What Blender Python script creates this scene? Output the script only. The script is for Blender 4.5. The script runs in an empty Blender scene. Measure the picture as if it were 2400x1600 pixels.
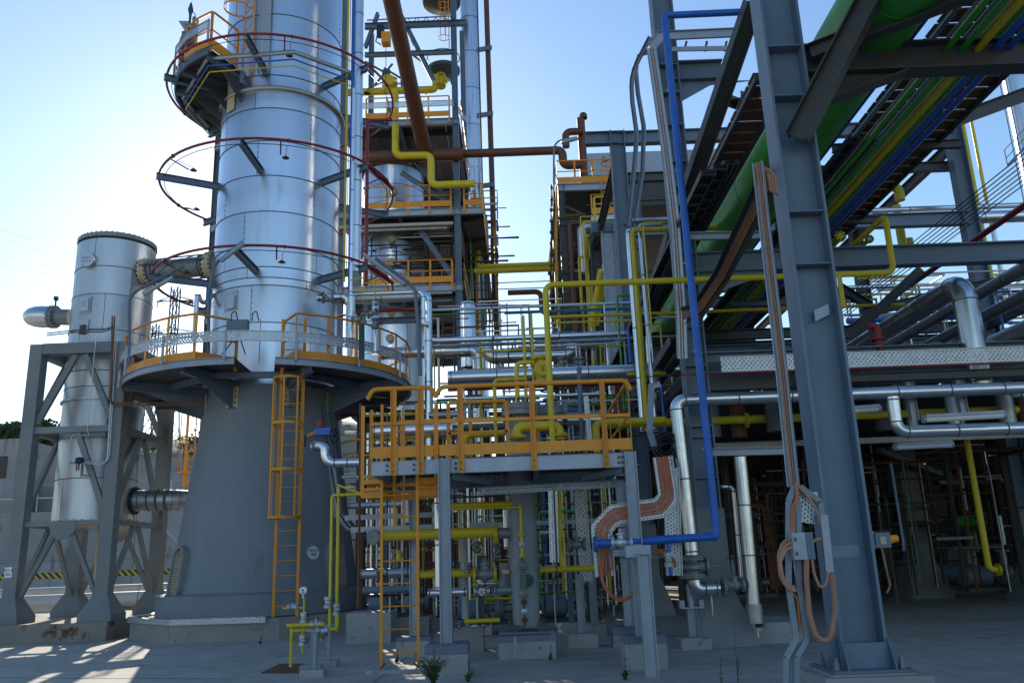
import bpy, math, random
from mathutils import Vector, Matrix
V = Vector
rnd = random.Random(7)
sc = bpy.context.scene
C = sc.collection
# ------------------------------------------------------------------ camera
F = 1950.0
PITCH = math.atan(505 / 1950); ROLL = math.atan(270 / 7455); EYE = 1.65
cp, sp, cr, sr = math.cos(PITCH), math.sin(PITCH), math.cos(ROLL), math.sin(ROLL)
FW = V((0, cp, sp)); U0 = V((0, -sp, cp)); R0 = V((1, 0, 0))
UP = U0 * cr + R0 * sr; RT = R0 * cr - U0 * sr
E0 = V((0, 0, EYE))
cam = bpy.data.cameras.new('camera'); co = bpy.data.objects.new('camera', cam); C.objects.link(co)
cam.sensor_width = 36.0; cam.lens = 36.0 * F / 2400; cam.clip_start = 0.1; cam.clip_end = 3000
co.matrix_world = Matrix(((RT.x, UP.x, -FW.x, 0), (RT.y, UP.y, -FW.y, 0), (RT.z, UP.z, -FW.z, EYE), (0, 0, 0, 1)))
sc.camera = co
# ------------------------------------------------------------------ light
SUN_AZ, SUN_EL = math.radians(-17.0), math.radians(23.0)
world = bpy.data.worlds.new('World'); sc.world = world; world.use_nodes = True
wn = world.node_tree
sky = wn.nodes.new('ShaderNodeTexSky'); sky.sky_type = 'NISHITA'; sky.sun_disc = False
sky.sun_elevation = SUN_EL; sky.sun_rotation = SUN_AZ
sky.altitude = 50; sky.air_density = 1.3; sky.dust_density = 0.32; sky.ozone_density = 4.4
bg = wn.nodes['Background']; wn.links.new(sky.outputs[0], bg.inputs[0]); bg.inputs[1].default_value = 0.15
sd = V((math.sin(SUN_AZ) * math.cos(SUN_EL), math.cos(SUN_AZ) * math.cos(SUN_EL), math.sin(SUN_EL)))
sl = bpy.data.lights.new('sun', 'SUN'); sl.energy = 4.8; sl.angle = math.radians(0.53); sl.color = (1, .90, .74)
so = bpy.data.objects.new('sun', sl); C.objects.link(so)
so.rotation_euler = sd.to_track_quat('Z', 'Y').to_euler(); so.location = (0, 0, 40)
vs = sc.view_settings; vs.view_transform = 'Standard'; vs.look = 'None'; vs.gamma = 1; vs.use_curve_mapping = False
vs.exposure = 0.35
sc.cycles.max_bounces = 6; sc.cycles.transparent_max_bounces = 12
# ------------------------------------------------------------------ picture-plane survey helpers: a photo pixel and a distance give a place
def ray(px, py): return FW + RT * ((px - 1200) / F) - UP * ((py - 800) / F)
def at(px, py, Y):
    d = ray(px, py); return E0 + d * (Y / d.y)
def gz(px, py, z=0.0):
    d = ray(px, py); return E0 + d * ((z - EYE) / d.z)
def pj(p):
    d = p - E0; k = d.dot(FW); return (1200 + F * d.dot(RT) / k, 800 - F * d.dot(UP) / k)
AX = {'x': V((1, 0, 0)), 'y': V((0, 1, 0)), 'z': V((0, 0, 1))}
def go(p, ax, t):
    """from p along a world axis until the picture column (x) / row (z) t is reached; for y go to that distance"""
    if ax == 'y': return V((p.x, t, p.z))
    a = AX[ax]; d = p - E0
    if ax == 'x': u, c = RT, (t - 1200) / F
    else: u, c = UP, (800 - t) / F
    w = u - FW * c
    return p + a * (-d.dot(w) / a.dot(w))
def route(px, py, Y, *steps):
    P = [at(px, py, Y)]
    for ax, t in steps: P.append(go(P[-1], ax, t))
    return P
def rad(w, p): return w * 0.5 * (p - E0).dot(FW) / F     # radius of something w pixels wide at p
def zat(X, Y, py): return go(V((X, Y, 0)), 'z', py).z
# ------------------------------------------------------------------ materials
MATS = {}
def mat(name, col, rough=.5, metal=0.0, var=.12, scale=3.0, bump=.0, bscale=60, spec=.5, streak=0, spots=None, col2=None):
    m = bpy.data.materials.new(name); m.use_nodes = True; n = m.node_tree.nodes; l = m.node_tree.links
    b = n['Principled BSDF']; b.inputs['Roughness'].default_value = rough; b.inputs['Metallic'].default_value = metal
    b.inputs['Specular IOR Level'].default_value = spec
    tc = n.new('ShaderNodeTexCoord'); geo = n.new('ShaderNodeNewGeometry')
    mp = n.new('ShaderNodeMapping'); l.new(geo.outputs['Position'], mp.inputs[0])
    if streak: mp.inputs['Scale'].default_value = (1, 1, 1.0 / streak)
    nz = n.new('ShaderNodeTexNoise'); nz.inputs['Scale'].default_value = scale; nz.inputs['Detail'].default_value = 8; nz.inputs['Roughness'].default_value = .65
    l.new(mp.outputs[0], nz.inputs['Vector'])
    rp = n.new('ShaderNodeValToRGB'); l.new(nz.outputs[0], rp.inputs[0])
    c = V(col); lo = c * (1 - var); hi = c * (1 + var)
    if col2: hi = V(col2)
    rp.color_ramp.elements[0].position = .3; rp.color_ramp.elements[1].position = .7
    rp.color_ramp.elements[0].color = (*lo, 1); rp.color_ramp.elements[1].color = (*hi, 1)
    src = rp.outputs[0]
    oi = n.new('ShaderNodeObjectInfo'); hv = n.new('ShaderNodeHueSaturation')
    mr = n.new('ShaderNodeMapRange'); mr.inputs[3].default_value = .88; mr.inputs[4].default_value = 1.12
    l.new(oi.outputs['Random'], mr.inputs[0]); l.new(mr.outputs[0], hv.inputs['Value']); l.new(src, hv.inputs['Color']); src = hv.outputs[0]
    if spots:                                            # rust, scuffs and stains with their own shape
        scol, sscale, thr = spots
        n2 = n.new('ShaderNodeTexNoise'); n2.inputs['Scale'].default_value = sscale; n2.inputs['Detail'].default_value = 10; n2.inputs['Roughness'].default_value = .7
        l.new(mp.outputs[0], n2.inputs['Vector'])
        r2 = n.new('ShaderNodeValToRGB'); r2.color_ramp.elements[0].position = thr; r2.color_ramp.elements[1].position = min(1, thr + .08)
        l.new(n2.outputs[0], r2.inputs[0])
        mx = n.new('ShaderNodeMixRGB'); l.new(r2.outputs[0], mx.inputs[0]); l.new(src, mx.inputs[1]); mx.inputs[2].default_value = (*scol, 1)
        src = mx.outputs[0]
    l.new(src, b.inputs['Base Color'])
    if metal > .3 or rough < .6:
        n3 = n.new('ShaderNodeTexNoise'); n3.inputs['Scale'].default_value = scale * 2.3; n3.inputs['Detail'].default_value = 6
        l.new(mp.outputs[0], n3.inputs['Vector'])
        m3 = n.new('ShaderNodeMapRange'); m3.inputs[3].default_value = max(.05, rough - .1); m3.inputs[4].default_value = rough + .12
        l.new(n3.outputs[0], m3.inputs[0]); l.new(m3.outputs[0], b.inputs['Roughness'])
    if bump:
        nb = n.new('ShaderNodeTexNoise'); nb.inputs['Scale'].default_value = bscale; nb.inputs['Detail'].default_value = 4
        l.new(geo.outputs['Position'], nb.inputs['Vector'])
        bp = n.new('ShaderNodeBump'); bp.inputs['Strength'].default_value = bump; bp.inputs['Distance'].default_value = .02
        l.new(nb.outputs[0], bp.inputs['Height']); l.new(bp.outputs[0], b.inputs['Normal'])
    MATS[name] = m; return m
RUST = (.10, .04, .018)
mat('steel_grey', (.115, .165, .225), .5, 0, .1, 2, .03, 30, spots=(RUST, 9, .67))
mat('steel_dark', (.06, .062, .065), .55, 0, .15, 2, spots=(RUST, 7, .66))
mat('steel_light', (.32, .36, .42), .45, .2, .1, 4, spots=((.2, .14, .1), 12, .72))
mat('galv', (.50, .53, .56), .45, .75, .18, 14, .04, 40)
mat('clad', (.70, .72, .75), .30, 1.0, .06, 3, .05, 5)
mat('tower_clad', (.61, .65, .715), .31, 1.0, .07, 1.2, .03, 1.6, streak=6, spots=((.52, .54, .57), .9, .62))
mat('clad_dull', (.42, .44, .46), .45, .85, .15, 3, .06, 8)
mat('vessel_clad', (.46, .485, .52), .44, .95, .09, 2.2, .05, 3, streak=5)
mat('seam', (.11, .12, .13), .6, .2)
mat('orange', (.70, .265, .008), .42, 0, .09, 3, spots=((.33, .12, .02), 7, .63))
mat('yellow', (.60, .46, .012), .4, 0, .1, 3, spots=((.27, .17, .03), 7, .63))
mat('blue', (.020, .115, .46), .42, 0, .14, 4, spots=((.06, .10, .22), 8, .64))
mat('green', (.042, .30, .035), .42, 0, .18, 2.2, spots=((.02, .10, .02), 6, .66))
mat('brown', (.115, .040, .018), .5, 0, .16, 2, spots=((.11, .04, .02), 5, .66))
mat('red', (.24, .012, .022), .4, 0, .1, 3)
mat('rusty', (.16, .065, .03), .8, 0, .3, 6, .1, 40)
mat('cable_orange', (.56, .155, .06), .55, 0, .1, 5)
mat('cable_pale', (.40, .20, .13), .6, 0, .12, 5)
mat('black', (.015, .016, .018), .45, 0, .1, 5)
mat('valve_grey', (.22, .24, .25), .5, .3, .18, 8)
mat('beige', (.5, .43, .28), .6, 0, .1, 4)
mat('white', (.82, .83, .83), .5, 0, .05, 5)
mat('skirt_paint', (.19, .22, .25), .75, 0, .10, 1.3, .16, 22, streak=2.5, spots=((.155, .17, .185), 1.5, .63))
mat('fireproof', (.19, .205, .215), .75, 0, .12, 1.2, .15, 16, spots=((.10, .085, .07), 4, .66))
mat('concrete', (.30, .29, .27), .85, 0, .16, 1.1, .2, 30, spots=((.16, .15, .14), 3, .60))
mat('concrete_wall', (.33, .32, .31), .85, 0, .15, .6, .15, 14, streak=4, spots=((.2, .19, .18), 1.2, .56))
mat('concrete_stained', (.24, .215, .19), .85, 0, .2, 1.4, .2, 25, spots=((.13, .05, .025), 2.2, .52))
mat('pedestal', (.34, .34, .335), .85, 0, .14, 2.5, .25, 40, spots=((.2, .19, .18), 5, .57))
mat('pedestal_cap', (.15, .19, .25), .75, 0, .15, 4, .1, 40)
mat('foliage', (.055, .085, .03), .8, 0, .35, 1.5)
mat('weed', (.10, .10, .045), .8, 0, .4, 9)
mat('bark', (.10, .075, .05), .9, 0, .2, 9)
mat('hill', (.30, .25, .17), .95, 0, .25, .12, .4, 1.5, spots=((.09, .10, .04), .35, .53))
mat('green_dark', (.02, .07, .055), .5, 0, .2, 5)
mat('steel_mid', (.055, .054, .054), .55, 0, .18, 2, .03, 30, spots=((.07, .04, .025), 6, .62))
mat('mimic_shade', (.030, .029, .030), .7, 0, .3, 5)  # near-black base colour puts deep shade into the material
mat('mimic_shade_brown', (.05, .028, .02), .8, 0, .3, 5)  # brown near-black variant, shade painted into the colour
mat('beige_pipe', (.46, .43, .38), .5, .1, .1, 3)
mat('drum_paint', (.27, .30, .335), .55, 0, .12, 2.5, .05, 25, spots=((.14, .12, .10), 5, .66))
mat('steel_soft', (.22, .26, .31), .5, .1, .1, 4, spots=((.14, .1, .08), 9, .7))
mat('glass', (.05, .07, .07), .1, .2)
mat('lamp_glass', (.62, .64, .64), .25, 0, .05, 3)
mat('mud', (.10, .085, .075), .9, 0, .2, 5)
mat('patch', (.24, .29, .36), .6, 0, .1, 6)
# ground: worn concrete slab with control joints, stains and dust
def ground_mat():
    m = bpy.data.materials.new('yard_concrete'); m.use_nodes = True; n = m.node_tree.nodes; l = m.node_tree.links
    b = n['Principled BSDF']; b.inputs['Roughness'].default_value = .85
    g = n.new('ShaderNodeNewGeometry')
    def noise(s, d=8, r=.6, vec=None):
        q = n.new('ShaderNodeTexNoise'); q.inputs['Scale'].default_value = s; q.inputs['Detail'].default_value = d; q.inputs['Roughness'].default_value = r
        l.new(vec or g.outputs['Position'], q.inputs['Vector']); return q.outputs[0]
    r1 = n.new('ShaderNodeValToRGB'); l.new(noise(.35), r1.inputs[0])
    r1.color_ramp.elements[0].position = .35; r1.color_ramp.elements[0].color = (.40, .38, .34, 1)
    r1.color_ramp.elements[1].position = .68; r1.color_ramp.elements[1].color = (.52, .49, .44, 1)
    r2 = n.new('ShaderNodeValToRGB'); l.new(noise(1.7, 12, .75), r2.inputs[0])
    r2.color_ramp.elements[0].position = .43; r2.color_ramp.elements[0].color = (.74, .73, .72, 1)
    r2.color_ramp.elements[1].position = .60; r2.color_ramp.elements[1].color = (1, 1, 1, 1)
    mx = n.new('ShaderNodeMixRGB'); mx.blend_type = 'MULTIPLY'; mx.inputs[0].default_value = .8
    l.new(r1.outputs[0], mx.inputs[1]); l.new(r2.outputs[0], mx.inputs[2])
    r5 = n.new('ShaderNodeValToRGB'); l.new(noise(.8, 10, .62), r5.inputs[0])
    r5.color_ramp.elements[0].position = .62; r5.color_ramp.elements[0].color = (1, 1, 1, 1); r5.color_ramp.elements[1].position = .69; r5.color_ramp.elements[1].color = (.55, .52, .5, 1)
    m5 = n.new('ShaderNodeMixRGB'); m5.blend_type = 'MULTIPLY'; m5.inputs[0].default_value = 1; l.new(mx.outputs[0], m5.inputs[1]); l.new(r5.outputs[0], m5.inputs[2]); mx = m5
    r3 = n.new('ShaderNodeValToRGB'); l.new(noise(45, 6, .7), r3.inputs[0])
    r3.color_ramp.elements[0].position = .3; r3.color_ramp.elements[0].color = (.82, .82, .82, 1); r3.color_ramp.elements[1].position = .65
    m2 = n.new('ShaderNodeMixRGB'); m2.blend_type = 'MULTIPLY'; m2.inputs[0].default_value = .7
    l.new(mx.outputs[0], m2.inputs[1]); l.new(r3.outputs[0], m2.inputs[2]); l.new(m2.outputs[0], b.inputs['Base Color'])
    bp = n.new('ShaderNodeBump'); bp.inputs['Strength'].default_value = .25; bp.inputs['Distance'].default_value = .01
    l.new(noise(28, 8, .7), bp.inputs['Height']); l.new(bp.outputs[0], b.inputs['Normal'])
    MATS['yard'] = m
ground_mat()
def slot_mat(name, src, pu, pv, fu, fv):
    """sheet metal punched with rows of real see-through slots; u runs along the sheet in metres, v across it"""
    m = MATS[src].copy(); m.name = name; n = m.node_tree.nodes; l = m.node_tree.links
    uv = n.new('ShaderNodeUVMap'); sx = n.new('ShaderNodeSeparateXYZ'); l.new(uv.outputs[0], sx.inputs[0])
    def mth(op, a, b=None):
        q = n.new('ShaderNodeMath'); q.operation = op
        for i, v in enumerate((a, b)):
            if v is None: continue
            if isinstance(v, (int, float)): q.inputs[i].default_value = v
            else: l.new(v, q.inputs[i])
        return q.outputs[0]
    row = mth('DIVIDE', sx.outputs[1], pv); rf = mth('FLOOR', row)
    u = mth('ADD', mth('DIVIDE', sx.outputs[0], pu), mth('MULTIPLY', mth('MODULO', rf, 2.0), .5))
    a = mth('LESS_THAN', mth('FRACT', u), fu); c = mth('LESS_THAN', mth('FRACT', row), fv)
    hole = mth('MULTIPLY', a, c)
    t = n.new('ShaderNodeBsdfTransparent'); ms = n.new('ShaderNodeMixShader')
    l.new(hole, ms.inputs[0]); l.new(n['Principled BSDF'].outputs[0], ms.inputs[1]); l.new(t.outputs[0], ms.inputs[2])
    l.new(ms.outputs[0], n['Material Output'].inputs[0]); MATS[name] = m
slot_mat('tray_slots', 'galv', .085, .048, .42, .42)
slot_mat('tray_slots_big', 'galv', .055, .045, .45, .40)
slot_mat('grille', 'galv', .055, .055, .72, .72)
def stripe_mat():
    m = bpy.data.materials.new('hazard'); m.use_nodes = True; n = m.node_tree.nodes; l = m.node_tree.links
    uv = n.new('ShaderNodeUVMap'); sx = n.new('ShaderNodeSeparateXYZ'); l.new(uv.outputs[0], sx.inputs[0])
    a = n.new('ShaderNodeMath'); a.operation = 'ADD'; l.new(sx.outputs[0], a.inputs[0]); l.new(sx.outputs[1], a.inputs[1])
    d = n.new('ShaderNodeMath'); d.operation = 'MODULO'; l.new(a.outputs[0], d.inputs[0]); d.inputs[1].default_value = .36
    g = n.new('ShaderNodeMath'); g.operation = 'GREATER_THAN'; l.new(d.outputs[0], g.inputs[0]); g.inputs[1].default_value = .18
    mx = n.new('ShaderNodeMixRGB'); l.new(g.outputs[0], mx.inputs[0]); mx.inputs[1].default_value = (.62, .42, .02, 1); mx.inputs[2].default_value = (.02, .02, .02, 1)
    l.new(mx.outputs[0], n['Principled BSDF'].inputs['Base Color']); MATS['hazard'] = m
stripe_mat()
# ------------------------------------------------------------------ mesh building
class MB:
    def __init__(s): s.v = []; s.f = []; s.uv = {}
    def add(s, vs, fs):
        b = len(s.v); s.v += [tuple(q) for q in vs]; s.f += [tuple(i + b for i in f) for f in fs]; return s
    def box(s, a, b):
        x0, y0, z0 = (min(a[i], b[i]) for i in range(3)); x1, y1, z1 = (max(a[i], b[i]) for i in range(3))
        return s.add([(x0, y0, z0), (x1, y0, z0), (x1, y1, z0), (x0, y1, z0), (x0, y0, z1), (x1, y0, z1), (x1, y1, z1), (x0, y1, z1)],
                     [(0, 3, 2, 1), (4, 5, 6, 7), (0, 1, 5, 4), (1, 2, 6, 5), (2, 3, 7, 6), (3, 0, 4, 7)])
    @staticmethod
    def frame(p, q, up=None):
        d = (q - p).normalized(); up = V(up) if up is not None else (V((0, 0, 1)) if abs(d.z) < .95 else V((0, -1, 0)))
        s_ = d.cross(up).normalized(); return d, s_, s_.cross(d).normalized()
    def sweep(s, p, q, poly, up=None):
        """extrude an outline (side, up) from p to q"""
        d, a, u = s.frame(p, q, up); k = len(poly)
        vs = [p + a * x + u * y for x, y in poly] + [q + a * x + u * y for x, y in poly]
        fs = [tuple(range(k - 1, -1, -1)), tuple(range(k, 2 * k))] + [(i, (i + 1) % k, k + (i + 1) % k, k + i) for i in range(k)]
        return s.add(vs, fs)
    def bar(s, p, q, w, h, up=None): return s.sweep(V(p), V(q), [(-w / 2, -h / 2), (w / 2, -h / 2), (w / 2, h / 2), (-w / 2, h / 2)], up)
    def ibeam(s, p, q, h, w, tf=None, tw=None, up=None):
        tf = tf or h * .065; tw = tw or h * .045; H = h / 2; W = w / 2; t = tw / 2; k = H - tf
        return s.sweep(V(p), V(q), [(-W, -H), (W, -H), (W, -k), (t, -k), (t, k), (W, k), (W, H), (-W, H), (-W, k), (-t, k), (-t, -k), (-W, -k)], up)
    def channel(s, p, q, h, w, t=.012, up=None):
        H = h / 2; return s.sweep(V(p), V(q), [(0, -H), (w, -H), (w, -H + t), (t, -H + t), (t, H - t), (w, H - t), (w, H), (0, H)], up)
    def angle(s, p, q, w, t=.01, up=None):
        return s.sweep(V(p), V(q), [(0, 0), (w, 0), (w, t), (t, t), (t, w), (0, w)], up)
    def tube(s, pts, r, n=12, cap=True, closed=False):
        pts = [V(p) for p in pts]; m = len(pts); rr = r if isinstance(r, (list, tuple)) else [r] * m
        tans = []
        for i in range(m):
            if closed: t = pts[(i + 1) % m] - pts[i - 1]
            else: t = pts[min(i + 1, m - 1)] - pts[max(i - 1, 0)]
            tans.append(t.normalized())
        t0 = tans[0]; a = t0.orthogonal().normalized(); vs = []
        for i in range(m):
            t = tans[i]
            if i: 
                q = tans[i - 1].rotation_difference(t); a = q @ a
            a = (a - t * a.dot(t)).normalized(); b = t.cross(a)
            for k in range(n):
                g = 2 * math.pi * k / n; vs.append(pts[i] + (a * math.cos(g) + b * math.sin(g)) * rr[i])
        fs = []; M = m if closed else m - 1
        for i in range(M):
            j = (i + 1) % m
            for k in range(n):
                k2 = (k + 1) % n; fs.append((i * n + k, i * n + k2, j * n + k2, j * n + k))
        if cap and not closed: fs += [tuple(range(n - 1, -1, -1)), tuple(range((m - 1) * n, m * n))]
        return s.add(vs, fs)
    def cyl(s, p, q, r, n=16, r2=None): return s.tube([p, q], [r, r if r2 is None else r2], n)
    def ring(s, c, ax, R, r, n=40, k=8, a0=0, a1=2 * math.pi):
        ax = V(ax).normalized(); a = V((1, 0, 0)) if abs(ax.x) < .9 else V((0, 1, 0)); a = (a - ax * a.dot(ax)).normalized(); b = ax.cross(a)
        full = abs(a1 - a0) > 6.28; m = n if full else n + 1
        return s.tube([V(c) + (a * math.cos(a0 + (a1 - a0) * i / n) + b * math.sin(a0 + (a1 - a0) * i / n)) * R for i in range(m)], r, k, True, full)
    def lathe(s, c, prof, n=48, a0=0, a1=2 * math.pi, ax=None, close=False):
        """profile of (radius, height) turned about an axis through c"""
        c = V(c); ax = V(ax or (0, 0, 1)).normalized(); e = V((1, 0, 0)) if abs(ax.x) < .9 else V((0, 1, 0)); e = (e - ax * e.dot(ax)).normalized(); g = ax.cross(e)
        full = abs(a1 - a0) > 6.28; m = n if full else n + 1; k = len(prof); vs = []
        for i in range(m):
            t = a0 + (a1 - a0) * i / n; d = e * math.cos(t) + g * math.sin(t)
            vs += [c + d * r + ax * h for r, h in prof]
        fs = []; kk = k if close else k - 1
        for i in range(n):
            j = (i + 1) % m
            for q in range(kk): fs.append((i * k + q, j * k + q, j * k + (q + 1) % k, i * k + (q + 1) % k))
        return s.add(vs, fs)
    def prism(s, pts, d):
        k = len(pts); d = V(d); pts = [V(p) for p in pts]
        return s.add(pts + [p + d for p in pts], [tuple(range(k - 1, -1, -1)), tuple(range(k, 2 * k))] + [(i, (i + 1) % k, k + (i + 1) % k, k + i) for i in range(k)])
    def obj(s, name, m, parent=None, smooth=True, kind=None):
        vs = [V(p) for p in s.v]
        lo = V([min(p[i] for p in vs) for i in range(3)]); hi = V([max(p[i] for p in vs) for i in range(3)]); c = (lo + hi) / 2
        if parent is None: c.z = lo.z
        me = bpy.data.meshes.new(name); me.from_pydata([p - c for p in vs], [], s.f)
        if s.uv:
            ul = me.uv_layers.new(name='UVMap')
            for lp in me.loops:
                ul.data[lp.index].uv = s.uv.get(lp.vertex_index, (0, 0))
        me.update()
        if smooth:
            me.polygons.foreach_set('use_smooth', [True] * len(me.polygons)); me.set_sharp_from_angle(angle=math.radians(38))
        me.materials.append(MATS[m]); o = bpy.data.objects.new(name, me); C.objects.link(o)
        o.location = c
        if parent is not None: o.parent = parent; o.location = c - wloc(parent)
        if kind: o['kind'] = kind
        return o
def wloc(o):
    p = V(o.location)
    while o.parent: o = o.parent; p += o.location
    return p
def tag(o, label, cat, group=None):
    o['label'] = label; o['category'] = cat
    if group: o['group'] = group
    return o
def thing(name, label, cat, loc, group=None):
    o = bpy.data.objects.new(name, None); o.empty_display_size = .2; C.objects.link(o); o.location = loc
    return tag(o, label, cat, group)
def inst(src, parent, delta):
    o = src.copy(); C.objects.link(o); o.parent = parent; o.location = V(src.location) + V(delta); return o
def copy_thing(o, delta, label, group=None):
    c = o.copy(); C.objects.link(c); c.location = V(o.location) + V(delta); c['label'] = label
    if group: c['group'] = group
    for ch in o.children:
        d = ch.copy(); C.objects.link(d); d.parent = c
        for g in ch.children:
            e = g.copy(); C.objects.link(e); e.parent = d
    return c
def fillet(pts, R, seg=6):
    pts = [V(p) for p in pts]; out = [pts[0]]
    for i in range(1, len(pts) - 1):
        a, b, c = pts[i - 1], pts[i], pts[i + 1]; u = (a - b); w = (c - b); lu, lw = u.length, w.length
        if lu < 1e-6 or lw < 1e-6: continue
        u /= lu; w /= lw; ang = u.angle(w)
        if ang > 3.1: out.append(b); continue
        t = min(R / math.tan(ang / 2), lu * .48, lw * .48); r = t * math.tan(ang / 2)
        ctr = b + (u + w).normalized() * (r / math.sin(ang / 2)); p0 = b + u * t; p1 = b + w * t
        d0 = p0 - ctr; d1 = p1 - ctr; th = d0.angle(d1)
        for k in range(seg + 1):
            s = k / seg; out.append(ctr + (d0 * math.sin((1 - s) * th) + d1 * math.sin(s * th)) / math.sin(th))
    out.append(pts[-1]); return out
def pipe(name, label, pts, w=None, r=None, m='yellow', seams=0, group=None, bend=2.2, n=14, cat='pipe', flanges=(), fm=None):
    """one pipe: filleted run; insulated ones carry joint bands, flanged ones their flanges with bolts"""
    pts = [V(p) for p in pts]; r = r or rad(w, pts[0]); path = fillet(pts, r * bend)
    mb = MB().tube(path, r, n)
    if not seams and not flanges:
        return tag(mb.obj(name, m), label, cat, group)
    lo = min(pts, key=lambda p: p.z)
    t = thing(name, label, cat, lo, group); mb.obj('pipe_run', m, t)
    if seams:
        for i in range(len(pts) - 1):
            a, b = pts[i], pts[i + 1]; L = (b - a).length; d = (b - a).normalized(); e0 = r * bend if i else r * .5; e1 = r * bend if i < len(pts) - 2 else r * .5
            k = max(1, int(round((L - e0 - e1) / seams)))
            for j in range(k + 1):
                p = a + d * (e0 + (L - e0 - e1) * j / k)
                if L < e0 + e1: break
                MB().cyl(p - d * .012, p + d * .012, r * 1.025 + .002, n).obj('joint_band', 'seam' if m != 'clad_dull' else 'seam', t)
    for (p, ax) in flanges: flange(p, ax, r, fm or m, t)
    return t
def flange(p, ax, r, m, parent, name='flange', bolts=8, k=1.75):
    p = V(p); ax = V(ax).normalized(); mb = MB(); R = r * k + .01; th = max(.018, r * .22)
    mb.cyl(p - ax * th * 1.2, p - ax * th * .15, R, 20); mb.cyl(p + ax * th * .15, p + ax * th * 1.2, R, 20)
    a = ax.orthogonal().normalized(); b = ax.cross(a)
    for i in range(bolts):
        g = 2 * math.pi * i / bolts; q = p + (a * math.cos(g) + b * math.sin(g)) * (r + R) * .52
        mb.cyl(q - ax * th * 2, q + ax * th * 2, r * .1 + .003, 6)
    return mb.obj(name, m, parent)
def handwheel(c, ax, R, parent, m='black', spokes=5):
    c = V(c); ax = V(ax).normalized(); mb = MB(); mb.ring(c, ax, R, R * .09, 24, 6)
    a = ax.orthogonal().normalized(); b = ax.cross(a)
    for i in range(spokes):
        g = 2 * math.pi * i / spokes; mb.tube([c, c + (a * math.cos(g) + b * math.sin(g)) * R], R * .06, 5)
    mb.cyl(c - ax * R * .15, c + ax * R * .15, R * .16, 8)
    return mb.obj('handwheel', m, parent)
def valve(label, p, ax, r, stem, m='valve_grey', fm=None, group=None, wheel=2.0, name='gate_valve', L=None, stemk=3.6):
    """gate valve on a line along ax with its stem along stem: body, two flanges, bonnet, stem, handwheel"""
    p = V(p); ax = V(ax).normalized(); stem = V(stem).normalized(); L = L or r * 2.2
    t = thing(name, label, 'valve', p, group)
    mb = MB(); mb.tube([p - ax * L, p - ax * L * .5, p - ax * L * .2, p + ax * L * .2, p + ax * L * .5, p + ax * L], [r, r * 1.05, r * 1.45, r * 1.45, r * 1.05, r], 14)
    mb.tube([p, p + stem * r * 1.5, p + stem * r * 2.0], [r * 1.1, r * .95, r * .8], 12); mb.obj('body', m, t)
    flange(p - ax * L, ax, r, fm or m, t); flange(p + ax * L, ax, r, fm or m, t)
    mb = MB(); mb.cyl(p + stem * r * 1.9, p + stem * r * 2.2, r * 1.35, 12)
    for s in (-1, 1): mb.tube([p + stem * r * 2.1 + ax * s * r * .55, p + stem * r * stemk * .92 + ax * s * r * .25], r * .12, 6)
    mb.obj('bonnet', m, t); MB().cyl(p + stem * r * 2, p + stem * r * stemk * 1.12, r * .14 + .003, 8).obj('stem', m, t)
    handwheel(p + stem * r * stemk, stem, r * wheel, t); return t
def ribbon(pts, w, nrm, off=0.0):
    """flat strip w wide following pts in the plane facing nrm, with mitred corners; u,v in metres"""
    nrm = V(nrm).normalized(); pts = [V(p) + nrm * off for p in pts]; L = []; R = []; d = [(pts[i + 1] - pts[i]).normalized() for i in range(len(pts) - 1)]
    for i, p in enumerate(pts):
        a = d[max(0, i - 1)]; b = d[min(i, len(d) - 1)]; sa = nrm.cross(a).normalized(); sb = nrm.cross(b).normalized()
        s = (sa + sb).normalized(); k = 1 / max(.35, s.dot(sa)); L.append(p + s * w / 2 * k); R.append(p - s * w / 2 * k)
    return L, R
def tray(name, label, pts, w, nrm, lip=.06, m='tray_slots', rail='galv', group=None, cables=0, cm='cable_orange', cr_=.018, parent=None, cw=.82):
    nrm = V(nrm).normalized(); L, R = ribbon(pts, w, nrm); lo = min(pts, key=lambda p: p[2])
    t = parent or thing(name, label, 'cable tray', lo, group)
    mb = MB(); acc = 0
    for i in range(len(pts) - 1):
        l = (V(pts[i + 1]) - V(pts[i])).length; b = len(mb.v)
        vs = [L[i], L[i + 1], R[i + 1], R[i]]; mb.add(vs, [(0, 1, 2, 3)])
        for k, uv in enumerate(((acc, w), (acc + l, w), (acc + l, 0), (acc, 0))): mb.uv[b + k] = uv
        acc += l
    mb.obj('tray_base', m, t, smooth=False)
    for S in (L, R):
        mb = MB(); sgn = 1 if S is L else -1
        for i in range(len(pts) - 1):
            mb.bar(S[i] + nrm * lip / 2, S[i + 1] + nrm * lip / 2, .012, lip, nrm)
        mb.obj('side_rail', rail, t, smooth=False)
    for c in range(cables):
        off = (-.5 + (c + .5) / cables) * w * cw; L2, R2 = ribbon(pts, abs(off) * 2 + 1e-4, nrm, cr_ + .004)
        P = fillet(L2 if off > 0 else R2, w * .8, 6)
        MB().tube(P, cr_, 6).obj('cable', cm, t)
    return t
def column(parent, X, Y, z0, z1, h, w, m='steel_grey', web='x', name='column', tf=None, tw=None):
    """H section upright; web='x' means the web lies in the plane facing the viewer"""
    up = (1, 0, 0) if web == 'x' else (0, 1, 0)
    return MB().ibeam((X, Y, z0), (X, Y, z1), h, w, tf, tw, up).obj(name, m, parent)
def beam(parent, p, q, h, w, m='steel_grey', name='beam', up=None, tf=None, tw=None):
    return MB().ibeam(p, q, h, w, tf, tw, up).obj(name, m, parent)
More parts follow.
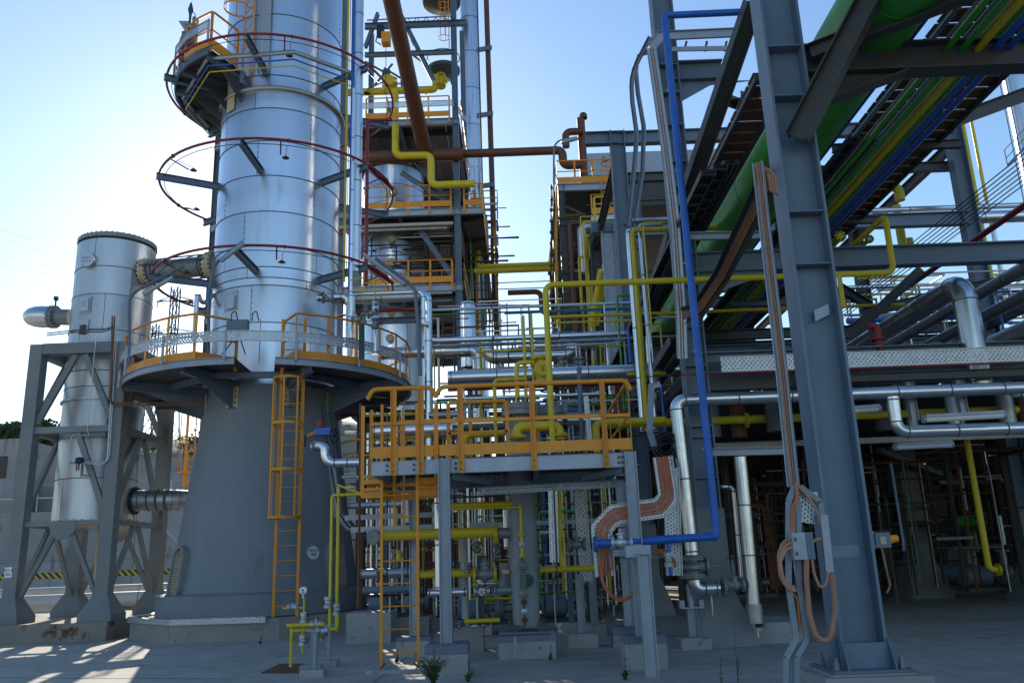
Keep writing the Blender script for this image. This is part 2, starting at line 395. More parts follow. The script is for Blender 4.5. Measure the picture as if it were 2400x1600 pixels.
def railing(label, pts, h=1.1, sp=1.5, m='orange', toe=.15, group=None, wpost=.07, drop=.0, closed=False, name='guard_railing', rr=.024, ends=True):
    """guard rail over floor-level points: flat posts, tube top rail, flat mid rail, toe board"""
    pts = [V(p) for p in pts]; Z = V((0, 0, 1)); t = thing(name, label, 'railing', pts[0], group)
    top = [p + Z * h for p in pts]
    if ends and not closed: top = [pts[0] + Z * (h - .12)] + top + [pts[-1] + Z * (h - .12)]
    MB().tube(fillet(top, .1, 4), rr, 8).obj('top_rail', m, t)
    mb = MB(); tb = MB()
    for i in range(len(pts) - 1):
        a, b = pts[i], pts[i + 1]; mb.bar(a + Z * h * .52, b + Z * h * .52, .012, .05)
        if toe: tb.bar(a + Z * (toe / 2 + .01), b + Z * (toe / 2 + .01), .008, toe)
    mb.obj('mid_rail', m, t)
    if toe: tb.obj('toe_board', m, t)
    first = None; done = []
    for i in range(len(pts) - 1):
        a, b = pts[i], pts[i + 1]; L = (b - a).length; k = max(1, round(L / sp)); d = (b - a).normalized()
        for j in range(k + 1):
            p = a + d * (L * j / k)
            if any((p - q).length < .25 for q in done): continue
            done.append(p)
            MB().bar(p - Z * drop, p + Z * h, wpost, .012, d.cross(Z)).obj('post', m, t)
    return t
def ladder(label, p, zt, w=.45, out=(0, -1, 0), m='orange', rung=.28, cage=None, group=None, gap=.05, rail=.065):
    """ladder standing at p up to height zt; out points to the climber; cage=(z0, z1) adds hoops and straps"""
    p = V(p); out = V(out).normalized(); s = out.cross(V((0, 0, 1))).normalized(); t = thing('caged_ladder' if cage else 'ladder', label, 'ladder', p, group)
    for k in (-1, 1): MB().bar(p + s * k * w / 2, V((p.x, p.y, zt)) + s * k * w / 2, rail * .75, .025, out).obj('rail', m, t)
    n = int((zt - p.z - .2) / rung); first = None
    for i in range(n):
        q = p + V((0, 0, .25 + i * rung))
        if first is None: first = MB().tube([q - s * w / 2, q + s * w / 2], .012, 6).obj('rung', m, t); z0 = q.z
        else: inst(first, t, (0, 0, q.z - z0))
    if cage:
        c0, c1 = cage; k = max(2, int(round((c1 - c0) / 1.2)) + 1); first = None
        R = .36; cen = out * .38
        def arc(a): return s * math.sin(a) * R + out * (math.cos(a) * R) + cen
        angs = [math.radians(-138 + 276 * i / 14) for i in range(15)]
        for i in range(k):
            z = c0 + (c1 - c0) * i / (k - 1); base = V((p.x, p.y, z)); mb = MB()
            P = [base - s * w / 2] + [base + arc(a) for a in angs] + [base + s * w / 2]
            for a, b in zip(P[:-1], P[1:]): mb.bar(a, b, .01, .06)
            mb.obj('hoop', m, t)
        for a in (-110, -55, 0, 55, 110):
            v = arc(math.radians(a)); MB().bar(V((p.x, p.y, c0)) + v, V((p.x, p.y, c1)) + v, .045, .01, v).obj('strap', m, t)
    return t
def text_obj(body, size, loc, rot, parent, m='black', depth=.002):
    cu = bpy.data.curves.new('lettering', 'FONT'); cu.body = body; cu.size = size; cu.align_x = 'CENTER'; cu.align_y = 'CENTER'; cu.extrude = depth; cu.space_line = .95
    tmp = bpy.data.objects.new('tmp', cu); C.objects.link(tmp); dg = bpy.context.evaluated_depsgraph_get()
    me = bpy.data.meshes.new_from_object(tmp.evaluated_get(dg)); C.objects.unlink(tmp); bpy.data.objects.remove(tmp)
    me.materials.clear(); me.materials.append(MATS[m]); o = bpy.data.objects.new('lettering', me); C.objects.link(o)
    o.rotation_euler = rot; o.parent = parent; o.location = V(loc) - wloc(parent); return o
def lamp_fixture(label, p, q, group=None, w=.13, drop=None):
    """long sealed strip lamp (unlit) from p to q: housing, cover, two end caps"""
    p, q = V(p), V(q); t = thing('strip_lamp', label, 'lamp', p, group); d, s, u = MB.frame(p, q)
    MB().bar(p + u * .045, q + u * .045, w, .05).obj('housing', 'beige' if False else 'steel_light', t)
    MB().tube([p, q], w * .36, 10).obj('cover', 'lamp_glass', t)
    for e, k in ((p, -1), (q, 1)): MB().cyl(e, e + d * k * .04, w * .42, 10).obj('end_cap', 'steel_light', t)
    return t
def pedestal(label, X, Y, w, d, h, cap=.0, group=None, m='pedestal'):
    t = thing('concrete_pedestal', label, 'pedestal', (X, Y, 0), group); b = .02
    mb = MB(); z = h - cap
    mb.lathe((X, Y, 0), [(0, 0)], 4) if False else None
    def blk(m_, x, y, z0, z1, name, mt):
        q = MB(); c = b
        lo = [(-x, -y), (x, -y), (x, y), (-x, y)]
        q.add([(X + i, Y + j, z0) for i, j in lo] + [(X + i, Y + j, z1 - c) for i, j in lo] + [(X + i * (1 - c / x), Y + j * (1 - c / y), z1) for i, j in lo],
              [(3, 2, 1, 0), (8, 9, 10, 11)] + [(i, (i + 1) % 4, 4 + (i + 1) % 4, 4 + i) for i in range(4)] + [(4 + i, 4 + (i + 1) % 4, 8 + (i + 1) % 4, 8 + i) for i in range(4)])
        q.obj(name, mt, t, smooth=False)
    blk(m, w / 2, d / 2, 0, z, 'block', m)
    if cap: blk(m, w / 2 + .004, d / 2 + .004, z + .001, h, 'painted_cap', 'pedestal_cap')
    return t
# ================================================================== SETTING
Z = V((0, 0, 1))
MB().add([(-160, -60, 0), (160, -60, 0), (160, 260, 0), (-160, 260, 0)], [(0, 1, 2, 3)]).obj('ground', 'yard', kind='structure')
for (a, b) in (((875, 1600), (1005, 1500)), ((0, 1588), (560, 1590)), ((1330, 1545), (2400, 1470))):
    p, q = gz(*a), gz(*b); MB().bar(p + Z * .0045, q + Z * .0045, .010, .003).obj('control_joint', 'mud', kind='structure')
# hillside behind the retaining wall
def hz(x, y):
    t = max(0, min(1, (y - 62) / 40)); t = t * t * (3 - 2 * t)
    return 5.2 + t * 12.5 + 1.1 * math.sin(x * .21 + y * .13) * t + .5 * math.sin(x * .9) * math.sin(y * .7) * t - max(0, x + 30) * .03
vs, fs, nx, ny = [], [], 70, 46
for j in range(ny):
    for i in range(nx): x, y = -110 + i * 1.5, 52 + j * 2; vs.append((x, y, hz(x, y)))
for j in range(ny - 1):
    for i in range(nx - 1): a = j * nx + i; fs.append((a, a + 1, a + nx + 1, a + nx))
MB().add(vs, fs).obj('hillside', 'hill', kind='structure')
# ---- scrub on the hill
mb = MB()
for i in range(260):
    x, y = rnd.uniform(-70, -20), rnd.uniform(64, 104); z = hz(x, y); s = rnd.uniform(.25, .8)
    for k in range(16):
        c = V((x + rnd.gauss(0, s * .5), y + rnd.gauss(0, s * .5), z + abs(rnd.gauss(0, s * .5)))); u = V((rnd.gauss(0, 1), rnd.gauss(0, 1), rnd.gauss(0, 1))).normalized() * s * .3; w = u.orthogonal() * .7
        mb.add([c - u, c + w, c + u, c - w], [(0, 1, 2, 3)])
mb.obj('scrub', 'foliage', smooth=False, kind='stuff').__setitem__('label', 'low scrub on the sunlit hillside')
def tree(label, X, Y, zb, h, cw, group):
    t = thing('pine_tree', label, 'tree', (X, Y, zb), group)
    mb = MB(); mb.tube([(X, Y, zb - .3), (X + .1, Y, zb + h * .35), (X - .15, Y + .1, zb + h * .8)], [.22, .16, .05], 8)
    for k in range(7):
        a = k * 2.4; zz = zb + h * (.3 + .08 * k); mb.tube([(X, Y, zz), (X + math.cos(a) * cw * .7, Y + math.sin(a) * cw * .7, zz + h * .12)], [.08, .02], 5)
    mb.obj('trunk', 'bark', t); mb = MB(); cl = []
    for k in range(34):
        a = rnd.uniform(0, 6.28); r = cw * rnd.random() ** .6; zz = zb + h * rnd.uniform(.3, 1.0); r *= 1.15 - .75 * max(0, (zz - zb) / h - .5)
        cl.append((V((X + r * math.cos(a), Y + r * math.sin(a), zz)), rnd.uniform(.25, .55) * cw * .6))
    for c0, s in cl:
        for k in range(75):
            c = c0 + V((rnd.gauss(0, s), rnd.gauss(0, s), rnd.gauss(0, s * .6))); u = V((rnd.gauss(0, 1), rnd.gauss(0, 1), rnd.gauss(0, 1))).normalized() * .17; w = u.orthogonal() * .6
            mb.add([c - u, c + w, c + u, c - w], [(0, 1, 2, 3)])
    mb.obj('crown', 'foliage', t, smooth=False)
for (px, py, Y, h, cw, lb) in ((30, 1060, 72, 2.3, 1.5, 'bushy pine on the slope left of the framed vessel, half behind concrete'), (96, 1072, 70, 2.8, 1.6, 'taller dark pine seen between the vessel frame legs'),
                              (62, 1060, 78, 1.7, 1.2, 'small pine between the two larger pines on the slope'), (6, 1055, 80, 1.6, 1.2, 'small pine at the far left edge of the slope')):
    p = at(px, py, Y); tree(lb, p.x, Y, p.z, h, cw, 'pines on the slope behind the wall')
# ---- retaining wall with cast panels and hazard stripe
YW = 47
t = thing('retaining_wall', 'long grey concrete retaining wall with a yellow and black stripe at its foot', 'wall', (-30, YW, 0))
zt = at(200, 1195, YW).z
for i in range(16):
    x0 = -62 + i * 3.4
    for (z0, z1) in ((0, zt * .46), (zt * .46, zt)):
        MB().box((x0 + .012, YW + (0 if i % 2 else .006), z0 + .01), (x0 + 3.388, YW + .5, z1 - .01)).obj('panel', 'concrete_wall', t, smooth=False)
MB().box((-62, YW + .05, 0), (-7.6, YW + .45, zt - .05)).obj('joint_filler', 'mud', t, smooth=False)
z1 = at(200, 1345, YW).z; mb = MB(); mb.add([(-62, YW - .012, z1 - .16), (-7.6, YW - .012, z1 - .16), (-7.6, YW - .012, z1 + .16), (-62, YW - .012, z1 + .16)], [(0, 1, 2, 3)])
mb.uv = {0: (0, 0), 1: (54, 0), 2: (54, .32), 3: (0, .32)}; mb.obj('hazard_stripe', 'hazard', t, smooth=False)
# upper terrace walls behind it
t = thing('terrace_wall', 'pale stepped concrete terrace wall above the retaining wall behind the vessel frame', 'wall', (-40, 54, 0))
def blockpx(x0, x1, yt, Y, z0, th, nm, m='concrete_wall'):
    a, b = at(x0, yt, Y), at(x1, yt, Y); return MB().box((a.x, Y, z0), (b.x, Y + th, (a.z + b.z) / 2)).obj(nm, m, t, smooth=False)
blockpx(-120, 45, 1030, 56, 0, 6, 'block'); blockpx(60, 470, 1075, 53, 0, 8, 'block'); blockpx(-120, 60, 1122, 51, 0, 1, 'block'); blockpx(45, 62, 1062, 55, 0, 5, 'block')
blockpx(300, 470, 1105, 51.5, 0, 1.2, 'block')
a = at(0, 1093, 55.9)
MB().box((a.x - .6, 55.95, a.z - .9), (a.x + .4, 56.1, a.z + .7)).obj('opening', 'mud', t)
pts = [V((x, YW - .02 + .3, zt)) for x in (-60, -27, -17, -8)]
railing('thin galvanised railing along the top of the retaining wall', pts, h=1.5, sp=2.4, m='galv', toe=0, wpost=.05)
# pipes and ducts lying in front of the wall
q0, q1 = at(-250, 1418, 31.2), at(470, 1372, 33.2); q0.z = q1.z = .62; dq = (q1 - q0)
pipe('pipeline', 'thick sunlit pale pipeline lying on the ground in front of the retaining wall', [q0, q1], r=.30, m='beige_pipe', seams=2.2)
pipe('pipeline', 'slimmer pale pipeline behind the thick one in front of the retaining wall', [q0 + V((0, 1.2, .35)), q1 + V((0, 1.2, .35))], r=.19, m='beige_pipe', seams=2.6)
for i, x in enumerate((.1, .35, .55, .75, .95)):
    nth = ('first', 'second', 'third', 'fourth', 'fifth')[i]
    c = q0 + dq * x; o = MB().box((c.x - .15, c.y - .4, 0), (c.x + .15, c.y + 1.6, .32)).obj('pipe_sleeper', 'concrete'); tag(o, nth + ' from the left of the low concrete sleepers under the pale pipelines at the wall', 'sleeper', 'sleepers under the ground pipelines')
p = at(447, 1140, 33); ladder('orange caged access ladder seen behind the left side of the skirt', (p.x, 33, p.z), zat(p.x, 33, 940), .55, (0, -1, 0), cage=(p.z + .5, p.z + 3.2), rail=.14)
p = at(436, 1135, 32); railing('small orange landing rail at the foot of the ladder behind the skirt', [p, at(462, 1135, 32)], h=1.3, sp=.8, toe=.1)
# horizontal lighting arm and its lamp on the wall at right of frame
p = at(372, 1225, 44); q = at(420, 1272, 44); lamp_fixture('sloping strip lamp between the vessel frame and the painted skirt', p, q)
# ---- lattice pylon far behind
def pylon(label, px, Y, pyt, w):
    b = at(px, 1100, Y); h = at(px, pyt, Y).z; t = thing('lattice_pylon', label, 'pylon', (b.x, Y, 4), 'power line pylons on the horizon'); mb = MB(); W = w / 2
    def P(s, u, z): k = max(.13, 1 - (z - 4) / (h - 4) * .9) if z < h * .72 else .22; return V((b.x + s * W * k, Y + u * W * k, z))
    zs = [4 + (h - 4) * i / 11 for i in range(12)]
    for i in range(11):
        for s, u in ((1, 1), (1, -1), (-1, 1), (-1, -1)):
            mb.bar(P(s, u, zs[i]), P(s, u, zs[i + 1]), .22, .22)
        for u in (1, -1): mb.bar(P(-1, u, zs[i]), P(1, u, zs[i + 1]), .12, .12); mb.bar(P(1, u, zs[i]), P(-1, u, zs[i + 1]), .12, .12); mb.bar(P(-1, u, zs[i]), P(1, u, zs[i]), .12, .12)
    mb.obj('lattice', 'steel_dark', t)
    for zz, L in ((h * .70, 6.3), (h * .83, 5.4), (h * .95, 4)):
        mb = MB()
        for u in (-1, 1):
            mb.bar(V((b.x - L, Y, zz)), V((b.x + L, Y, zz)), .2, .2); mb.bar(V((b.x - L, Y, zz)), V((b.x, Y + u * .8, zz + 1.1)), .12, .12); mb.bar(V((b.x + L, Y, zz)), V((b.x, Y + u * .8, zz + 1.1)), .12, .12)
        mb.obj('cross_arm', 'steel_dark', t)
        for s in (-1, 1): MB().cyl(V((b.x + s * L * .95, Y, zz)), V((b.x + s * L * .95, Y, zz - 1.3)), .12, 6).obj('insulator', 'steel_dark', t)
    return t
pylon('slim lattice pylon with three cross arms seen between the vessel and the tall column', 383, 170, 675, 6.5)
pylon('second lattice pylon of which the lower body shows right of the vessel frame', 337, 190, 760, 7)
for i, (y0, y1) in enumerate(((533, 575), (552, 590), (593, 615), (614, 628))):
    a, b = at(-20, y0, 120), at(385, y1 + 60, 170); m_ = (a + b) / 2 - Z * 2.2
    o = MB().tube([a, a * .56 + b * .19 + m_ * .25, m_, a * .19 + b * .56 + m_ * .25, b], .018, 5).obj('power_line', 'steel_light'); tag(o, ('topmost', 'second', 'third', 'lowest')[i] + ' thin power line crossing the white sky at far left', 'cable', 'power lines over the wall')
# ================================================================== LEFT: FRAMED VESSEL
tag(MB().box((-24, 21.75, 0), (-10.35, 27.6, .45)).obj('plinth', 'concrete_stained', smooth=False), 'long rust stained concrete plinth under the framed vessel', 'plinth')
XL, XR, YF, YB = -13.15, -10.78, 22.35, 25.45; ZT = zat(XR, YF, 803)
t = thing('support_frame', 'grey fireproofed steel frame with splayed feet carrying the slender silver vessel', 'frame', (-11.9, 23.9, .45))
def leg(x, y):
    w = .17; mb = MB(); pr = []
    for z, k in ((.45, 2.5), (.62, 2.5), (1.12, 1.02), (1.13, 1), (ZT, 1)):
        pr.append([(x - w * k, y - w * k, z), (x + w * k, y - w * k, z), (x + w * k, y + w * k, z), (x - w * k, y + w * k, z)])
    vs = [p for r in pr for p in r]; fs = [(3, 2, 1, 0), (16, 17, 18, 19)]
    for i in range(4):
        for j in range(4): a, b = i * 4 + j, i * 4 + (j + 1) % 4; fs.append((a, b, b + 4, a + 4))
    return mb.add(vs, fs).obj('leg', 'fireproof', t, smooth=False)
for x in (XL, XR):
    for y in (YF, YB): leg(x, y)
zm, zl = zat(XR, YF, 1003), zat(XR, YF, 1222)
for zc, hh, ww in ((ZT - .13, .30, .30), (zm, .17, .22), (zl, .13, .16)):
    for y in (YF, YB): MB().bar((XL + .17, y, zc), (XR - .17, y, zc), ww, hh).obj('crossbeam', 'fireproof', t, smooth=False)
    for x in (XL, XR): MB().bar((x, YF + .17, zc), (x, YB - .17, zc), ww, hh).obj('crossbeam', 'fireproof', t, smooth=False)
xm, ym = (XL + XR) / 2, (YF + YB) / 2
for (zt_, zb_) in ((ZT - .3, zm + .2), (zl - .05, 1.0), (zm - .1, zl + .25)):
    for y in (YF, YB):
        for s in (XL + .16, XR - .16):
            if zb_ == zl + .25 and not (y == YF and s > xm): continue
            MB().bar((xm + (.13 if s > xm else -.13), y, zt_), (s, y, zb_), .11 if zb_ == 1.0 else .15, .11, (0, 1, 0)).obj('brace', 'fireproof', t, smooth=False)
    for x in (XL, XR):
        for s in (YF + .16, YB - .16): MB().bar((x, ym + (.13 if s > ym else -.13), zt_), (x, s, zb_), .11 if zb_ == 1.0 else .15, .11, (1, 0, 0)).obj('brace', 'fireproof', t, smooth=False)
for y in (YF, YB): MB().prism([(xm - .33, y - .1, zl + .05), (xm + .33, y - .1, zl + .05), (xm + .33, y - .1, zl - .2), (xm + .14, y - .1, zl - .42), (xm - .14, y - .1, zl - .42), (xm - .33, y - .1, zl - .2)], (0, .03, 0)).obj('gusset', 'fireproof', t, smooth=False)
# name plate on the front left leg
pl = MB().box((XL - .16, YF - .18, zat(XL, YF, 1352)), (XL + .03, YF - .171, zat(XL, YF, 1328))).obj('name_plate', 'white', t)
text_obj('MX-E\n502', .105, (XL - .065, YF - .183, zat(XL, YF, 1340)), (math.pi / 2, 0, 0), pl)
# the vessel
VX, VY = xm - .02, ym
def vz(py, r=1.0): return zat(VX, VY - r, py)
t = thing('condenser_vessel', 'slender silver clad vessel with bolted top and stepped body standing in the grey frame', 'vessel', (VX, VY, zl + .1))
r1, r2 = 1.07, 1.10; zA, zB, zC, zD = zl + .1, vz(905, 1), vz(868), vz(560)
lv = [zA, vz(1120, 1), vz(1025, 1), zB]
for i in range(3):
    for k in range(3):
        a = -2.0 + k * 2.094 + i * .5
        MB().lathe((VX, VY, 0), [(r1 + .003 * i, lv[i] + .006), (r1 + .003 * i, lv[i + 1] - .006)], 12, a + .008, a + 2.086).obj('cladding_sheet', 'vessel_clad', t)
    MB().ring((VX, VY, lv[i + 1]), Z, r1 + .006, .012, 48, 6).obj('joint_band', 'seam', t)
MB().lathe((VX, VY, 0), [(r1 - .01, zA), (r1 - .01, zB)], 32).obj('inner_wall', 'seam', t)
MB().lathe((VX, VY, 0), [(r1 - .004, zB), (r1 + .02, zC)], 48).obj('cladding_sheet', 'vessel_clad', t)
zr_ = vz(935, 1); MB().lathe((VX, VY, 0), [(r1, zr_ - .02), (r1 + .07, zr_ - .02), (r1 + .07, zr_ + .03), (r1, zr_ + .03)], 48).obj('support_ring', 'clad_dull', t)
lv = [zC, vz(772), vz(690), vz(625), zD]
for i in range(4):
    for k in range(4):
        a = -1.9 + k * 1.5708 + i * .6
        MB().lathe((VX, VY, 0), [(r2 + .004 * (i % 2), lv[i] + .006), (r2 + .004 * (i % 2), lv[i + 1] - .006)], 12, a + .007, a + 1.563).obj('cladding_sheet', 'vessel_clad', t)
    MB().ring((VX, VY, lv[i]), Z, r2 + .005, .012, 56, 6).obj('joint_band', 'seam', t)
MB().lathe((VX, VY, 0), [(r2 - .012, zC), (r2 - .012, zD)], 40).obj('inner_wall', 'seam', t)
mb = MB(); mb.lathe((VX, VY, 0), [(0, zD + .02), (r2 - .1, zD + .02), (r2 - .1, zD + .07), (r2 + .02, zD + .07), (r2 + .02, zD + .19), (r2 - .06, zD + .2), (r2 - .06, zD + .23), (0, zD + .3)], 56); mb.obj('top_flange', 'valve_grey', t)
mb = MB()
for k in range(44): a = 2 * math.pi * k / 44; c = V((VX + math.cos(a) * (r2 - .02), VY + math.sin(a) * (r2 - .02), zD)); mb.cyl(c + Z * .04, c + Z * .235, .018, 6)
mb.obj('flange_bolts', 'steel_dark', t)['kind'] = 'stuff'
mb = MB().lathe((VX, VY, 0), [(r1, zA), (r1 + .1, zA), (r1 + .1, zA - .09), (0, zA - .09)], 48)
for k in range(32): a = 2 * math.pi * k / 32; c = V((VX + math.cos(a) * (r1 + .05), VY + math.sin(a) * (r1 + .05), zA - .09)); mb.cyl(c - Z * .07, c + Z * .12, .02, 6)
mb.obj('bottom_flange', 'beige', t)
MB().tube([(VX + .25, VY - .1, zA - .1), (VX + .25, VY - .1, .5)], .07, 10).obj('drain_pipe', 'beige', t)
# round blind cover facing the yard
c = at(208, 611, VY - r2 - .02); mb = MB().lathe(c + V((0, .3, 0)), [(0, .42), (.215, .42), (.225, .40), (.225, 0)], 32, ax=(0, -1, 0)); cov = mb.obj('hand_hole_cover', 'vessel_clad', t)
for i in (-1, 1):
    mb = MB()
    for k in range(3): mb.ring(c + V((-.09 + .09 * k, -.122, .055 * i)), (0, 1, 0), .026, .006, 8, 4)
    mb.obj('stamped_mark', 'seam', cov)
def plate(px, py, w, h, nm='inspection_box', mm='vessel_clad', d=.07, X=VX, Y0=VY, R=r2, par=t):
    p = at(px, py, Y0 - R); th = math.asin(max(-1, min(1, (p.x - X) / R))); c = V((X + R * math.sin(th), Y0 - R * math.cos(th), p.z)); n = V((math.sin(th), -math.cos(th), 0)); s = V((math.cos(th), math.sin(th), 0))
    P = [c + s * a * w / 2 + Z * b * h / 2 - n * .06 for a, b in ((-1, -1), (1, -1), (1, 1), (-1, 1))]; o = MB().prism(P, n * (d + .06)).obj(nm, mm, par, smooth=False); return o, c, n, s
o, c, n, s = plate(199, 714, .30, .40); 
for k in range(3): MB().bar(c + n * .072 - s * .09 + Z * (.1 - .07 * k), c + n * .072 + s * .09 + Z * (.1 - .07 * k), .006, .012).obj('stamped_mark', 'seam', o)
plate(199, 714, .40, .50, d=.018); plate(195, 765, .34, .40, d=.03); plate(195, 772, .16, .26, d=.08, mm='steel_dark')
# left channel head
p = at(150, 744, VY); a = V((p.x + .2, VY, p.z)); ax = V((-1, 0, .06)).normalized()
nb = thing('channel_head', 'domed silver end cap on the flanged side nozzle left of the slender vessel', 'nozzle', a)
MB().cyl(a, a + ax * .55, .24, 24).obj('neck', 'valve_grey', nb); flange(a + ax * .52, ax, .25, 'valve_grey', nb, bolts=16, k=1.35)
MB().lathe(a + ax * .57, [(.32, 0), (.33, .28), (.31, .5), (.25, .68), (.15, .8), (0, .85)], 28, ax=ax).obj('dome', 'clad', nb)
MB().tube([a + ax * .5 + Z * .3, a + ax * .5 + Z * .52], .025, 6).obj('gauge_stem', 'black', nb); MB().box(a + ax * .5 + V((-.05, -.05, .52)), a + ax * .5 + V((.05, .05, .64))).obj('gauge', 'black', nb)
# right nozzle duct to the tall column
p = at(340, 638, VY - .3); q = at(505, 621, VY - .9)
nb = thing('connecting_duct', 'dark flanged duct joining the slender vessel to the tall column', 'duct', p)
d = (q - p).normalized(); MB().cyl(p - d * .3, q + d * .5, .30, 28).obj('duct_body', 'valve_grey', nb)
for s_, e in ((.12, p), (-.1, q)):
    flange(e + d * s_, d, .31, 'beige', nb, bolts=18, k=1.3); MB().ring(e + d * s_ * 3.2, d, .34, .03, 28, 6).obj('bellows', 'valve_grey', nb); MB().ring(e + d * s_ * 4.2, d, .34, .03, 28, 6).obj('bellows', 'valve_grey', nb)
for a in (.6, 2.2, 3.7, 5.3):
    u = d.orthogonal().normalized(); w = d.cross(u); o_ = (u * math.cos(a) + w * math.sin(a)) * .42; MB().tube([p + d * .1 + o_, q - d * .1 + o_], .022, 6).obj('tie_rod', 'steel_dark', nb)
# lower nozzle with big silver elbow
p = at(292, 1174, VY + .1); nb = thing('outlet_elbow', 'segmented silver elbow pipe leaving the foot of the slender vessel behind the skirt', 'pipe', p)
P = fillet([p - V((.35, 0, 0)), p + V((1.7, .2, 0)), p + V((2.7, 3.4, -.2))], 1.2, 8); MB().tube(P[:2], .2, 24).obj('neck', 'valve_grey', nb); MB().tube([p + V((.2, 0, 0))] + P[1:], .30, 24).obj('pipe_run', 'clad_dull', nb)
flange(p + V((.22, 0, 0)), (1, 0, 0), .31, 'black', nb, bolts=18, k=1.2)
for i in range(1, len(P) - 1): dd = (P[i + 1] - P[i]).normalized(); MB().cyl(P[i] - dd * .008, P[i] + dd * .008, .304, 24).obj('joint_band', 'seam', nb)
for k in (.45, .7, .95, 1.2): MB().cyl(p + V((k, .02, 0)), p + V((k + .014, .02, 0)), .304, 24).obj('joint_band', 'seam', nb)
# transmitter on bracket with its impulse line, conduits on the front right leg
yq = YF - .25
c = at(186, 1082, yq); g = thing('transmitter', 'small black instrument on a bracket in front of the slender vessel', 'instrument', c)
MB().lathe(c + V((0, .0, .04)), [(0, .1), (.08, .08), (.09, 0), (.08, -.08), (0, -.1)], 16, ax=(1, 0, 0)).obj('head', 'black', g); MB().tube([c - V((.25, 0, .02)), c + V((.18, 0, -.04))], .022, 8).obj('manifold', 'valve_grey', g)
for k in (-.06, .0, .1): MB().tube([c + V((k, 0, -.05)), c + V((k, 0, -.22))], .02, 6).obj('drain_valve', 'rusty', g)
MB().bar(c + V((.08, 0, -.05)), c + V((.08, .02, -.35)), .05, .03).obj('bracket', 'steel_grey', g); MB().bar(c + V((.06, .02, -.35)), c + V((.26, .15, -.35)), .05, .03).obj('bracket', 'steel_grey', g)
o = MB().tube(fillet(route(226, 780, yq, ('z', 1010)) + [at(212, 1022, yq), at(168, 1015, yq), at(160, 1078, yq), c - V((.2, 0, 0))], .12), .012, 8).obj('impulse_line', 'galv'); tag(o, 'thin bent steel tube running down in front of the slender vessel to the transmitter', 'tube')
P = fillet([at(272, 740, yq), at(252, 1070, yq), at(246, 1087, yq), c + V((.1, 0, -.04))], .2)
for i, dx in enumerate((0, .05)):
    o = MB().tube([p + V((dx, 0, dx)) for p in P], .016, 8).obj('conduit', 'galv'); tag(o, ('outer', 'inner')[i] + ' grey conduit curving down the front leg of the frame to the black transmitter', 'conduit')
for i, dy in enumerate((0, 5)):
    P = [at(258, 700, yq), at(262, 945 + dy, yq), at(470, 945 + dy, 21.3)]
    o = MB().tube(fillet([at(268 - dy, 740, yq - .05), at(259, 944 + dy, yq - .05), at(470, 944 + dy, 21.5)], .15), .02, 8).obj('conduit', 'rusty'); tag(o, ('upper', 'lower')[i] + ' rusty conduit spanning from the frame leg to the ring platform bracket', 'conduit')
P = [at(110, 786, yq), at(180, 778, yq), at(240, 778, yq), at(270, 768, yq)]
for i in (0, 1):
    o = MB().tube(fillet([p + Z * .06 * i for p in P], .2), .018, 8).obj('conduit', 'steel_dark'); tag(o, ('lower', 'upper')[i] + ' dark conduit running along the top of the grey vessel frame', 'conduit')
# ================================================================== TALL COLUMN
X0, Y0, R = -6.86, 23.2, 1.765
def tz(py): return zat(X0, Y0 - R, py)
def on(r, th, z): return V((X0 + r * math.sin(th), Y0 - r * math.cos(th), z))     # th from the yard side, positive to the right
t = thing('distillation_column', 'tall bright silver clad column with riveted bands rising out of the picture', 'column', (X0, Y0, 6.3))
zs = [6.3, tz(755), tz(668), tz(650), tz(625), tz(575), tz(495), tz(411), tz(330), tz(253), tz(208)]; zs += [zs[-1] + .05, zs[-1] + .45] ; zs += [zs[-1] + 2.05 * k for k in range(1, 8)]
for i in range(len(zs) - 1):
    rr = R + (.004 if i % 2 else 0) + (.0 if i < 10 else -.015)
    for k in range(4):
        a = -math.pi / 2 - .72 + k * math.pi / 2 + (.55 if i % 2 else 0) + .1 * math.sin(i * 2.1)
        MB().lathe((X0, Y0, 0), [(rr, zs[i] + .005), (rr, (zs[i] + zs[i + 1]) / 2), (rr, zs[i + 1] - .005)], 18, a + .004, a + math.pi / 2 - .004).obj('cladding_sheet', 'tower_clad', t)
        mb = MB(); L = zs[i + 1] - zs[i]                     # rivets beside the vertical lap
        if L > .8:
            for j in range(int(L / .16)):
                c = V((X0 + rr * math.cos(a + .012), Y0 + rr * math.sin(a + .012), zs[i] + .08 + j * .16)); mb.box(c - V((.011,) * 3), c + V((.011,) * 3))
            mb.obj('rivet_row', 'seam', t)
    MB().lathe((X0, Y0, zs[i + 1]), [(rr - .004, -.012), (rr + .013, -.012), (rr + .013, .012), (rr - .004, .012)], 72).obj('joint_band', 'seam' , t)
MB().lathe((X0, Y0, 0), [(R - .03, 6.2), (R - .03, zs[-1])], 48).obj('inner_wall', 'seam', t)
zf = zs[10]; MB().lathe((X0, Y0, zf), [(R, -.06), (R + .10, -.05), (R + .12, .0), (R + .10, .05), (R, .07)], 72).obj('stiffener_ring', 'clad_dull', t)
for (px, py, w, h) in ((540, 706, .26, .36), (537, 700, .44, .56)): plate(px, py, w, h, 'inspection_box', 'vessel_clad', .09 if w < .3 else .015, X0, Y0, R, t)
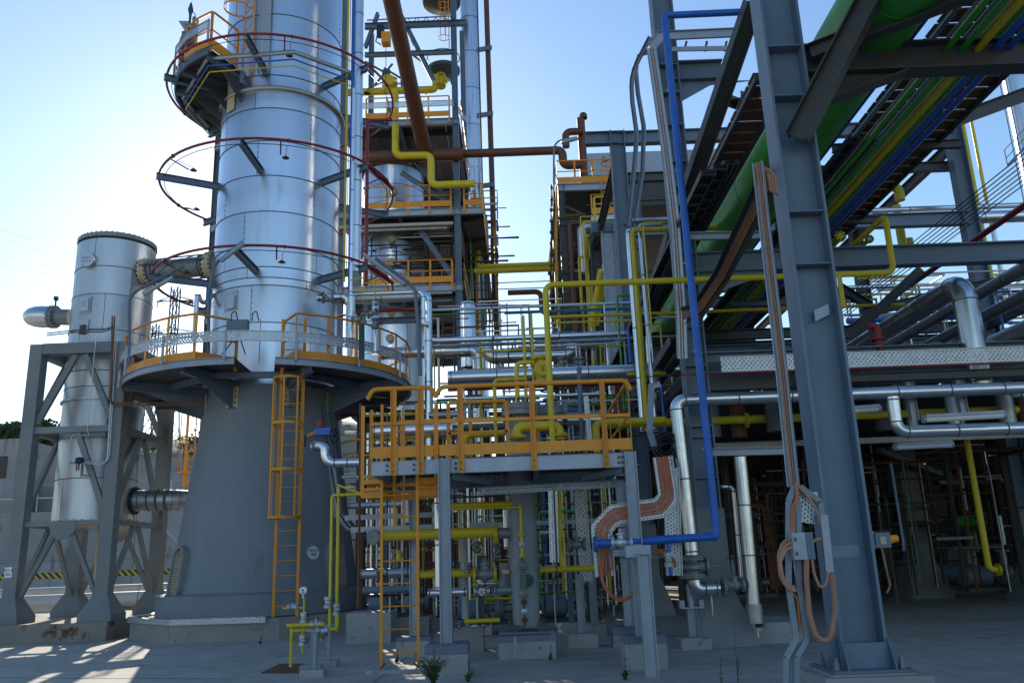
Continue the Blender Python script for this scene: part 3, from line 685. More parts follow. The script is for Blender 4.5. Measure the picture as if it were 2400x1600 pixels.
# concrete skirt
t = thing('column_skirt', 'grey painted conical concrete skirt carrying the tall silver column', 'skirt', (X0, Y0, .5))
zs1, zs2 = zat(X0, Y0 - 2.6, 1392), 6.35
MB().lathe((X0, Y0, 0), [(2.70, .5), (2.70, zs1 - .03), (2.64, zs1), (2.48, zs1 + .02)] + [(2.46 - .72 * (k / 12) ** .92, zs1 + .02 + (zs2 - zs1) * k / 12) for k in range(13)], 96).obj('cone', 'skirt_paint', t)
def rsk(z): k = max(0, (z - zs1) / (zs2 - zs1)); return 2.46 - .72 * k ** .92
def vent(px, py, nm):
    p = at(px, py, Y0 - 1.8); z = p.z; r = rsk(z); th = math.asin(max(-.97, min(.97, (at(px, py, Y0 - r * .6).x - X0) / r))); c = on(r, th, z); n = V((math.sin(th), -math.cos(th), .12)).normalized(); s = V((math.cos(th), math.sin(th), 0)); u = n.cross(s) * -1
    if u.z < 0: u = -u
    def oval(w, h, off, k=32):
        P = []
        for i in range(k):
            a = 2 * math.pi * i / k; x, y = math.cos(a) * w, math.sin(a) * w; y += (h - w) * (1 if y > 0 else -1); P.append(c + s * x + u * y + n * off)
        return P
    v = thing('skirt_vent', nm, 'vent', c); A, B, D = oval(.33, .66, -.25), oval(.31, .64, .14), oval(.24, .57, .14); E_ = oval(.24, .57, -.1); k = 32
    mb = MB(); mb.add(A + B + D + E_, [(r_ * k + i, r_ * k + (i + 1) % k, (r_ + 1) * k + (i + 1) % k, (r_ + 1) * k + i) for r_ in range(3) for i in range(k)]); mb.obj('collar', 'fireproof', v)
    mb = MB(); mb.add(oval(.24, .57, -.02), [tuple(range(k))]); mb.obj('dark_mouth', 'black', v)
    mb = MB()
    for i in range(-3, 4): mb.tube([c + s * i * .065 - u * (.56 - abs(i) * .03) + n * .09, c + s * i * .065 + u * (.56 - abs(i) * .03) + n * .09], .008, 5)
    for i in range(-8, 9): mb.tube([c + u * i * .065 - s * (.23 if abs(i) < 6 else .17) + n * .09, c + u * i * .065 + s * (.23 if abs(i) < 6 else .17) + n * .09], .008, 5)
    mb.obj('grille', 'beige', v)
vent(434, 1341, 'oval grated vent at the left side of the conical skirt'); vent(777, 1325, 'oval grated vent behind the two upright yellow pipes on the conical skirt')
p = at(723, 1294, Y0 - 2.1); th = math.asin((p.x - X0) / rsk(p.z)); c = on(rsk(p.z) + .012, th, p.z); n = V((math.sin(th), -math.cos(th), .13)).normalized()
sg = MB().lathe(c, [(0, .006), (.165, .006), (.165, -.03)], 28, ax=n).obj('equipment_sign', 'white', smooth=True); tag(sg, 'round white sign reading MX-C 502 on the grey conical skirt', 'sign')
text_obj('MX·C\n502', .105, c + n * .012, n.to_track_quat('Z', 'Y').to_euler(), sg)
# octagonal base with tray clipped along its edge
t = thing('concrete_plinth', 'octagonal bare concrete base under the conical skirt', 'base', (X0, Y0, 0)); RB = 3.25
oc = [on(RB, math.radians(22.5 + 45 * k), 0) for k in range(8)]
for k in range(8):
    a, b = oc[k - 1], oc[k]; MB().prism([a, b, V((X0, Y0, 0))], (0, 0, .48)).obj('segment', 'concrete', t, smooth=False)
tr = [on(RB + .06, math.radians(a), .47) for a in (-112, -67.5, -22.5, 17)]
tray('cable_tray', 'low perforated cable tray wrapped round the edge of the octagonal base', [p for p in tr], .12, (0, -1, 0.001), lip=-.05, m='tray_slots')
# caged ladder on the skirt
lx = at(668, 1440, 20.45).x
ladder('orange caged ladder climbing the grey conical skirt', (lx, 20.45, .48), 7.75, .56, (0, -1, 0), rung=.345, cage=(zat(lx, 20, 1212), zat(lx, 20, 886)), rail=.10)
# ring platform
zdk = 6.48; Ri, Ro = 1.85, 3.88
t = thing('ring_platform', 'grey ring shaped platform on brackets round the tall column above the skirt', 'platform', (X0, Y0, zdk))
g0, g1 = math.radians(17), math.radians(363)
A0 = -math.pi / 2
MB().lathe((X0, Y0, zdk), [(Ri, 0), (Ro, 0), (Ro, .03), (Ri, .03)], 64, A0 + g0, A0 + g1, close=True).obj('deck_plate', 'steel_dark', t)
MB().lathe((X0, Y0, zdk), [(Ro, -.14), (Ro + .06, -.14), (Ro + .06, -.125), (Ro + .012, -.12), (Ro + .012, .02), (Ro + .06, .025), (Ro + .06, .04), (Ro, .04)], 64, A0 + g0, A0 + g1, close=True).obj('edge_channel', 'steel_light', t)
for k in range(8):
    th = math.radians(-15 + 45 * k + (0 if k else -2)); a, b = on(Ri - .08, th, zdk - .19), on(Ro - .05, th, zdk - .14)
    MB().ibeam(a, b, .24, .14).obj('bracket', 'steel_grey', t)
    n = V((math.cos(th), math.sin(th), 0)); MB().prism([on(Ri - .1, th, zdk - .3), on(Ro - .5, th, zdk - .27), on(Ri - .1, th, zdk - .85)], n * .02).obj('haunch', 'steel_grey', t, smooth=False)
    c = on(Ri - .10, th, zdk - .55); r_ = V((math.sin(th), -math.cos(th), 0)); pt = MB().prism([c + n * a_ + Z * b_ + r_ * .04 for a_, b_ in ((-.17, -.35), (.17, -.35), (.17, .3), (-.17, .3))], r_ * .03).obj('fixing_plate', 'beige', t, smooth=False)
    mb = MB()
    for a_ in (-.09, .09):
        for b_ in (-.25, -.1, .05, .2): q = c + n * a_ + Z * b_ + r_ * .07; mb.cyl(q, q + r_ * .025, .025, 6)
    mb.obj('bolts', 'steel_dark', pt)
    th2 = math.radians(-15 + 45 * (k + 1)); MB().ibeam(on(2.7, th, zdk - .1), on(2.7, th2, zdk - .1), .16, .1).obj('tie_beam', 'steel_grey', t)
rp = [on(Ro, math.radians(a), zdk + .03) for a in list(range(24, 360, 12))]
railing('orange guard rail with toe board all round the ring platform', [on(Ro - .85, math.radians(21), zdk + .03)] + rp + [on(Ro - .85, math.radians(359), zdk + .03)], h=1.15, sp=1.4, toe=.20, drop=.14, wpost=.085, rr=.03)
zt0 = zat(X0, Y0 - Ro, 812)
arc = [on(Ro + .12, math.radians(a), zdk + .42) for a in range(-96, 84, 8)]
def vtray(name, label, arc, h, m='tray_slots', group=None, supports=0):
    t = thing(name, label, 'cable tray', arc[0], group); mb = MB(); acc = 0
    for a, b in zip(arc[:-1], arc[1:]):
        k = len(mb.v); mb.add([a, b, b + Z * h, a + Z * h], [(0, 1, 2, 3)]); l = (b - a).length
        for i, uv in enumerate(((acc, 0), (acc + l, 0), (acc + l, h), (acc, h))): mb.uv[k + i] = uv
        acc += l
    mb.obj('tray_base', m, t, smooth=False)
    c = sum(arc, V()) / len(arc)
    for dz in (0, h):
        mb = MB()
        for a, b in zip(arc[:-1], arc[1:]): mb.bar(a + Z * dz, b + Z * dz, .05, .012)
        mb.obj('side_rail', 'galv', t, smooth=False)
    for i in range(0, len(arc), supports or 999):
        if supports: MB().bar(arc[i] - Z * .45, arc[i] + Z * (h + .02), .05, .05).obj('support_post', 'steel_light', t)
    return t
vtray('cable_tray', 'perforated grey cable tray standing along the outside of the ring platform rail', arc, .24, supports=3)
# spray rings
def spray_ring(label, zc, Rr=3.38, skip=()):
    t = thing('spray_ring', label, 'pipe ring', (X0, Y0, zc), 'deluge rings round the tall column')
    MB().ring((X0, Y0, zc), Z, Rr, .037, 96, 8).obj('ring_pipe', 'red', t)
    MB().ring((X0, Y0, zc - .08), Z, Rr - .14, .011, 80, 5).obj('detection_wire', 'black', t)
    for k in range(6):
        th = math.radians(-61 + 60 * k); a, b = on(R - .02, th, zc - .14), on(Rr + .08, th, zc - .13)
        if k not in skip: MB().ibeam(a, b, .19, .12).obj('support_arm', 'steel_grey', t)
        th2 = th + math.radians(17); MB().tube([on(Rr, th2, zc), on(Rr - .55, th2, zc - .16)], .02, 6).obj('nozzle_arm', 'red', t)
        th3 = th2 + .05; nz_ = on(Rr - .62, th3, zc - .2); MB().lathe(nz_, [(0, .06), (.03, .05), (.10, -.01), (.02, -.02)], 14).obj('nozzle_disc', 'rusty', t)
        MB().tube([on(Rr - .14, th3, zc - .08), nz_ + Z * .06], .008, 5).obj('nozzle_wire', 'black', t)
        MB().cyl(on(Rr, th + .35, zc) - on(1, th + .35, 0).cross(Z).normalized() * 0, on(Rr, th + .36, zc), .06, 8).obj('coupling', 'red', t)
    return t
zc3 = []
for py, lb in ((234, 'uppermost'), (452, 'middle'), (673, 'lowest')):
    z_ = zat(X0, Y0, py); zc3.append(z_); spray_ring('%s dark red spray ring pipe on grey arms round the tall column' % lb, z_)
# upper left landing
RL = 3.1; zu = zat(on(RL, -.35, 0).x, on(RL, -.35, 0).y, 112); t = thing('sector_landing', 'dark landing with plated underside on the left of the tall column near the top', 'platform', (X0 - 2.6, Y0, zu))
a0, a1 = math.radians(-140), math.radians(-24)
MB().lathe((X0, Y0, zu), [(R + .04, -.05), (RL, -.05), (RL, .02), (R + .04, .02)], 30, A0 + a0, A0 + a1, close=True).obj('deck_plate', 'steel_dark', t)
MB().lathe((X0, Y0, zu), [(RL, -.16), (RL + .06, -.16), (RL + .06, .05), (RL, .05)], 30, A0 + a0, A0 + a1, close=True).obj('edge_channel', 'steel_grey', t)
for k in range(6): th = a0 + (a1 - a0) * (k + .1) / 5.2; MB().ibeam(on(R, th, zu - .15), on(RL, th, zu - .15), .18, .1).obj('bracket', 'steel_grey', t); MB().prism([on(R, th, zu - .2), on(RL - .4, th, zu - .2), on(R, th, zu - .95)], V((math.cos(th), math.sin(th), 0)) * .02).obj('haunch', 'steel_dark', t, smooth=False)
for th in (a1 - .25, a1 - 1.1):
    c = on(R + .02, th, zu - .6); r_ = V((math.sin(th), -math.cos(th), 0)); n = V((math.cos(th), math.sin(th), 0)); MB().prism([c + n * a_ + Z * b_ for a_, b_ in ((-.17, -.5), (.17, -.5), (.17, .5), (-.17, .5))], r_ * .04).obj('fixing_plate', 'beige', t, smooth=False)
railing('orange rail round the upper left landing of the tall column', [on(R + .3, a1, zu + .03)] + [on(RL, a1 + (a0 - a1) * k / 10, zu + .03) for k in range(11)], h=1.2, sp=1.0, toe=.34, drop=.1, wpost=.1, rr=.035)
vtray('cable_tray', 'perforated tray bent round the upper left landing', [on(RL + .12, a1 + (a0 - a1) * k / 7, zu + .62) for k in range(8)], .26, supports=3)
c = on(2.2, math.radians(-9), zu); ladder('orange caged ladder rising from the upper left landing beside the column', (c.x - .1, c.y, zu), zu + 7, .6, (-.75, -.66, 0), rung=.3, cage=(zu + 1.6, zu + 6.8), rail=.12)
arcp = [on(R + .1, math.radians(-2), zu - .2), on(R + .1, math.radians(-2), zu + 8)]; tray('cable_tray', 'upright perforated cable tray fixed on the tall column beside the top ladder', arcp, .3, (-.05, -.99, 0))
# junction boxes and posts on the landing
for (px, y0, y1, w, lb) in ((450, 42, 145, .11, 'slim grey instrument post at the corner of the upper left landing'), (424, 75, 165, .08, 'short grey post outside the upper left landing'), (437, 60, 130, .14, 'broad grey post beside the instrument post on the upper left landing')):
    yy = Y0 - 2.0; p = at(px, y1, yy); q = go(p, 'z', y0); tag(MB().ibeam(p, q, w, w).obj('instrument_post', 'steel_grey'), lb, 'post')
p = at(428, 57, Y0 - 2); tag(MB().prism([p + V((-.14, 0, .12)), p + V((.2, 0, .1)), p + V((.2, 0, -.05)), p + V((.1, 0, -.25))], (0, .2, 0)).obj('bracket_plate', 'steel_light', smooth=False), 'triangular grey bracket plate at the outer corner of the upper left landing', 'bracket')
c = at(447, 22, Y0 - 2); g = thing('signal_horn', 'small dark instrument with a whip on top of the landing post', 'instrument', c); MB().lathe(c, [(.02, .22), (.05, .1), (.08, -.02), (.04, -.2), (.03, -.5)], 10).obj('body', 'green_dark', g); MB().tube([c, c + V((.15, 0, -.2)), c + V((.1, 0, -.5))], .014, 5).obj('cable_tail', 'black', g)
# bent coloured lines hugging the column under the top ring
for k, (dz, r_, mm, lb) in enumerate(((0, .055, 'clad_dull', 'fat grey'), (-.19, .022, 'blue', 'blue'), (-.36, .018, 'yellow', 'yellow'), (.16, .02, 'green', 'green'))):
    q_ = on(2.75, math.radians(-29), 0); zz = zat(q_.x, q_.y, 147) + dz; rr = 2.75 - k * .05
    P = [on(rr + .2, math.radians(a), zz) for a in (-112, -78, -29, 21, 58)] + [V((at(836, 200, 21.9).x + .06 * k, 21.9, zz))]
    pipe('bent_line', lb + ' line bent in straight lengths round the column under the topmost spray ring', P, r=r_, m=mm, bend=1.5)
o, c, n, s = plate(559, 175, .2, .42, 'lug', 'steel_light', .12, X0, Y0, R, None); tag(o, 'small drilled lug plate on the tall column below the bent lines', 'bracket')
# steel upright seen left of the column
c = at(497, 640, Y0 + 2.6); t = thing('rear_post', 'tall grey steel post standing just left of and behind the silver column', 'post', (c.x, Y0 + 2.6, 6.5)); MB().ibeam((c.x, Y0 + 2.6, 6.5), (c.x, Y0 + 2.6, zat(c.x, Y0 + 2.6, 255)), .24, .22, up=(1, 0, 0)).obj('upright', 'steel_grey', t)
for py in (350, 540, 755): zz = zat(c.x, Y0 + 2.6, py); MB().bar((c.x - .1, Y0 + 2.6, zz), (X0 - 1.0, Y0 + 1.0, zz + .05), .16, .2).obj('tie_arm', 'steel_light', t)
# light fixture arm at left of the column
P = fillet([at(489, 830, 19.7), at(489, 690, 19.7), at(502, 620, 19.7), at(570, 566, 19.7)], .35)
t = thing('lamp_arm', 'bent grey lamp post with strip lamp on the ring platform left of the tall column', 'lamp', P[0]); MB().tube(P, .04, 10).obj('arm', 'steel_grey', t); MB().tube([at(517, 612, 19.66), at(572, 570, 19.66)], .06, 10).obj('strip_lamp', 'steel_light', t)
P = fillet([at(303, 850, 20.4), at(303, 700, 20.4), at(318, 682, 20.4), at(432, 622, 20.4)], .3)
t = thing('lamp_arm', 'bent grey lamp post with strip lamp at the far left end of the ring platform', 'lamp', P[0]); MB().tube(P, .04, 10).obj('arm', 'steel_grey', t); MB().tube([at(336, 690, 20.38), at(405, 650, 20.38)], .055, 10).obj('strip_lamp', 'steel_light', t)
# white duct stub and level bridle left of the column
pipe('standpipe', 'upright silver standpipe behind the platform rail left of the column', route(455, 800, 21.5, ('z', 690)), w=11, m='clad', seams=.8)
pipe('standpipe', 'bent silver pipe from the standpipe into the column', [at(465, 690, 21.8), at(475, 715, 21.9), at(500, 690, 22.2)], w=10, m='clad_dull')
t = thing('junction_box', 'dark grey cable box with looped cables hung on the ring platform rail', 'box', at(550, 790, 19.6)); MB().box(at(532, 775, 19.6), at(585, 752, 19.75)).obj('case', 'steel_grey', t); MB().box(at(528, 825, 19.6), at(534, 748, 19.66)).obj('support_post', 'steel_light', t); MB().box(at(606, 850, 19.6), at(612, 748, 19.66)).obj('support_post', 'steel_light', t)
for px in (542, 591): b = at(px, 752, 19.6); MB().tube(fillet([b, b + Z * .2, b + V((.1, 0, .26)), b + V((.16, 0, .0))], .08), .014, 6).obj('cable', 'black', t)
for px, x2 in ((560, 575), (540, 520)): MB().tube(fillet([at(px, 775, 19.62), at(px + 5, 800, 19.6), at(x2, 830, 19.6)], .2), .016, 6).obj('cable', 'black', t)
# ================================================================== ORANGE PLATFORM IN THE MIDDLE
YP, YQ = 13.0, 15.9
t = thing('access_platform', 'grey steel access platform on four posts in front of the dark piping', 'platform', (-.2, 14.4, 0.4))
b0, b1 = at(871, 1096, YP), at(1490, 1072, YP); zb = (b0.z + b1.z) / 2 - .02; bh = .22
xa, xb = b0.x, b1.x; x1, x2 = at(1045, 1300, YP).x, at(1487, 1250, YP).x; x1b, x2b = at(972, 1400, YQ).x, at(1470, 1380, YQ).x
yfe = YP - .06
MB().channel((xa, YP + .07, zb), (xb, YP + .07, zb), bh, .075, .014).obj('edge_beam', 'steel_light', t)
MB().box((xa, YP - .0, zb - bh / 2 + .002), (xb, YP + .012, zb + bh / 2 - .002)).obj('web_plate', 'steel_light', t, smooth=False)
beam(t, (xa, YQ, zb), (xb, YQ, zb), bh, .1, 'steel_light', 'edge_beam')
for x in (xa + .05, x1 + .2, (x1 + x2) / 2, x2 - .1): beam(t, (x, YP + .1, zb - .02), (x, YQ - .06, zb - .02), .18, .09, 'steel_grey', 'cross_beam')
nb = 16; x0d = x1 + .12
for i in range(nb):
    a = x0d + (xb - x0d) * i / nb; MB().box((a + .004, YP + .1, zb + bh / 2 + .004), (a + (xb - x0d) / nb - .004, YQ, zb + bh / 2 + .03)).obj('deck_plank', 'steel_dark', t, smooth=False)
MB().box((xa, 14.62, zb + bh / 2 + .004), (x0d, YQ, zb + bh / 2 + .03)).obj('deck_plank', 'steel_dark', t, smooth=False)
for (x, y, zt_, pz) in ((x1, YP + .0, zb + bh / 2, .46), (x2, YP + .0, zb + bh / 2 - .0, .46), (x1b, YQ, zb - .1, .33), (x2b, YQ, zb - .1, .36)):
    column(t, x, y - (.09 if y == YP else 0), pz + .012, zt_, .175, .17, 'steel_light', name='post', tf=.014, tw=.01)
    MB().box((x - .14, y - .2, pz), (x + .14, y + .12, pz + .012)).obj('base_plate', 'steel_grey', t, smooth=False)
mb = MB()
for px, dy in ((907, 0), (970, 0), (1058 + 10, 0), (1058 + 20, 0), (1450, 0), (1459, 0)):
    for py in (1091, 1103): p = at(px, py - (px - 900) * .036, YP - .01); MB().cyl(p, p + V((0, -.02, 0)), .02, 8).obj('beam_bolt', 'steel_dark', t)
for k, x in ((1, x1), (2, x2)): beam(t, (x + (.12 if k == 1 else -.12), YP + .02, zb - .16), (x + (.7 if k == 1 else -.7), YP + .7, zb - .2), .1, .07, 'steel_grey', 'knee_brace')
pedestal('weathered concrete pedestal with blue painted cap under the left front platform post', x1, YP + .08, .62, .55, .46, .13)
pedestal('tall concrete pedestal with blue painted cap under the right front platform post', x2 + .05, YP + .3, .62, .62, .46, .10)
pedestal('low concrete pedestal behind the orange ladder under the rear left platform post', x1b, YQ, .62, .5, .33, .05)
pedestal('concrete pedestal with dark cap under the rear right platform post', x2b - .05, YQ + .3, .5, .5, .36, .12)
zd = zb + bh / 2 + .03; fl = lambda px, y: V((at(px, 1060, y).x, y, zd))
def front_rail(label, px0, px1, posts, hz_, c0=True, c1=True):
    a, b = fl(px0, YP - .03), fl(px1, YP - .03); t = thing('guard_railing', label, 'railing', a); h = hz_
    MB().tube(fillet([a + Z * (h - .16) + V((-.05, 0, 0)), a + Z * h + V((.03, 0, 0)), b + Z * h - V((.03, 0, 0)), b + Z * (h - .16) + V((.05, 0, 0))], .12, 5), .036, 10).obj('top_rail', 'orange', t)
    MB().angle(a + Z * h * .47, b + Z * h * .47, .06, .008).obj('mid_rail', 'orange', t); MB().bar(a + Z * .02 + Z * .085, b + Z * .02 + Z * .085, .008, .17).obj('toe_board', 'orange', t, smooth=False)
    for px in posts:
        p = V((at(px, 1040, YP).x, YP - .045, zd)); q = MB(); q.angle(p - Z * .26 + V((-.04, 0, 0)), p + Z * (h - .02) + V((-.04, 0, 0)), .085, .012, (0, -1, 0)); po = q.obj('post', 'orange', t, smooth=False)
        mb = MB(); 
        for k in (.1, .2): mb.cyl(p + V((0, -.005, -k)), p + V((0, -.025, -k)), .012, 6)
        mb.obj('post_bolts', 'rusty', po)
    return t
hr = zat(at(1100, 905, YP).x, YP, 905) - zd
front_rail('left front section of orange guard rail above the ladder bay of the platform', 868, 1016, (924, 988), hr)
front_rail('long right front section of orange guard rail along the grey platform beam', 1030, 1482, (1081, 1250, 1418), hr)
r_ = fl(1484, YP); railing('orange guard rail on the right end of the grey access platform', [r_ + V((0, .1, 0)), V((r_.x, YQ, zd))], h=hr, sp=1.3, toe=.17, wpost=.07, rr=.032)
railing('orange guard rail along the rear edge of the access platform', [V((xa + .1, YQ, zd)), V((r_.x - .1, YQ, zd))], h=hr * .95, sp=1.5, toe=.17, rr=.03)
a = fl(1052, 14.5); railing('tall orange gate loop beside the ladder opening of the access platform', [a, a + V((1.03, 0, 0))], h=hr * 1.02, sp=1.1, toe=0, rr=.032)
railing('orange rail on the left end of the access platform behind the ladder cage', [V((xa + .06, 14.7, zd)), V((xa + .06, YQ - .1, zd))], h=hr, sp=1.2, toe=.17)
for dx in (.02, .1, .21): p = V((xa + .12 + dx * 2, 14.35, zd - 1.0)); tag(MB().bar(p, p + Z * 2.1, .035, .01).obj('cage_strap', 'orange'), ('left', 'middle', 'right')[(.02, .1, .21).index(dx)] + ' upright orange cage strap passing the platform edge at the ladder bay', 'strap')
# --- ladder
la, lb = gz(893, 1572), gz(985, 1572); lxm = (at(893, 1500, 13.75).x + at(982, 1500, 13.75).x) / 2
ladder('open orange ladder standing on a concrete foot and rising to the platform bay', (lxm, 13.72, .03), zd + 1.0, .58, (0, -1, 0), rung=.345, rail=.06)
tag(MB().box((lxm - .5, 13.5, 0), (lxm + .5, 13.95, .06)).obj('concrete_slab', 'pedestal', smooth=False), 'flat concrete foot slab under the open orange ladder', 'slab')
for s in (-1, 1): tag(MB().bar((lxm + s * .29, 13.68, .06), (lxm + s * .29 - s * .07, 13.66, .14), .02, .03).obj('anchor_bracket', 'rusty', smooth=False), ('left', 'right')[s > 0] + ' rusty anchor bracket at the foot of the open orange ladder', 'bracket')
t = thing('safety_cage', 'boxy orange cage end hanging under the platform round the open ladder', 'ladder cage', (lxm, 14, 2.6))
for (py, h_) in ((1127, .07), (1137 + 8, .05), (1158, .10)):
    zz = at(900, py, 13.72).z; P = [V((lxm - .29, 13.72, zz)), V((lxm - .62, 13.78, zz)), V((lxm - .55, 14.2, zz)), V((lxm - .2, 14.5, zz)), V((lxm + .2, 14.5, zz)), V((lxm + .55, 14.2, zz)), V((lxm + .62, 13.78, zz)), V((lxm + .29, 13.72, zz))]
    mb = MB()
    for p, q in zip(P[:-1], P[1:]): mb.bar(p, q, .01, h_)
    mb.obj('hoop', 'orange', t, smooth=False)
zz0, zz1 = at(900, 1162, 13.72).z, zd + 1
for (x, y) in ((lxm - .62, 13.78), (lxm - .2, 14.5), (lxm + .2, 14.5), (lxm + .6, 13.85), (lxm - .55, 14.2), (lxm + .55, 14.2)): MB().bar((x, y, zz0), (x, y, zz1), .06, .01).obj('strap', 'orange', t, smooth=False)
# ================================================================== VALVE STATION WITH GAUGE, FRONT LEFT
def ppipe(label, *a, w=9, m='yellow', name='pipe', **k): return pipe(name, label, route(*a[0], *a[1:]), w=w, m=m, **k)
g = gz(770, 1552); yv = 14.6
ppipe('left upright yellow pipe with a horizontal bend, in front of the conical skirt', (772, 1475, yv), ('z', 1160), ('x', 910), w=7)
ppipe('right upright yellow pipe of the pair in front of the conical skirt', (788, 1478, yv + .15), ('z', 1140), ('x', 792), w=7.5)
pipe('brace_tube', 'short yellow stay from the right upright pipe to the horizontal one', [at(792, 1136, yv + .1), at(850, 1158, yv)], w=5)
ppipe('yellow header pipe of the small valve station', (684, 1477, 13.7), ('x', 790), ('z', 1440), w=8)
ppipe('yellow pipe leg of the valve station dropping to the rusty ground plate', (681, 1562, 13.7), ('z', 1465), ('x', 700), w=7.5)
ppipe('yellow gauge riser of the small valve station', (711, 1475, 13.7), ('z', 1398), w=5)
ppipe('short yellow drain leg under the valve station', (708, 1530, 13.7), ('z', 1480), w=5.5)
ppipe('short yellow test branch left of the gauge riser', (662, 1425, 13.7), ('x', 711), w=5)
ppipe('upper yellow cross pipe of the valve station', (672, 1465, 13.6), ('x', 760), w=9)
ppipe('little yellow drip leg right of the valve station', (752, 1503, 13.7), ('z', 1470), w=4.5)
for k, (px, py, ax, st, w) in enumerate(((768, 1411, (0, 0, 1), (1, -.3, 0), 8), (788, 1427, (0, 0, 1), (1, -.3, 0), 8), (685, 1422, (1, 0, 0), (0, 0, 1), 7), (711, 1447, (0, 0, 1), (1, -.3, 0), 7), (740, 1462, (1, 0, 0), (0, 0, 1), 8), (755, 1477, (1, 0, 0), (.5, -.6, -.7), 9), (708, 1500, (0, 0, 1), (1, -.2, 0), 7))):
    p = at(px, py, yv if k < 2 else 13.62); valve(('small grey valve on the left upright yellow pipe', 'small grey valve on the right upright yellow pipe', 'small grey valve on the test branch of the valve station', 'small grey valve under the pressure gauge', 'small grey valve with raised wheel on top of the valve station', 'grey strainer body at the right end of the valve station', 'small grey valve on the drain leg of the valve station')[k], p, ax, rad(w, p), st, 'galv', 'galv', wheel=1.7)
p = at(711, 1383, 13.68); t = thing('pressure_gauge', 'round white pressure gauge on top of the yellow valve station', 'gauge', p); MB().lathe(p, [(0, .03), (.055, .03), (.064, .025), (.064, -.03), (0, -.03)], 24, ax=(0, -1, 0)).obj('case', 'galv', t); MB().lathe(p, [(0, .033), (.053, .033), (.053, .031)], 24, ax=(0, -1, 0)).obj('dial', 'white', t); MB().cyl(p + V((0, -.03, .006)), p + V((0, -.04, .006)), .016, 10).obj('hub', 'black', t); MB().bar(p + V((-.025, -.037, -.03)), p + V((.025, -.037, -.03)), .004, .012).obj('lettering', 'black', t); MB().cyl(p - Z * .06, p - Z * .12, .018, 8).obj('stem', 'galv', t)
for i, (px, py0, py1, y, lb) in enumerate(((735, 1478, 1574, 13.6, 'front'), (768, 1465, 1541, 14.75, 'rear'))):
    p = at(px, py1, y); q = go(p, 'z', py0); h = p.z
    t = thing('pipe_stand', '%s light steel stand carrying the small yellow valve station' % lb, 'stand', (p.x, y, 0)); MB().ibeam((p.x, y, .10), (p.x, y, q.z), .085, .08, .008, .007, (1, 0, 0)).obj('upright', 'steel_light', t); MB().bar((p.x - .1, y, q.z + .01), (p.x + .1, y, q.z + .01), .09, .02).obj('saddle', 'steel_light', t)
    pedestal('small concrete footing of the %s valve station stand' % lb, p.x, y, .36, .3, .1)
pedestal('small spare concrete footing behind the front valve station stand', at(727, 1560, 14.1).x, 14.2, .34, .26, .1)
P = [gz(612, 1577), gz(655, 1556), gz(722, 1556), gz(705, 1577)]; tag(MB().prism([p + Z * .002 for p in P], Z * .012).obj('ground_plate', 'rusty', smooth=False), 'flat rusty steel plate lying on the yard under the yellow pipe leg', 'plate')
# actuator and silver elbow beside the skirt
yb = 17.5
P = [at(733, 1046, yb), at(762, 1040, yb - .1), at(762, 1085, yb - .1), at(850, 1083, yb - .1)]
pipe('insulated_pipe', 'bright silver insulated elbow pipe under the blue actuator beside the skirt', P, w=21, m='clad', seams=.32)
p = at(752, 1010, yb); t = thing('valve_actuator', 'blue electric actuator with dark red cap on the valve beside the skirt', 'actuator', p)
MB().box(p + V((-.10, -.1, -.09)), p + V((.22, .1, .06))).obj('gear_case', 'blue', t); MB().cyl(p + V((0, 0, .08)), p + V((0, 0, .22)), .085, 14).obj('cap', 'red', t); MB().cyl(p + V((-.1, 0, -.02)), p + V((-.28, .02, -.1)), .05, 10).obj('motor', 'cable_orange', t)
MB().tube([p + V((-.15, 0, -.3)), p + V((.1, .02, -.28))], [.12, .1], 14).obj('valve_body', 'valve_grey', t); handwheel(p + V((.3, -.1, -.12)), (1, -.4, 0), .15, t); handwheel(p + V((-.3, -.1, -.2)), (1, .4, 0), .12, t)
MB().tube(fillet([p + V((.2, 0, 0)), p + V((.33, 0, .08)), p + V((.36, 0, -.25))], .1), .012, 6).obj('cable', 'black', t)
for k, (xa_, xb_, w, m_) in enumerate(((762, 800, 9, 'black'), (775, 810, 7, 'steel_dark'), (785, 815, 8, 'black'))):
    o = MB().tube(fillet([at(xa_ - 10, 950, 19), at(xa_, 1010, 18), at(xb_ - 6, 1200, 18), at(xb_ + 20, 1240, 18), at(xb_ + 90, 1238, 18)], .3), rad(w, at(xa_, 1000, 18)) * .5, 8).obj('cable', m_); tag(o, ('left', 'middle', 'right')[k] + ' thick dark cable hanging down along the right side of the skirt', 'cable')
tray('cable_tray', 'narrow bright cable tray bending from the skirt to the light tray under the platform', [at(778, 1080, 18.2), at(792, 1205, 18.2), at(822, 1238, 18.2)], .13, (0, -1, 0.01), m='steel_light', rail='steel_light')
for k, (px, w) in enumerate(((838, 6), (1036, 6))):
    ppipe(('thin rusty upright pipe left of the orange ladder', 'thin rusty upright pipe left of the front platform post')[k], (px + 2, 1420 if k == 0 else 1500, 16 if k == 0 else 13.6), ('z', 945 if k == 0 else 1200), w=w, m='rusty')
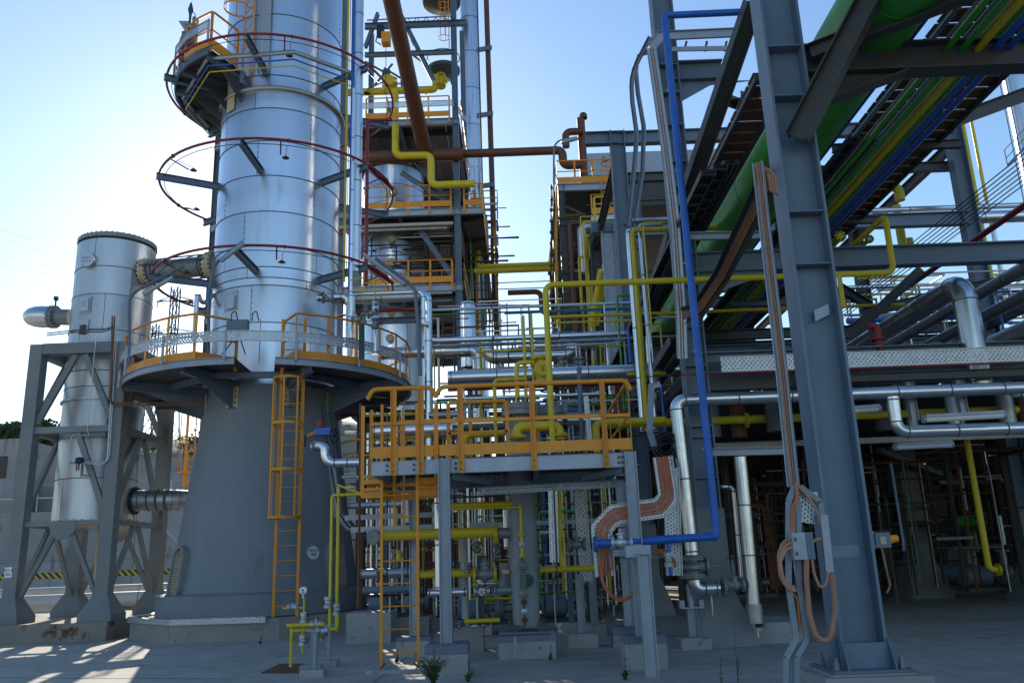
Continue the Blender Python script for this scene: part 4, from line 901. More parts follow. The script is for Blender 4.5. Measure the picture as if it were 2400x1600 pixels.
# thick yellow pipe across the ladder, with drum
yl = 15.2
cp_ = ppipe('thick yellow pipe with round capped end behind the orange ladder, joined to the grey drum', (902, 1255, yl), ('x', 1165), w=25, flanges=[(at(1163, 1252, yl), (1, 0, 0))])
p = at(902, 1255, yl); MB().lathe(p, [(0, .12), (.06, .1), (.095, .04), (.1, 0)], 18, ax=(-1, 0, 0)).obj('end_cap', 'yellow', cp_)
p = at(888, 1258, yl); valve('grey gate valve with large wheel at the left end of the thick yellow pipe', p, (.5, 1, 0), .075, (-1, 0, .0), 'valve_grey', 'valve_grey', wheel=1.5, stemk=3.2)
DX = at(1232, 1400, yl).x; DR = rad(63, at(1232, 1400, yl)); zD0, zD1 = .52, zat(DX, yl, 985)
t = thing('separator_drum', 'upright grey drum with bolted lid standing under the platform', 'drum', (DX, yl, .4))
MB().lathe((DX, yl, 0), [(0, zD0), (DR, zD0), (DR, zD1), (DR * .9, zD1 + .06)], 40).obj('shell', 'drum_paint', t)
zl_ = zat(DX, yl, 962); DRf = rad(80, at(1218, 955, yl))
MB().lathe((DX, yl, 0), [(DR, zl_ - .35), (DRf * .8, zl_ - .3), (DRf * .8, zl_ - .12), (DRf, zl_ - .1), (DRf, zl_ - .01), (0, zl_ - .01)], 40).obj('neck_flange', 'valve_grey', t); MB().lathe((DX, yl, 0), [(0, zl_), (DRf, zl_), (DRf, zl_ + .11), (0, zl_ + .12)], 40).obj('lid', 'valve_grey', t)
mb = MB()
for k in range(20): a = 2 * math.pi * k / 20; c = V((DX + math.cos(a) * DRf * .86, yl + math.sin(a) * DRf * .86, zl_)); mb.cyl(c - Z * .2, c + Z * .2, .026, 6)
mb.obj('lid_bolts', 'steel_dark', t)
for s in (-1, 1): MB().box((DX + s * DR - .06, yl - .16, .42), (DX + s * DR + .10, yl - .04, .52)).obj('base_lug', 'steel_dark', t); MB().cyl((DX + s * (DR + .05), yl - .1, .5), (DX + s * (DR + .05), yl - .1, .62), .03, 6).obj('anchor_bolt', 'steel_dark', t)
MB().tube([at(1168, 1249, yl), V((DX, yl, at(1168, 1249, yl).z))], rad(25, at(1168, 1249, yl)), 16).obj('side_nozzle', 'valve_grey', t); MB().tube([at(1165, 1383, yl), V((DX, yl, at(1165, 1383, yl).z))], rad(15, at(1165, 1383, yl)), 14).obj('side_nozzle', 'valve_grey', t)
pedestal('concrete pedestal with blue grey cap under the grey drum', DX, yl + .05, .95, .9, .42, .14)
# level bridle on the drum
yg = yl - DR - .12
t = thing('level_gauge', 'slim ribbed level gauge with round heads hung in front of the grey drum', 'gauge', at(1225, 1420, yg))
x_ = at(1226, 1350, yg).x; zz = lambda py: zat(x_, yg, py)
MB().tube([(x_, yg, zz(1465)), (x_, yg, zz(1180))], .022, 8).obj('bridle_pipe', 'rusty', t); mb = MB(); mb.box((x_ - .06, yg - .04, zz(1380)), (x_ + .04, yg + .04, zz(1338))); mb.obj('gauge_body', 'green_dark', t)
for k in range(8): q = zz(1339 + k * 5.6); MB().box((x_ - .085, yg - .052, q - .006), (x_ + .045, yg - .04, q + .006)).obj('gauge_rib', 'valve_grey', t)
for py in (1325, 1390): MB().lathe((x_, yg, zz(py)), [(0, .07), (.05, .06), (.085, .03), (.085, -.03), (0, -.04)], 20, ax=(0, -1, 0)).obj('gauge_head', 'valve_grey', t)
MB().lathe((x_ + .07, yg + .02, zz(1360)), [(0, .03), (.11, .02), (.11, -.02), (0, -.03)], 20, ax=(.3, -1, 0)).obj('gauge_disc', 'green_dark', t)
MB().tube([(x_, yg, zz(1300)), (x_, yg, zz(1180)), ], .026, 8).obj('upper_leg', 'yellow', t)
for py, m_ in ((1252, 'yellow'), (1302, 'yellow'), (1410, 'rusty'), (1452, 'rusty')): flange((x_, yg, zz(py)), Z, .024, m_, t, bolts=6, k=1.9)
for py in (1275, 1432): MB().lathe((x_, yg, zz(py)), [(0, .05), (.05, .03), (.05, -.03), (0, -.05)], 14, ax=(0, -1, 0)).obj('ball_valve', 'galv', t)
ppipe('thin rusty drain pipe across the foot of the grey drum', (1130, 1490, yl - .7), ('x', 1290), w=4, m='rusty')
ppipe('short light pipe post before the drum pedestal', (1209, 1540, yl - .75), ('z', 1492), w=7, m='steel_light')
# yellow pipework on the drum under and over the platform
ppipe('yellow relief pipe bending onto the top of the drum under the platform', (1030, 1186, yl - .1), ('x', 1228), ('z', 1205), w=14)
ppipe('thin yellow line under the relief pipe', (1030, 1194, yl - .4), ('x', 1220), ('z', 1240), w=5)
ppipe('looped yellow bypass with flanged ends on the drum side above the deck', (1212, 1030, yl - .5), ('z', 1000), ('x', 1310), ('z', 1030), w=24, bend=1.6, flanges=[(at(1212, 1024, yl - .5), Z), (at(1310, 1020, yl - .5), Z)])
ppipe('yellow elbow pipe left of the drum on the platform deck', (1090, 1055, yl), ('z', 1018), ('x', 1180), w=17)
ppipe('slim upright yellow pipe beside the drum through the guard rail', (1163, 1040, yl - .3), ('z', 890), ('x', 1230), w=9)
ppipe('thick upright yellow pipe rising from the deck and turning right across the whole rack', (1296, 1050, 14.6), ('z', 668), ('x', 2095), ('z', 506), ('y', 22), w=15, bend=2.6, n=18)
ppipe('first slim yellow vent stack with rounded top', (1236, 985, 15.5), ('z', 740), w=6.5); ppipe('second slim yellow vent stack slightly taller and further right', (1255, 985, 15.6), ('z', 735), w=6.5)
ppipe('yellow bridge pipe linking the vent stacks to a control valve', (1214, 960, 15.4), ('z', 850), ('x', 1268), w=11, flanges=[(at(1250, 848, 15.4), (1, 0, 0))])
p = at(1270, 868, 15.4); valve('yellow control valve body under the vent stack bridge', p, (0, 0, 1), .11, (0, -1, 0), 'yellow', 'yellow', wheel=.01)
t = valve('dark valve with flat wheel behind the thick yellow pipe on the deck', at(1292, 965, 16.2), (1, 0, 0), .12, (0, 0, 1), 'valve_grey', 'valve_grey', wheel=1.6)
valve('dark valve with flat wheel low behind the thick yellow pipe', at(1275, 1000, 16.6), (1, 0, 0), .10, (0, 0, 1), 'valve_grey', 'rusty', wheel=1.6)
# ================================================================== REAR PROCESS STRUCTURE (behind the tall column)
YD = 38.0
XD1, XD0 = at(1072, 500, YD).x, at(800, 500, YD).x; XD2 = at(1132, 500, YD).x
t = thing('process_structure', 'tall grey open steel structure with dark decks behind the silver column', 'structure', ((XD0 + XD1) / 2, YD + 8, 0))
zT = zat(XD1, YD, -140)
for y in (YD, YD + 8, YD + 16):
    for x in (XD0, XD1): column(t, x, y, 0, zT, .30, .30, 'steel_grey')
zds = []
for py in (292, 503, 681):
    zz = zat(at(1000, py, YD).x, YD, py); zds.append(zz)
    xr = XD2 if py == 503 else XD1 + .2
    for y in (YD, YD + 8, YD + 16): beam(t, (XD0 - .2, y, zz + .12), (xr, y, zz + .12), .34, .2, 'steel_light' if y == YD else 'steel_grey')
    for x in (XD0, (XD0 + XD1) / 2, XD1): beam(t, (x, YD + .2, zz + .1), (x, YD + 16, zz + .1), .3, .18)
    n = 8
    for i in range(n): MB().box((XD0 - .2 + (xr - XD0 + .2) * i / n, YD + .05, zz + .3), (XD0 - .2 + (xr - XD0 + .2) * (i + 1) / n - .01, YD + 16, zz + .36)).obj('deck_plate', 'steel_dark', t, smooth=False)
    for k in range(5): MB().ibeam((XD0, YD + 1.4 + k * 3, zz + .18), (xr, YD + 1.4 + k * 3, zz + .18), .2, .12).obj('joist', 'steel_dark', t)
for py in (55, 122): zz = zat(XD1, YD, py); beam(t, (at(855, py, YD).x, YD, zz), (at(1090 if py < 100 else 1064, py, YD).x, YD, zz), .32 if py < 100 else .22, .2)
for (x0, y0, x1_, y1, w) in ((921, 0, 1016, 189, .24), (886, 32, 856, 112, .22), (912, -20, 985, 262, .26), (985, 540, 1066, 655, .25), (940, 405, 1064, 482, .22), (872, 545, 846, 590, .2), (1020, 360, 960, 290, .15), (858, 540, 842, 600, .15), (975, 380, 1062, 480, .18)):
    MB().ibeam(at(x0, y0, YD + .12), at(x1_, y1, YD + .12), w, w * .8).obj('diagonal_brace', 'steel_grey', t)
for (x0, y0, x1_, y1) in ((856, 145, 930, 186), (878, 200, 920, 150), (965, 128, 1010, 160), (900, 160, 1000, 220)): MB().bar(at(x0, y0, YD + 7.9), at(x1_, y1, YD + 7.9), .1, .1).obj('tie_rod', 'steel_dark', t)
a = at(905, 170, YD + 7.8); MB().box(a - V((.25, .02, .2)), a + V((.25, .02, .2))).obj('brace_gusset', 'steel_dark', t)
for k, (zz, lb, h) in enumerate(zip(zds, ('upper', 'middle', 'lower'), (1.15, 1.15, 1.15))):
    pts = [V((XD0 + 1.2, YD - .12, zz + .36)), V((XD1 - .3, YD - .12, zz + .36))]; railing('orange guard rail on the %s deck of the rear structure' % lb, pts, h=h, sp=1.2, toe=.3, wpost=.09, rr=.035, drop=.35)
railing('short orange guard rail on the side landing right of the rear structure column', [V((XD1 + .35, YD - .12, zds[1] + .36)), V((XD2, YD - .12, zds[1] + .36)), V((XD2, YD + 6, zds[1] + .36))], h=1.15, sp=.7, toe=.3, wpost=.09, rr=.035, drop=.3)
railing('orange guard rail on the right flank of the upper deck of the rear structure', [V((XD1 + .25, YD + .3, zds[0] + .36)), V((XD1 + .25, YD + 14, zds[0] + .36))], h=1.1, sp=1.6, toe=.3)
railing('orange guard rail on the right flank of the lower deck of the rear structure', [V((XD1 + .25, YD + .3, zds[2] + .36)), V((XD1 + .25, YD + 14, zds[2] + .36))], h=1.1, sp=1.6, toe=.3)
vtray('cable_tray', 'pale cable tray along the upper deck rail of the rear structure', [V((at(852, 262, YD).x, YD - .3, zds[0] + .85)), V((at(1062, 255, YD).x, YD - .3, zds[0] + .85)), V((XD1 + .5, YD + 1, zds[0] + .6))], .3)
# second column inside
VX2, VY2 = at(922, 600, YD + 3.4).x, YD + 3.6; R2 = 1.62
t = thing('second_column', 'wide silver clad column standing inside the rear structure between its decks', 'column', (VX2, VY2, 0))
zz = [0] + [zat(VX2, VY2 - R2, y) for y in (1000, 900, 820, 745, 690, 640, 580, 520, 470, 430, 385)]
for i in range(len(zz) - 1):
    for k in range(3): a = -2.2 + 2.094 * k + i * .4; MB().lathe((VX2, VY2, 0), [(R2, zz[i] + .008), (R2, zz[i + 1] - .008)], 16, a + .005, a + 2.089).obj('cladding_sheet', 'tower_clad', t)
    MB().ring((VX2, VY2, zz[i + 1]), Z, R2 + .004, .014, 48, 5).obj('joint_band', 'seam', t)
MB().lathe((VX2, VY2, 0), [(R2 - .02, 0), (R2 - .02, zz[-1] - .3), (R2 * .7, zz[-1] + .4), (0, zz[-1] + .7)], 40).obj('inner_wall', 'clad_dull', t)
for (px, py) in ((921, 447), (918, 560), (917, 614), (916, 730), (914, 792)):
    c = at(px, py, VY2 - R2 - .18); mb = MB(); mb.lathe(c + V((0, .3, 0)), [(.15, 0), (.15, .22), (.21, .22), (.21, .3), (0, .3)], 24, ax=(0, -1, 0))
    o = mb.obj('manway', 'beige', t); mb = MB()
    for k in range(12): a = k * .5236; q = c + V((math.cos(a) * .175, -.01, math.sin(a) * .175)); mb.cyl(q, q - V((0, .03, 0)), .02, 6)
    mb.obj('manway_bolts', 'black', o)
# third slim tower behind and the brown riser
YT = 54.0
t = thing('third_column', 'slim silver column far behind at the right edge of the rear structure', 'column', (at(1105, 300, YT).x, YT, 0))
cx = at(1104, 200, YT).x; rt_ = rad(43, at(1104, 200, YT)); zz = [0] + [zat(cx, YT, y) for y in (900, 760, 640, 520, 400, 300, 215, 130, 50, -40, -130)]
for i in range(len(zz) - 1):
    for k in range(2): MB().lathe((cx, YT, 0), [(rt_, zz[i] + .01), (rt_, zz[i + 1] - .01)], 14, -2.5 + 3.1416 * k + .01, .63 + 3.1416 * k).obj('cladding_sheet', 'tower_clad', t)
    MB().ring((cx, YT, zz[i + 1]), Z, rt_ + .01, .02, 28, 5).obj('joint_band', 'seam', t)
MB().lathe((cx, YT, 0), [(rt_ - .03, 0), (rt_ - .03, zz[-1])], 20).obj('inner_wall', 'seam', t)
t = thing('round_landing', 'dark plated landing with orange ladder at the top edge behind the brown pipe', 'platform', at(1030, 20, 52)); p = at(1035, 10, 52); MB().lathe(p, [(0, -.6), (1.35, .0), (1.4, .25), (0, .25)], 20).obj('deck_plate', 'steel_dark', t); MB().ring(p + Z * 1.2, Z, 1.4, .04, 24, 6).obj('rail', 'orange', t)
p = at(1053, 118, 51); ladder('distant orange caged ladder under the round landing behind the structure', (p.x, 51, p.z), zat(p.x, 51, -30), .5, (-1, 0, 0), cage=(p.z + 1, p.z + 5), rail=.12)
p = at(1040, 170, 50); t = thing('round_landing', 'dark plated landing behind the structure above the yellow elbow', 'platform', p); MB().lathe(p, [(0, -.4), (1.1, .0), (1.1, .25), (0, .25)], 20).obj('deck_plate', 'steel_dark', t); MB().ring(p + Z * 1.1, Z, 1.1, .035, 24, 6).obj('rail', 'steel_grey', t)
ppipe('tall brown riser pipe standing against the sky right of the rear structure', (1165, 800, 50), ('z', -60), w=14, m='brown', n=12)
for k, py in enumerate((112, 266, 432)): a = at(1118, py + 6, 50); b = at(1152 + k * 3, py, 49.6); tag(MB().bar(a, b, .15, .3).obj('pipe_bracket', 'steel_grey'), ('top', 'middle', 'lowest')[k] + ' grey bracket holding the brown riser to the far column', 'bracket')
for k, (px, w, m_) in enumerate(((1128, 4, 'steel_dark'), (1093, 14, 'clad'), (1112, 8, 'clad'), (1122, 6, 'clad_dull'))):
    ppipe(('thin dark riser next to the brown riser', 'silver riser on the right flank of the rear structure', 'second thinner silver riser on the flank of the rear structure', 'thin dull riser on the flank of the rear structure')[k], (px + 12, 760, 48 - k), ('z', -40 if k == 0 else 360), w=w, m=m_, seams=0 if k == 0 or k == 3 else 2.2)
# big brown overhead pipe and header
pipe('overhead_pipe', 'huge brown overhead pipe sloping down from the top of the picture', [at(897, -90, 29.5), at(995, 352, YD - .5)], r=.37, m='brown', n=24)
ppipe('horizontal brown header pipe across the rear structure', (850, 370, YD - .2), ('x', 1085), w=30, m='brown', n=20)
ppipe('slimmer brown pipe bridging the sky gap to the right structure', (1080, 361, YD), ('x', 1318), ('z', 388), ('x', 1365), w=20, m='brown', bend=1.3)
cp_ = ppipe('brown elbow pipe over the right platform with a rounded top', (1372, 460, YD + 1), ('z', 278), w=19, m='brown'); ppipe('brown crossover pipe curling above the right platform', (1366, 308, YD + .6), ('x', 1325), ('z', 345), w=17, m='brown', bend=1.5)
ppipe('brown lower pipe in the gap between the two structures', (1190, 686, 42), ('x', 1268), ('z', 735), ('x', 1340), w=13, m='brown')
p = at(1367, 274, YD + 1); MB().lathe(p, [(0, .24), (.14, .2), (.21, .08), (.21, -.1)], 16).obj('end_cap', 'brown', cp_)
# yellow lines of the rear structure
ppipe('thick yellow header on the top deck of the rear structure', (800, 218, YD + 1), ('x', 1022), ('z', 178), w=17, bend=1.4)
ppipe('upright yellow pipe dropping from the top header through the upper deck', (926, 212, YD + .8), ('z', 290), w=17, n=16); ppipe('fat yellow S-bend pipe hanging below the upper deck in front of the brown header', (927, 292, YD - .75), ('z', 366), ('x', 1010), ('z', 434), ('x', 1112), w=17, bend=1.8, n=16)
ppipe('short yellow hook pipe on the top header', (903, 212, YD + 1), ('z', 182), ('x', 916), w=15, bend=1.2)
valve('yellow valve at the right end of the top header', at(1033, 190, YD + 1), (0, .2, 1), .15, (1, 0, 0), 'yellow', 'yellow', wheel=1.4); valve('yellow valve next to the hook pipe on the top header', at(915, 197, YD + 1.2), (0, 1, 0), .16, (1, 0, 0), 'yellow', 'yellow', wheel=1.3)
ppipe('upright yellow pipe in the dark right flank of the rear structure', (1121, 640, 44), ('z', 555), w=15)
ppipe('upper yellow pipe bridging to the right structure', (1122, 624, 41), ('x', 1335), w=10); ppipe('lower thicker yellow pipe bridging to the right structure', (1112, 636, 40.5), ('x', 1330), w=14)
ppipe('upper thin dark line across the sky gap', (1108, 665, 40), ('x', 1300), w=2.5, m='steel_dark'); ppipe('lower thin dark line across the sky gap', (1108, 680, 40), ('x', 1300), w=2.5, m='steel_dark')
ppipe('green tie pipe under the right landing of the rear structure', (1106, 700, 42), ('z', 545), ('x', 1085), w=4, m='green')
ppipe('upper pale pipe slung under the middle deck of the rear structure', (790, 533, YD - .3), ('x', 1062), w=9, m='beige_pipe'); ppipe('lower pale pipe slung under the middle deck of the rear structure', (790, 543, YD - .1), ('x', 1048), w=9, m='clad_dull'); ppipe('pale pipe slung under the lower deck of the rear structure', (880, 692, YD - .3), ('x', 1060), w=7, m='clad_dull')
# hoist
p = at(900, 85, YD - .6); t = thing('chain_hoist', 'orange chain hoist hanging from the top beam of the rear structure', 'hoist', p); MB().box(p + V((-.1, -.25, -.5)), p + V((.32, .25, .1))).obj('gear_case', 'orange', t); MB().box(p + V((-.35, -.2, .0)), p + V((0, .2, .55))).obj('trolley', 'black', t); MB().cyl(p + V((0.1, 0, -.5)), p + V((.1, 0, -3.4)), .02, 5).obj('chain', 'steel_dark', t); MB().tube([p + V((-.3, 0, .3)), p + V((-.42, 0, -.3)), p + V((-.15, 0, -.5))], .035, 6).obj('festoon_cable', 'black', t)
o = MB()
for k in range(5):
    a = at(955 + k * 22, 42, YD - .3); b = at(977 + k * 22, 41, YD - .3); o.tube([a, a * .5 + b * .5 - Z * (.35), b], .02, 5)
tag(o.obj('festoon_loops', 'black'), 'festoon cable loops along the top beam of the rear structure', 'cable'); tag(MB().bar(at(860, 48, YD - .3), at(1062, 38, YD - .3), .05, .05).obj('festoon_rail', 'steel_grey'), 'thin rail carrying the festoon loops above the top beam', 'rail')
# silver pipes near the column on its right
YA = 21.6
ppipe('upright blue pipe close to the right side of the tall column', (817, 780, YA - .1), ('z', -60), w=8, m='blue'); ppipe('upright silver pipe beside the blue one at the right of the tall column', (820, 840, YA - .4), ('z', 205), w=8, m='clad', seams=1.6)
ppipe('fat upright silver pipe at the right of the tall column', (833, 645, YA), ('z', -60), w=25, m='clad', seams=1.35, n=20); ppipe('upright yellow pipe hugging the right side of the tall column', (806, 660, YA + .2), ('z', -40), w=6)
for k, px in enumerate((812, 816)): ppipe(('left', 'right')[k] + ' hairline tube between the tall column and the silver risers', (px - 4, 640, YA + .5), ('z', -40), w=2, m='steel_grey')
ppipe('upright dark red pipe feeding the spray rings', (858, 665, YA), ('z', 283), ('x', 920), w=8.5, m='red'); 
for k, (z_, nm) in enumerate(zip(zc3[1:], ('middle', 'lowest'))): a = V((at(858, 470, YA).x, YA, z_)); tag(MB().tube([a, V((X0 + 3.42, Y0, z_))], .06, 8).obj('branch_pipe', 'red'), 'short dark red branch feeding the %s spray ring' % nm, 'pipe')
ppipe('drum shaped dark cap on the fat silver riser', (833, 672, YA), ('z', 640), w=29, m='valve_grey', name='expansion_joint')
ppipe('silver pipe turning right under the fat riser', (818, 815, YA), ('z', 695), ('x', 745), w=18, m='clad', seams=.7); ppipe('upright silver pipe with bands right of the column at platform level', (822, 850, YA - .6), ('z', 690), w=19, m='clad', seams=.7)
ppipe('long dark silver pipe leaving the column towards the right', (800, 702, YA + .3), ('x', 990), w=22, m='clad_dull', seams=1.4); ppipe('silver blue banded pipe above the long dark one', (822, 690, YA + .2), ('x', 992), ('z', 760), ('x', 1005), w=12, m='clad', seams=1.3)
ppipe('upright silver pipe with elbow in the middle of the picture', (1007, 1100, 22), ('z', 690), ('x', 975), w=20, m='clad', seams=1.2, bend=1.8)
ppipe('upright silver pipe with clamp below the black valve', (879, 830, 21), ('z', 700), w=17, m='clad', seams=.7)
ppipe('dark red pipe running right from the column', (880, 728, 22.4), ('x', 992), w=9, m='red')
for k, (px, py, ax, st, w) in enumerate(((768, 701, (1, 0, 0), (-.6, -.2, .6), 10), (852, 745, (0, 0, 1), (-1, -.1, .1), 8), (872, 735, (1, -.2, .3), (.6, -.2, .3), 9), (881, 708, (0, 0, 1), (1, 0, .2), 5), (835, 748, (1, 0, 0), (0, 0, 1), 8), (879, 758, (0, 0, 1), (1, -.4, 0), 9), (858, 722, (0, 0, 1), (-1, -.5, .1), 6))):
    p = at(px, py, 20.6); valve(('dark nozzle valve on the lower right side of the tall column', 'grey valve above the ring platform right of the column', 'big dark actuated valve right of the column', 'small bright valve under the yellow impulse line', 'bright valve on the silver branch above the platform rail', 'clamped valve on the upright silver pipe', 'small grey bleed valve among the valves right of the column')[k], p, ax, rad(w, p), st, 'valve_grey' if k not in (3, 4) else 'galv', 'valve_grey', wheel=1.6)
for k, pts in enumerate(([at(852, 705, 20.4), at(852, 650, 20.4), at(815, 658, 20.4)], [at(880, 700, 20.4), at(880, 657, 20.4), at(855, 665, 20.4)], [at(815, 683, 20.5), at(925, 682, 20.5)])): pipe('pipe', ('left thin yellow instrument line right of the column', 'right thin yellow instrument line right of the column', 'horizontal thin yellow line above the silver pipes right of the column')[k], pts, w=3.2)
for k, px in enumerate((848, 853)): o = MB().tube([at(px - 3, 760, 20.3), at(px - 3, 840, 20.3)], .05, 8).obj('chain_drop', 'green_dark'); tag(o, ('left', 'right')[k] + ' dark hanging chain strand behind the ring platform rail', 'chain')
P = fillet([at(985, 880, 18.8), at(980, 760, 18.8), at(973, 680, 18.8), at(955, 660, 18.8), at(880, 605, 18.8)], .35); t = thing('lamp_arm', 'long bent grey lamp post with sloping strip lamp right of the tall column', 'lamp', P[0]); MB().tube(P, .045, 10).obj('arm', 'steel_grey', t); MB().bar(at(852, 596, 18.75), at(950, 668, 18.75), .16, .07).obj('strip_lamp', 'steel_light', t)
beamt = thing('pipe_bridge', 'grey horizontal beam behind the valves right of the column', 'beam', at(940, 750, 23)); MB().ibeam(at(885, 752, 23), at(1000, 748, 23), .17, .14).obj('beam', 'steel_grey', beamt)
# ================================================================== PIPE RACK ON THE RIGHT
XC, XR2 = 3.56, 14.2
zb16 = at(1990, 605, 16).z; zb24 = at(1990, 462, 24).z; zc24 = at(1473, 308, 24).z
BENT = thing('pipe_rack', 'big grey steel pipe rack of repeated portal frames on the right', 'pipe rack', (8.8, 28, 0))
for y in (16, 24, 32, 40, 48):
    zt = 15.5 if y == 16 else zc24
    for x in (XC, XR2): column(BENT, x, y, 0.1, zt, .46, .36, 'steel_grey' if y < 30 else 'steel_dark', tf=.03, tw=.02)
    if y == 16:
        for zz in [zat(XC, 16, q) for q in (160, 225, 300, 385, 445, 535, 600, 672, 745, 770, 860, 1000, 1025, 1120, 1200)]:
            MB().box((XC - .20, 15.83, zz - .012), (XC + .20, 15.985, zz + .012)).obj('stiffener', 'steel_grey', BENT, smooth=False)
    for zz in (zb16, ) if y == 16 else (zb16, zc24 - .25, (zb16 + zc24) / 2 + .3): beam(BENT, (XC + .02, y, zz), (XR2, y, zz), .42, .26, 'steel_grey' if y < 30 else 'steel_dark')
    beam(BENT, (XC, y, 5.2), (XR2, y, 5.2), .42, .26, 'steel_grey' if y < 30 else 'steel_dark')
    if y == 24: beam(BENT, (XC - 1, y, zc24 - .23), (XC + .2, y, zc24 - .23), .42, .26)
    for s, x in ((1, XC), (-1, XR2)):
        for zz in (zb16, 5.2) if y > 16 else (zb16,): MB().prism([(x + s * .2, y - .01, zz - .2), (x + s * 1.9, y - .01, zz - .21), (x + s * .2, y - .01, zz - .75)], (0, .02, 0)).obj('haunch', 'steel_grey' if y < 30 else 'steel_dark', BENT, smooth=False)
z11 = zat(XC, 16, 172); beam(BENT, (XC, 16, z11), (4.75, 16, z11), .45, .26)
MB().prism([(XC + .2, 15.99, z11 - .22), (XC + 1.9, 15.99, z11 - .25), (XC + .9, 15.99, z11 - .33), (XC + .2, 15.99, z11 - .72)], (0, .02, 0)).obj('haunch', 'steel_grey', BENT, smooth=False)
zl5 = zat(XC, 16, 885); MB().box((XC + .24, 15.9, zl5 - .28), (XC + 3.2, 16.1, zl5 + .28)).obj('box_beam', 'steel_dark', BENT, smooth=False); beam(BENT, (XC + 3.2, 16, zl5), (XR2, 16, zl5), .5, .26)
for x in (XC, XR2):
    for zz in (zb16 + .6, 5.8, zc24 - .8): MB().ibeam((x, 16.2 if zz < zc24 - 1 else 24.2, zz), (x, 48, zz), .34, .2).obj('runner_beam', 'steel_dark', BENT)
for (a, b, Ya, Yb, w) in (((1598, 497), (1766, 5), 15.7, 12.6, .30), ((1577, 545), (1515, 735), 16.8, 20.5, .26), ((1583, 795), (1528, 880), 16.5, 19.5, .22), ((1722, 232), (1800, 262), 14.2, 15.2, .28)):
    MB().ibeam(at(*a, Ya), at(*b, Yb), w, w * .9, up=(1, 0, 0)).obj('diagonal_brace', 'steel_dark', BENT)
a = at(1850, 930, 16); 
beam(BENT, at(2020, 735, 20), at(2420, 640, 20), .22, .16, 'steel_dark', 'diagonal_brace'); beam(BENT, at(1990, 790, 18), at(2160, 630, 18), .2, .16, 'steel_dark', 'diagonal_brace'); beam(BENT, at(1965, 672, 19), at(2035, 715, 19), .2, .16, 'steel_dark', 'diagonal_brace')
beam(BENT, at(2040, 355, 22), at(2420, 215, 22), .36, .24, 'steel_dark', 'diagonal_brace')
for py, h in ((385, .3), (795, .34), (765, .3)): 
    zz = at(2100, py, 24).z; beam(BENT, (XC, 24.3, zz), (XR2, 24.3, zz), h, .2, 'steel_dark')
# foot blocks
for y in (16, 24, 32, 40, 48):
    for x in (XC, XR2): MB().lathe((x, y, 0), [(.001, 0), (.82, 0), (.70, .35), (.38, 1.0), (.36, 2.4), (.001, 2.4)], 4, math.pi / 4, math.pi / 4 + 2 * math.pi).obj('fireproof_foot', 'fireproof' if y != 16 else 'fireproof', BENT, smooth=False)
tag(MB().box((XC - .25, 15.75, 0), (XC + 1.5, 17.3, .36)).obj('foundation_block', 'pedestal', smooth=False), 'wide low concrete block at the foot of the left rack column', 'foundation')
# ---- near column with base and portal beam
XN0, XN1, YN = 3.525, 4.04, 9.80
t = thing('portal_column', 'large near grey steel H column with bolted gusseted base at the right', 'column', ((XN0 + XN1) / 2, YN + .25, .32))
xm = (XN0 + XN1) / 2; zn1 = 12.6
MB().ibeam((xm, YN + .2, .33), (xm, YN + .2, zn1), XN1 - XN0, .4, .034, .022, (1, 0, 0)).obj('shaft', 'steel_grey', t)
for py in (115, 230, 500, 622): zz = zat(xm, YN + .1, py); MB().box((XN0 + .035, YN + .015, zz - .01), (XN1 - .035, YN + .187, zz + .01)).obj('stiffener', 'steel_grey', t, smooth=False)
a = at(1916, 735, YN + .2); 
MB().box((XN0 - .18, YN - .18, .30), (XN1 + .18, YN + .58, .335)).obj('base_plate', 'steel_grey', t, smooth=False)
MB().box((XN0 - .02, YN - .012, .335), (XN1 + .02, YN + .010, .60)).obj('base_gusset', 'steel_grey', t, smooth=False)
for x in (XN0, XN1):
    for s in (-1, 1):
        if (x == XN0) == (s < 0): MB().prism([(x, YN + .1, .335), (x + s * .16, YN + .1, .335), (x + s * .155, YN + .1, .45), (x + s * .035, YN + .1, .67), (x, YN + .1, .67)], (0, .02, 0)).obj('base_gusset', 'steel_grey', t, smooth=False)
    MB().prism([(x - .01, YN - .013, .335), (x - .01, YN - .15, .335), (x - .01, YN - .135, .42), (x - .01, YN - .013, .65)], (.022, 0, 0)).obj('base_gusset', 'steel_grey', t, smooth=False)
for (x, y) in ((XN0 - .1, YN - .06), (XN1 + .1, YN - .06), (XN0 - .1, YN + .42), (XN1 + .1, YN + .42)):
    mb = MB().cyl((x, y, .336), (x, y, .36), .042, 6); mb.cyl((x, y, .36), (x, y, .46), .022, 10); mb.cyl((x, y, .36), (x, y, .41), .036, 6); mb.obj('anchor_bolt', 'valve_grey', t)
p = at(1916, 737, YN + .15); MB().prism([p + V((-.055, -.05, -.1)), p + V((-.055, -.05, .04)), p + V((.13, -.05, .12)), p + V((.13, -.05, -.015))], (0, .03, 0)).obj('connection_plate', 'steel_light', t, smooth=False)
z_ = zat(xm, YN + .18, 1291); MB().box((XN0 + .04, YN + .183, z_ - .065), (XN1 - .10, YN + .1865, z_ + .065)).obj('paint_patch', 'patch', t, smooth=False)
P_ = thing('concrete_pedestal', 'large grey concrete pedestal under the near H column', 'pedestal', (xm, YN + .25, 0))
MB().box((XN0 - .32, YN - .30, 0), (XN1 + .32, YN + .72, .28)).obj('block', 'pedestal', P_, smooth=False); MB().box((XN0 - .2, YN - .2, .282), (XN1 + .2, YN + .60, .298)).obj('grout_pad', 'concrete', P_, smooth=False)
zq = at(2100, 140, YN + .25).z
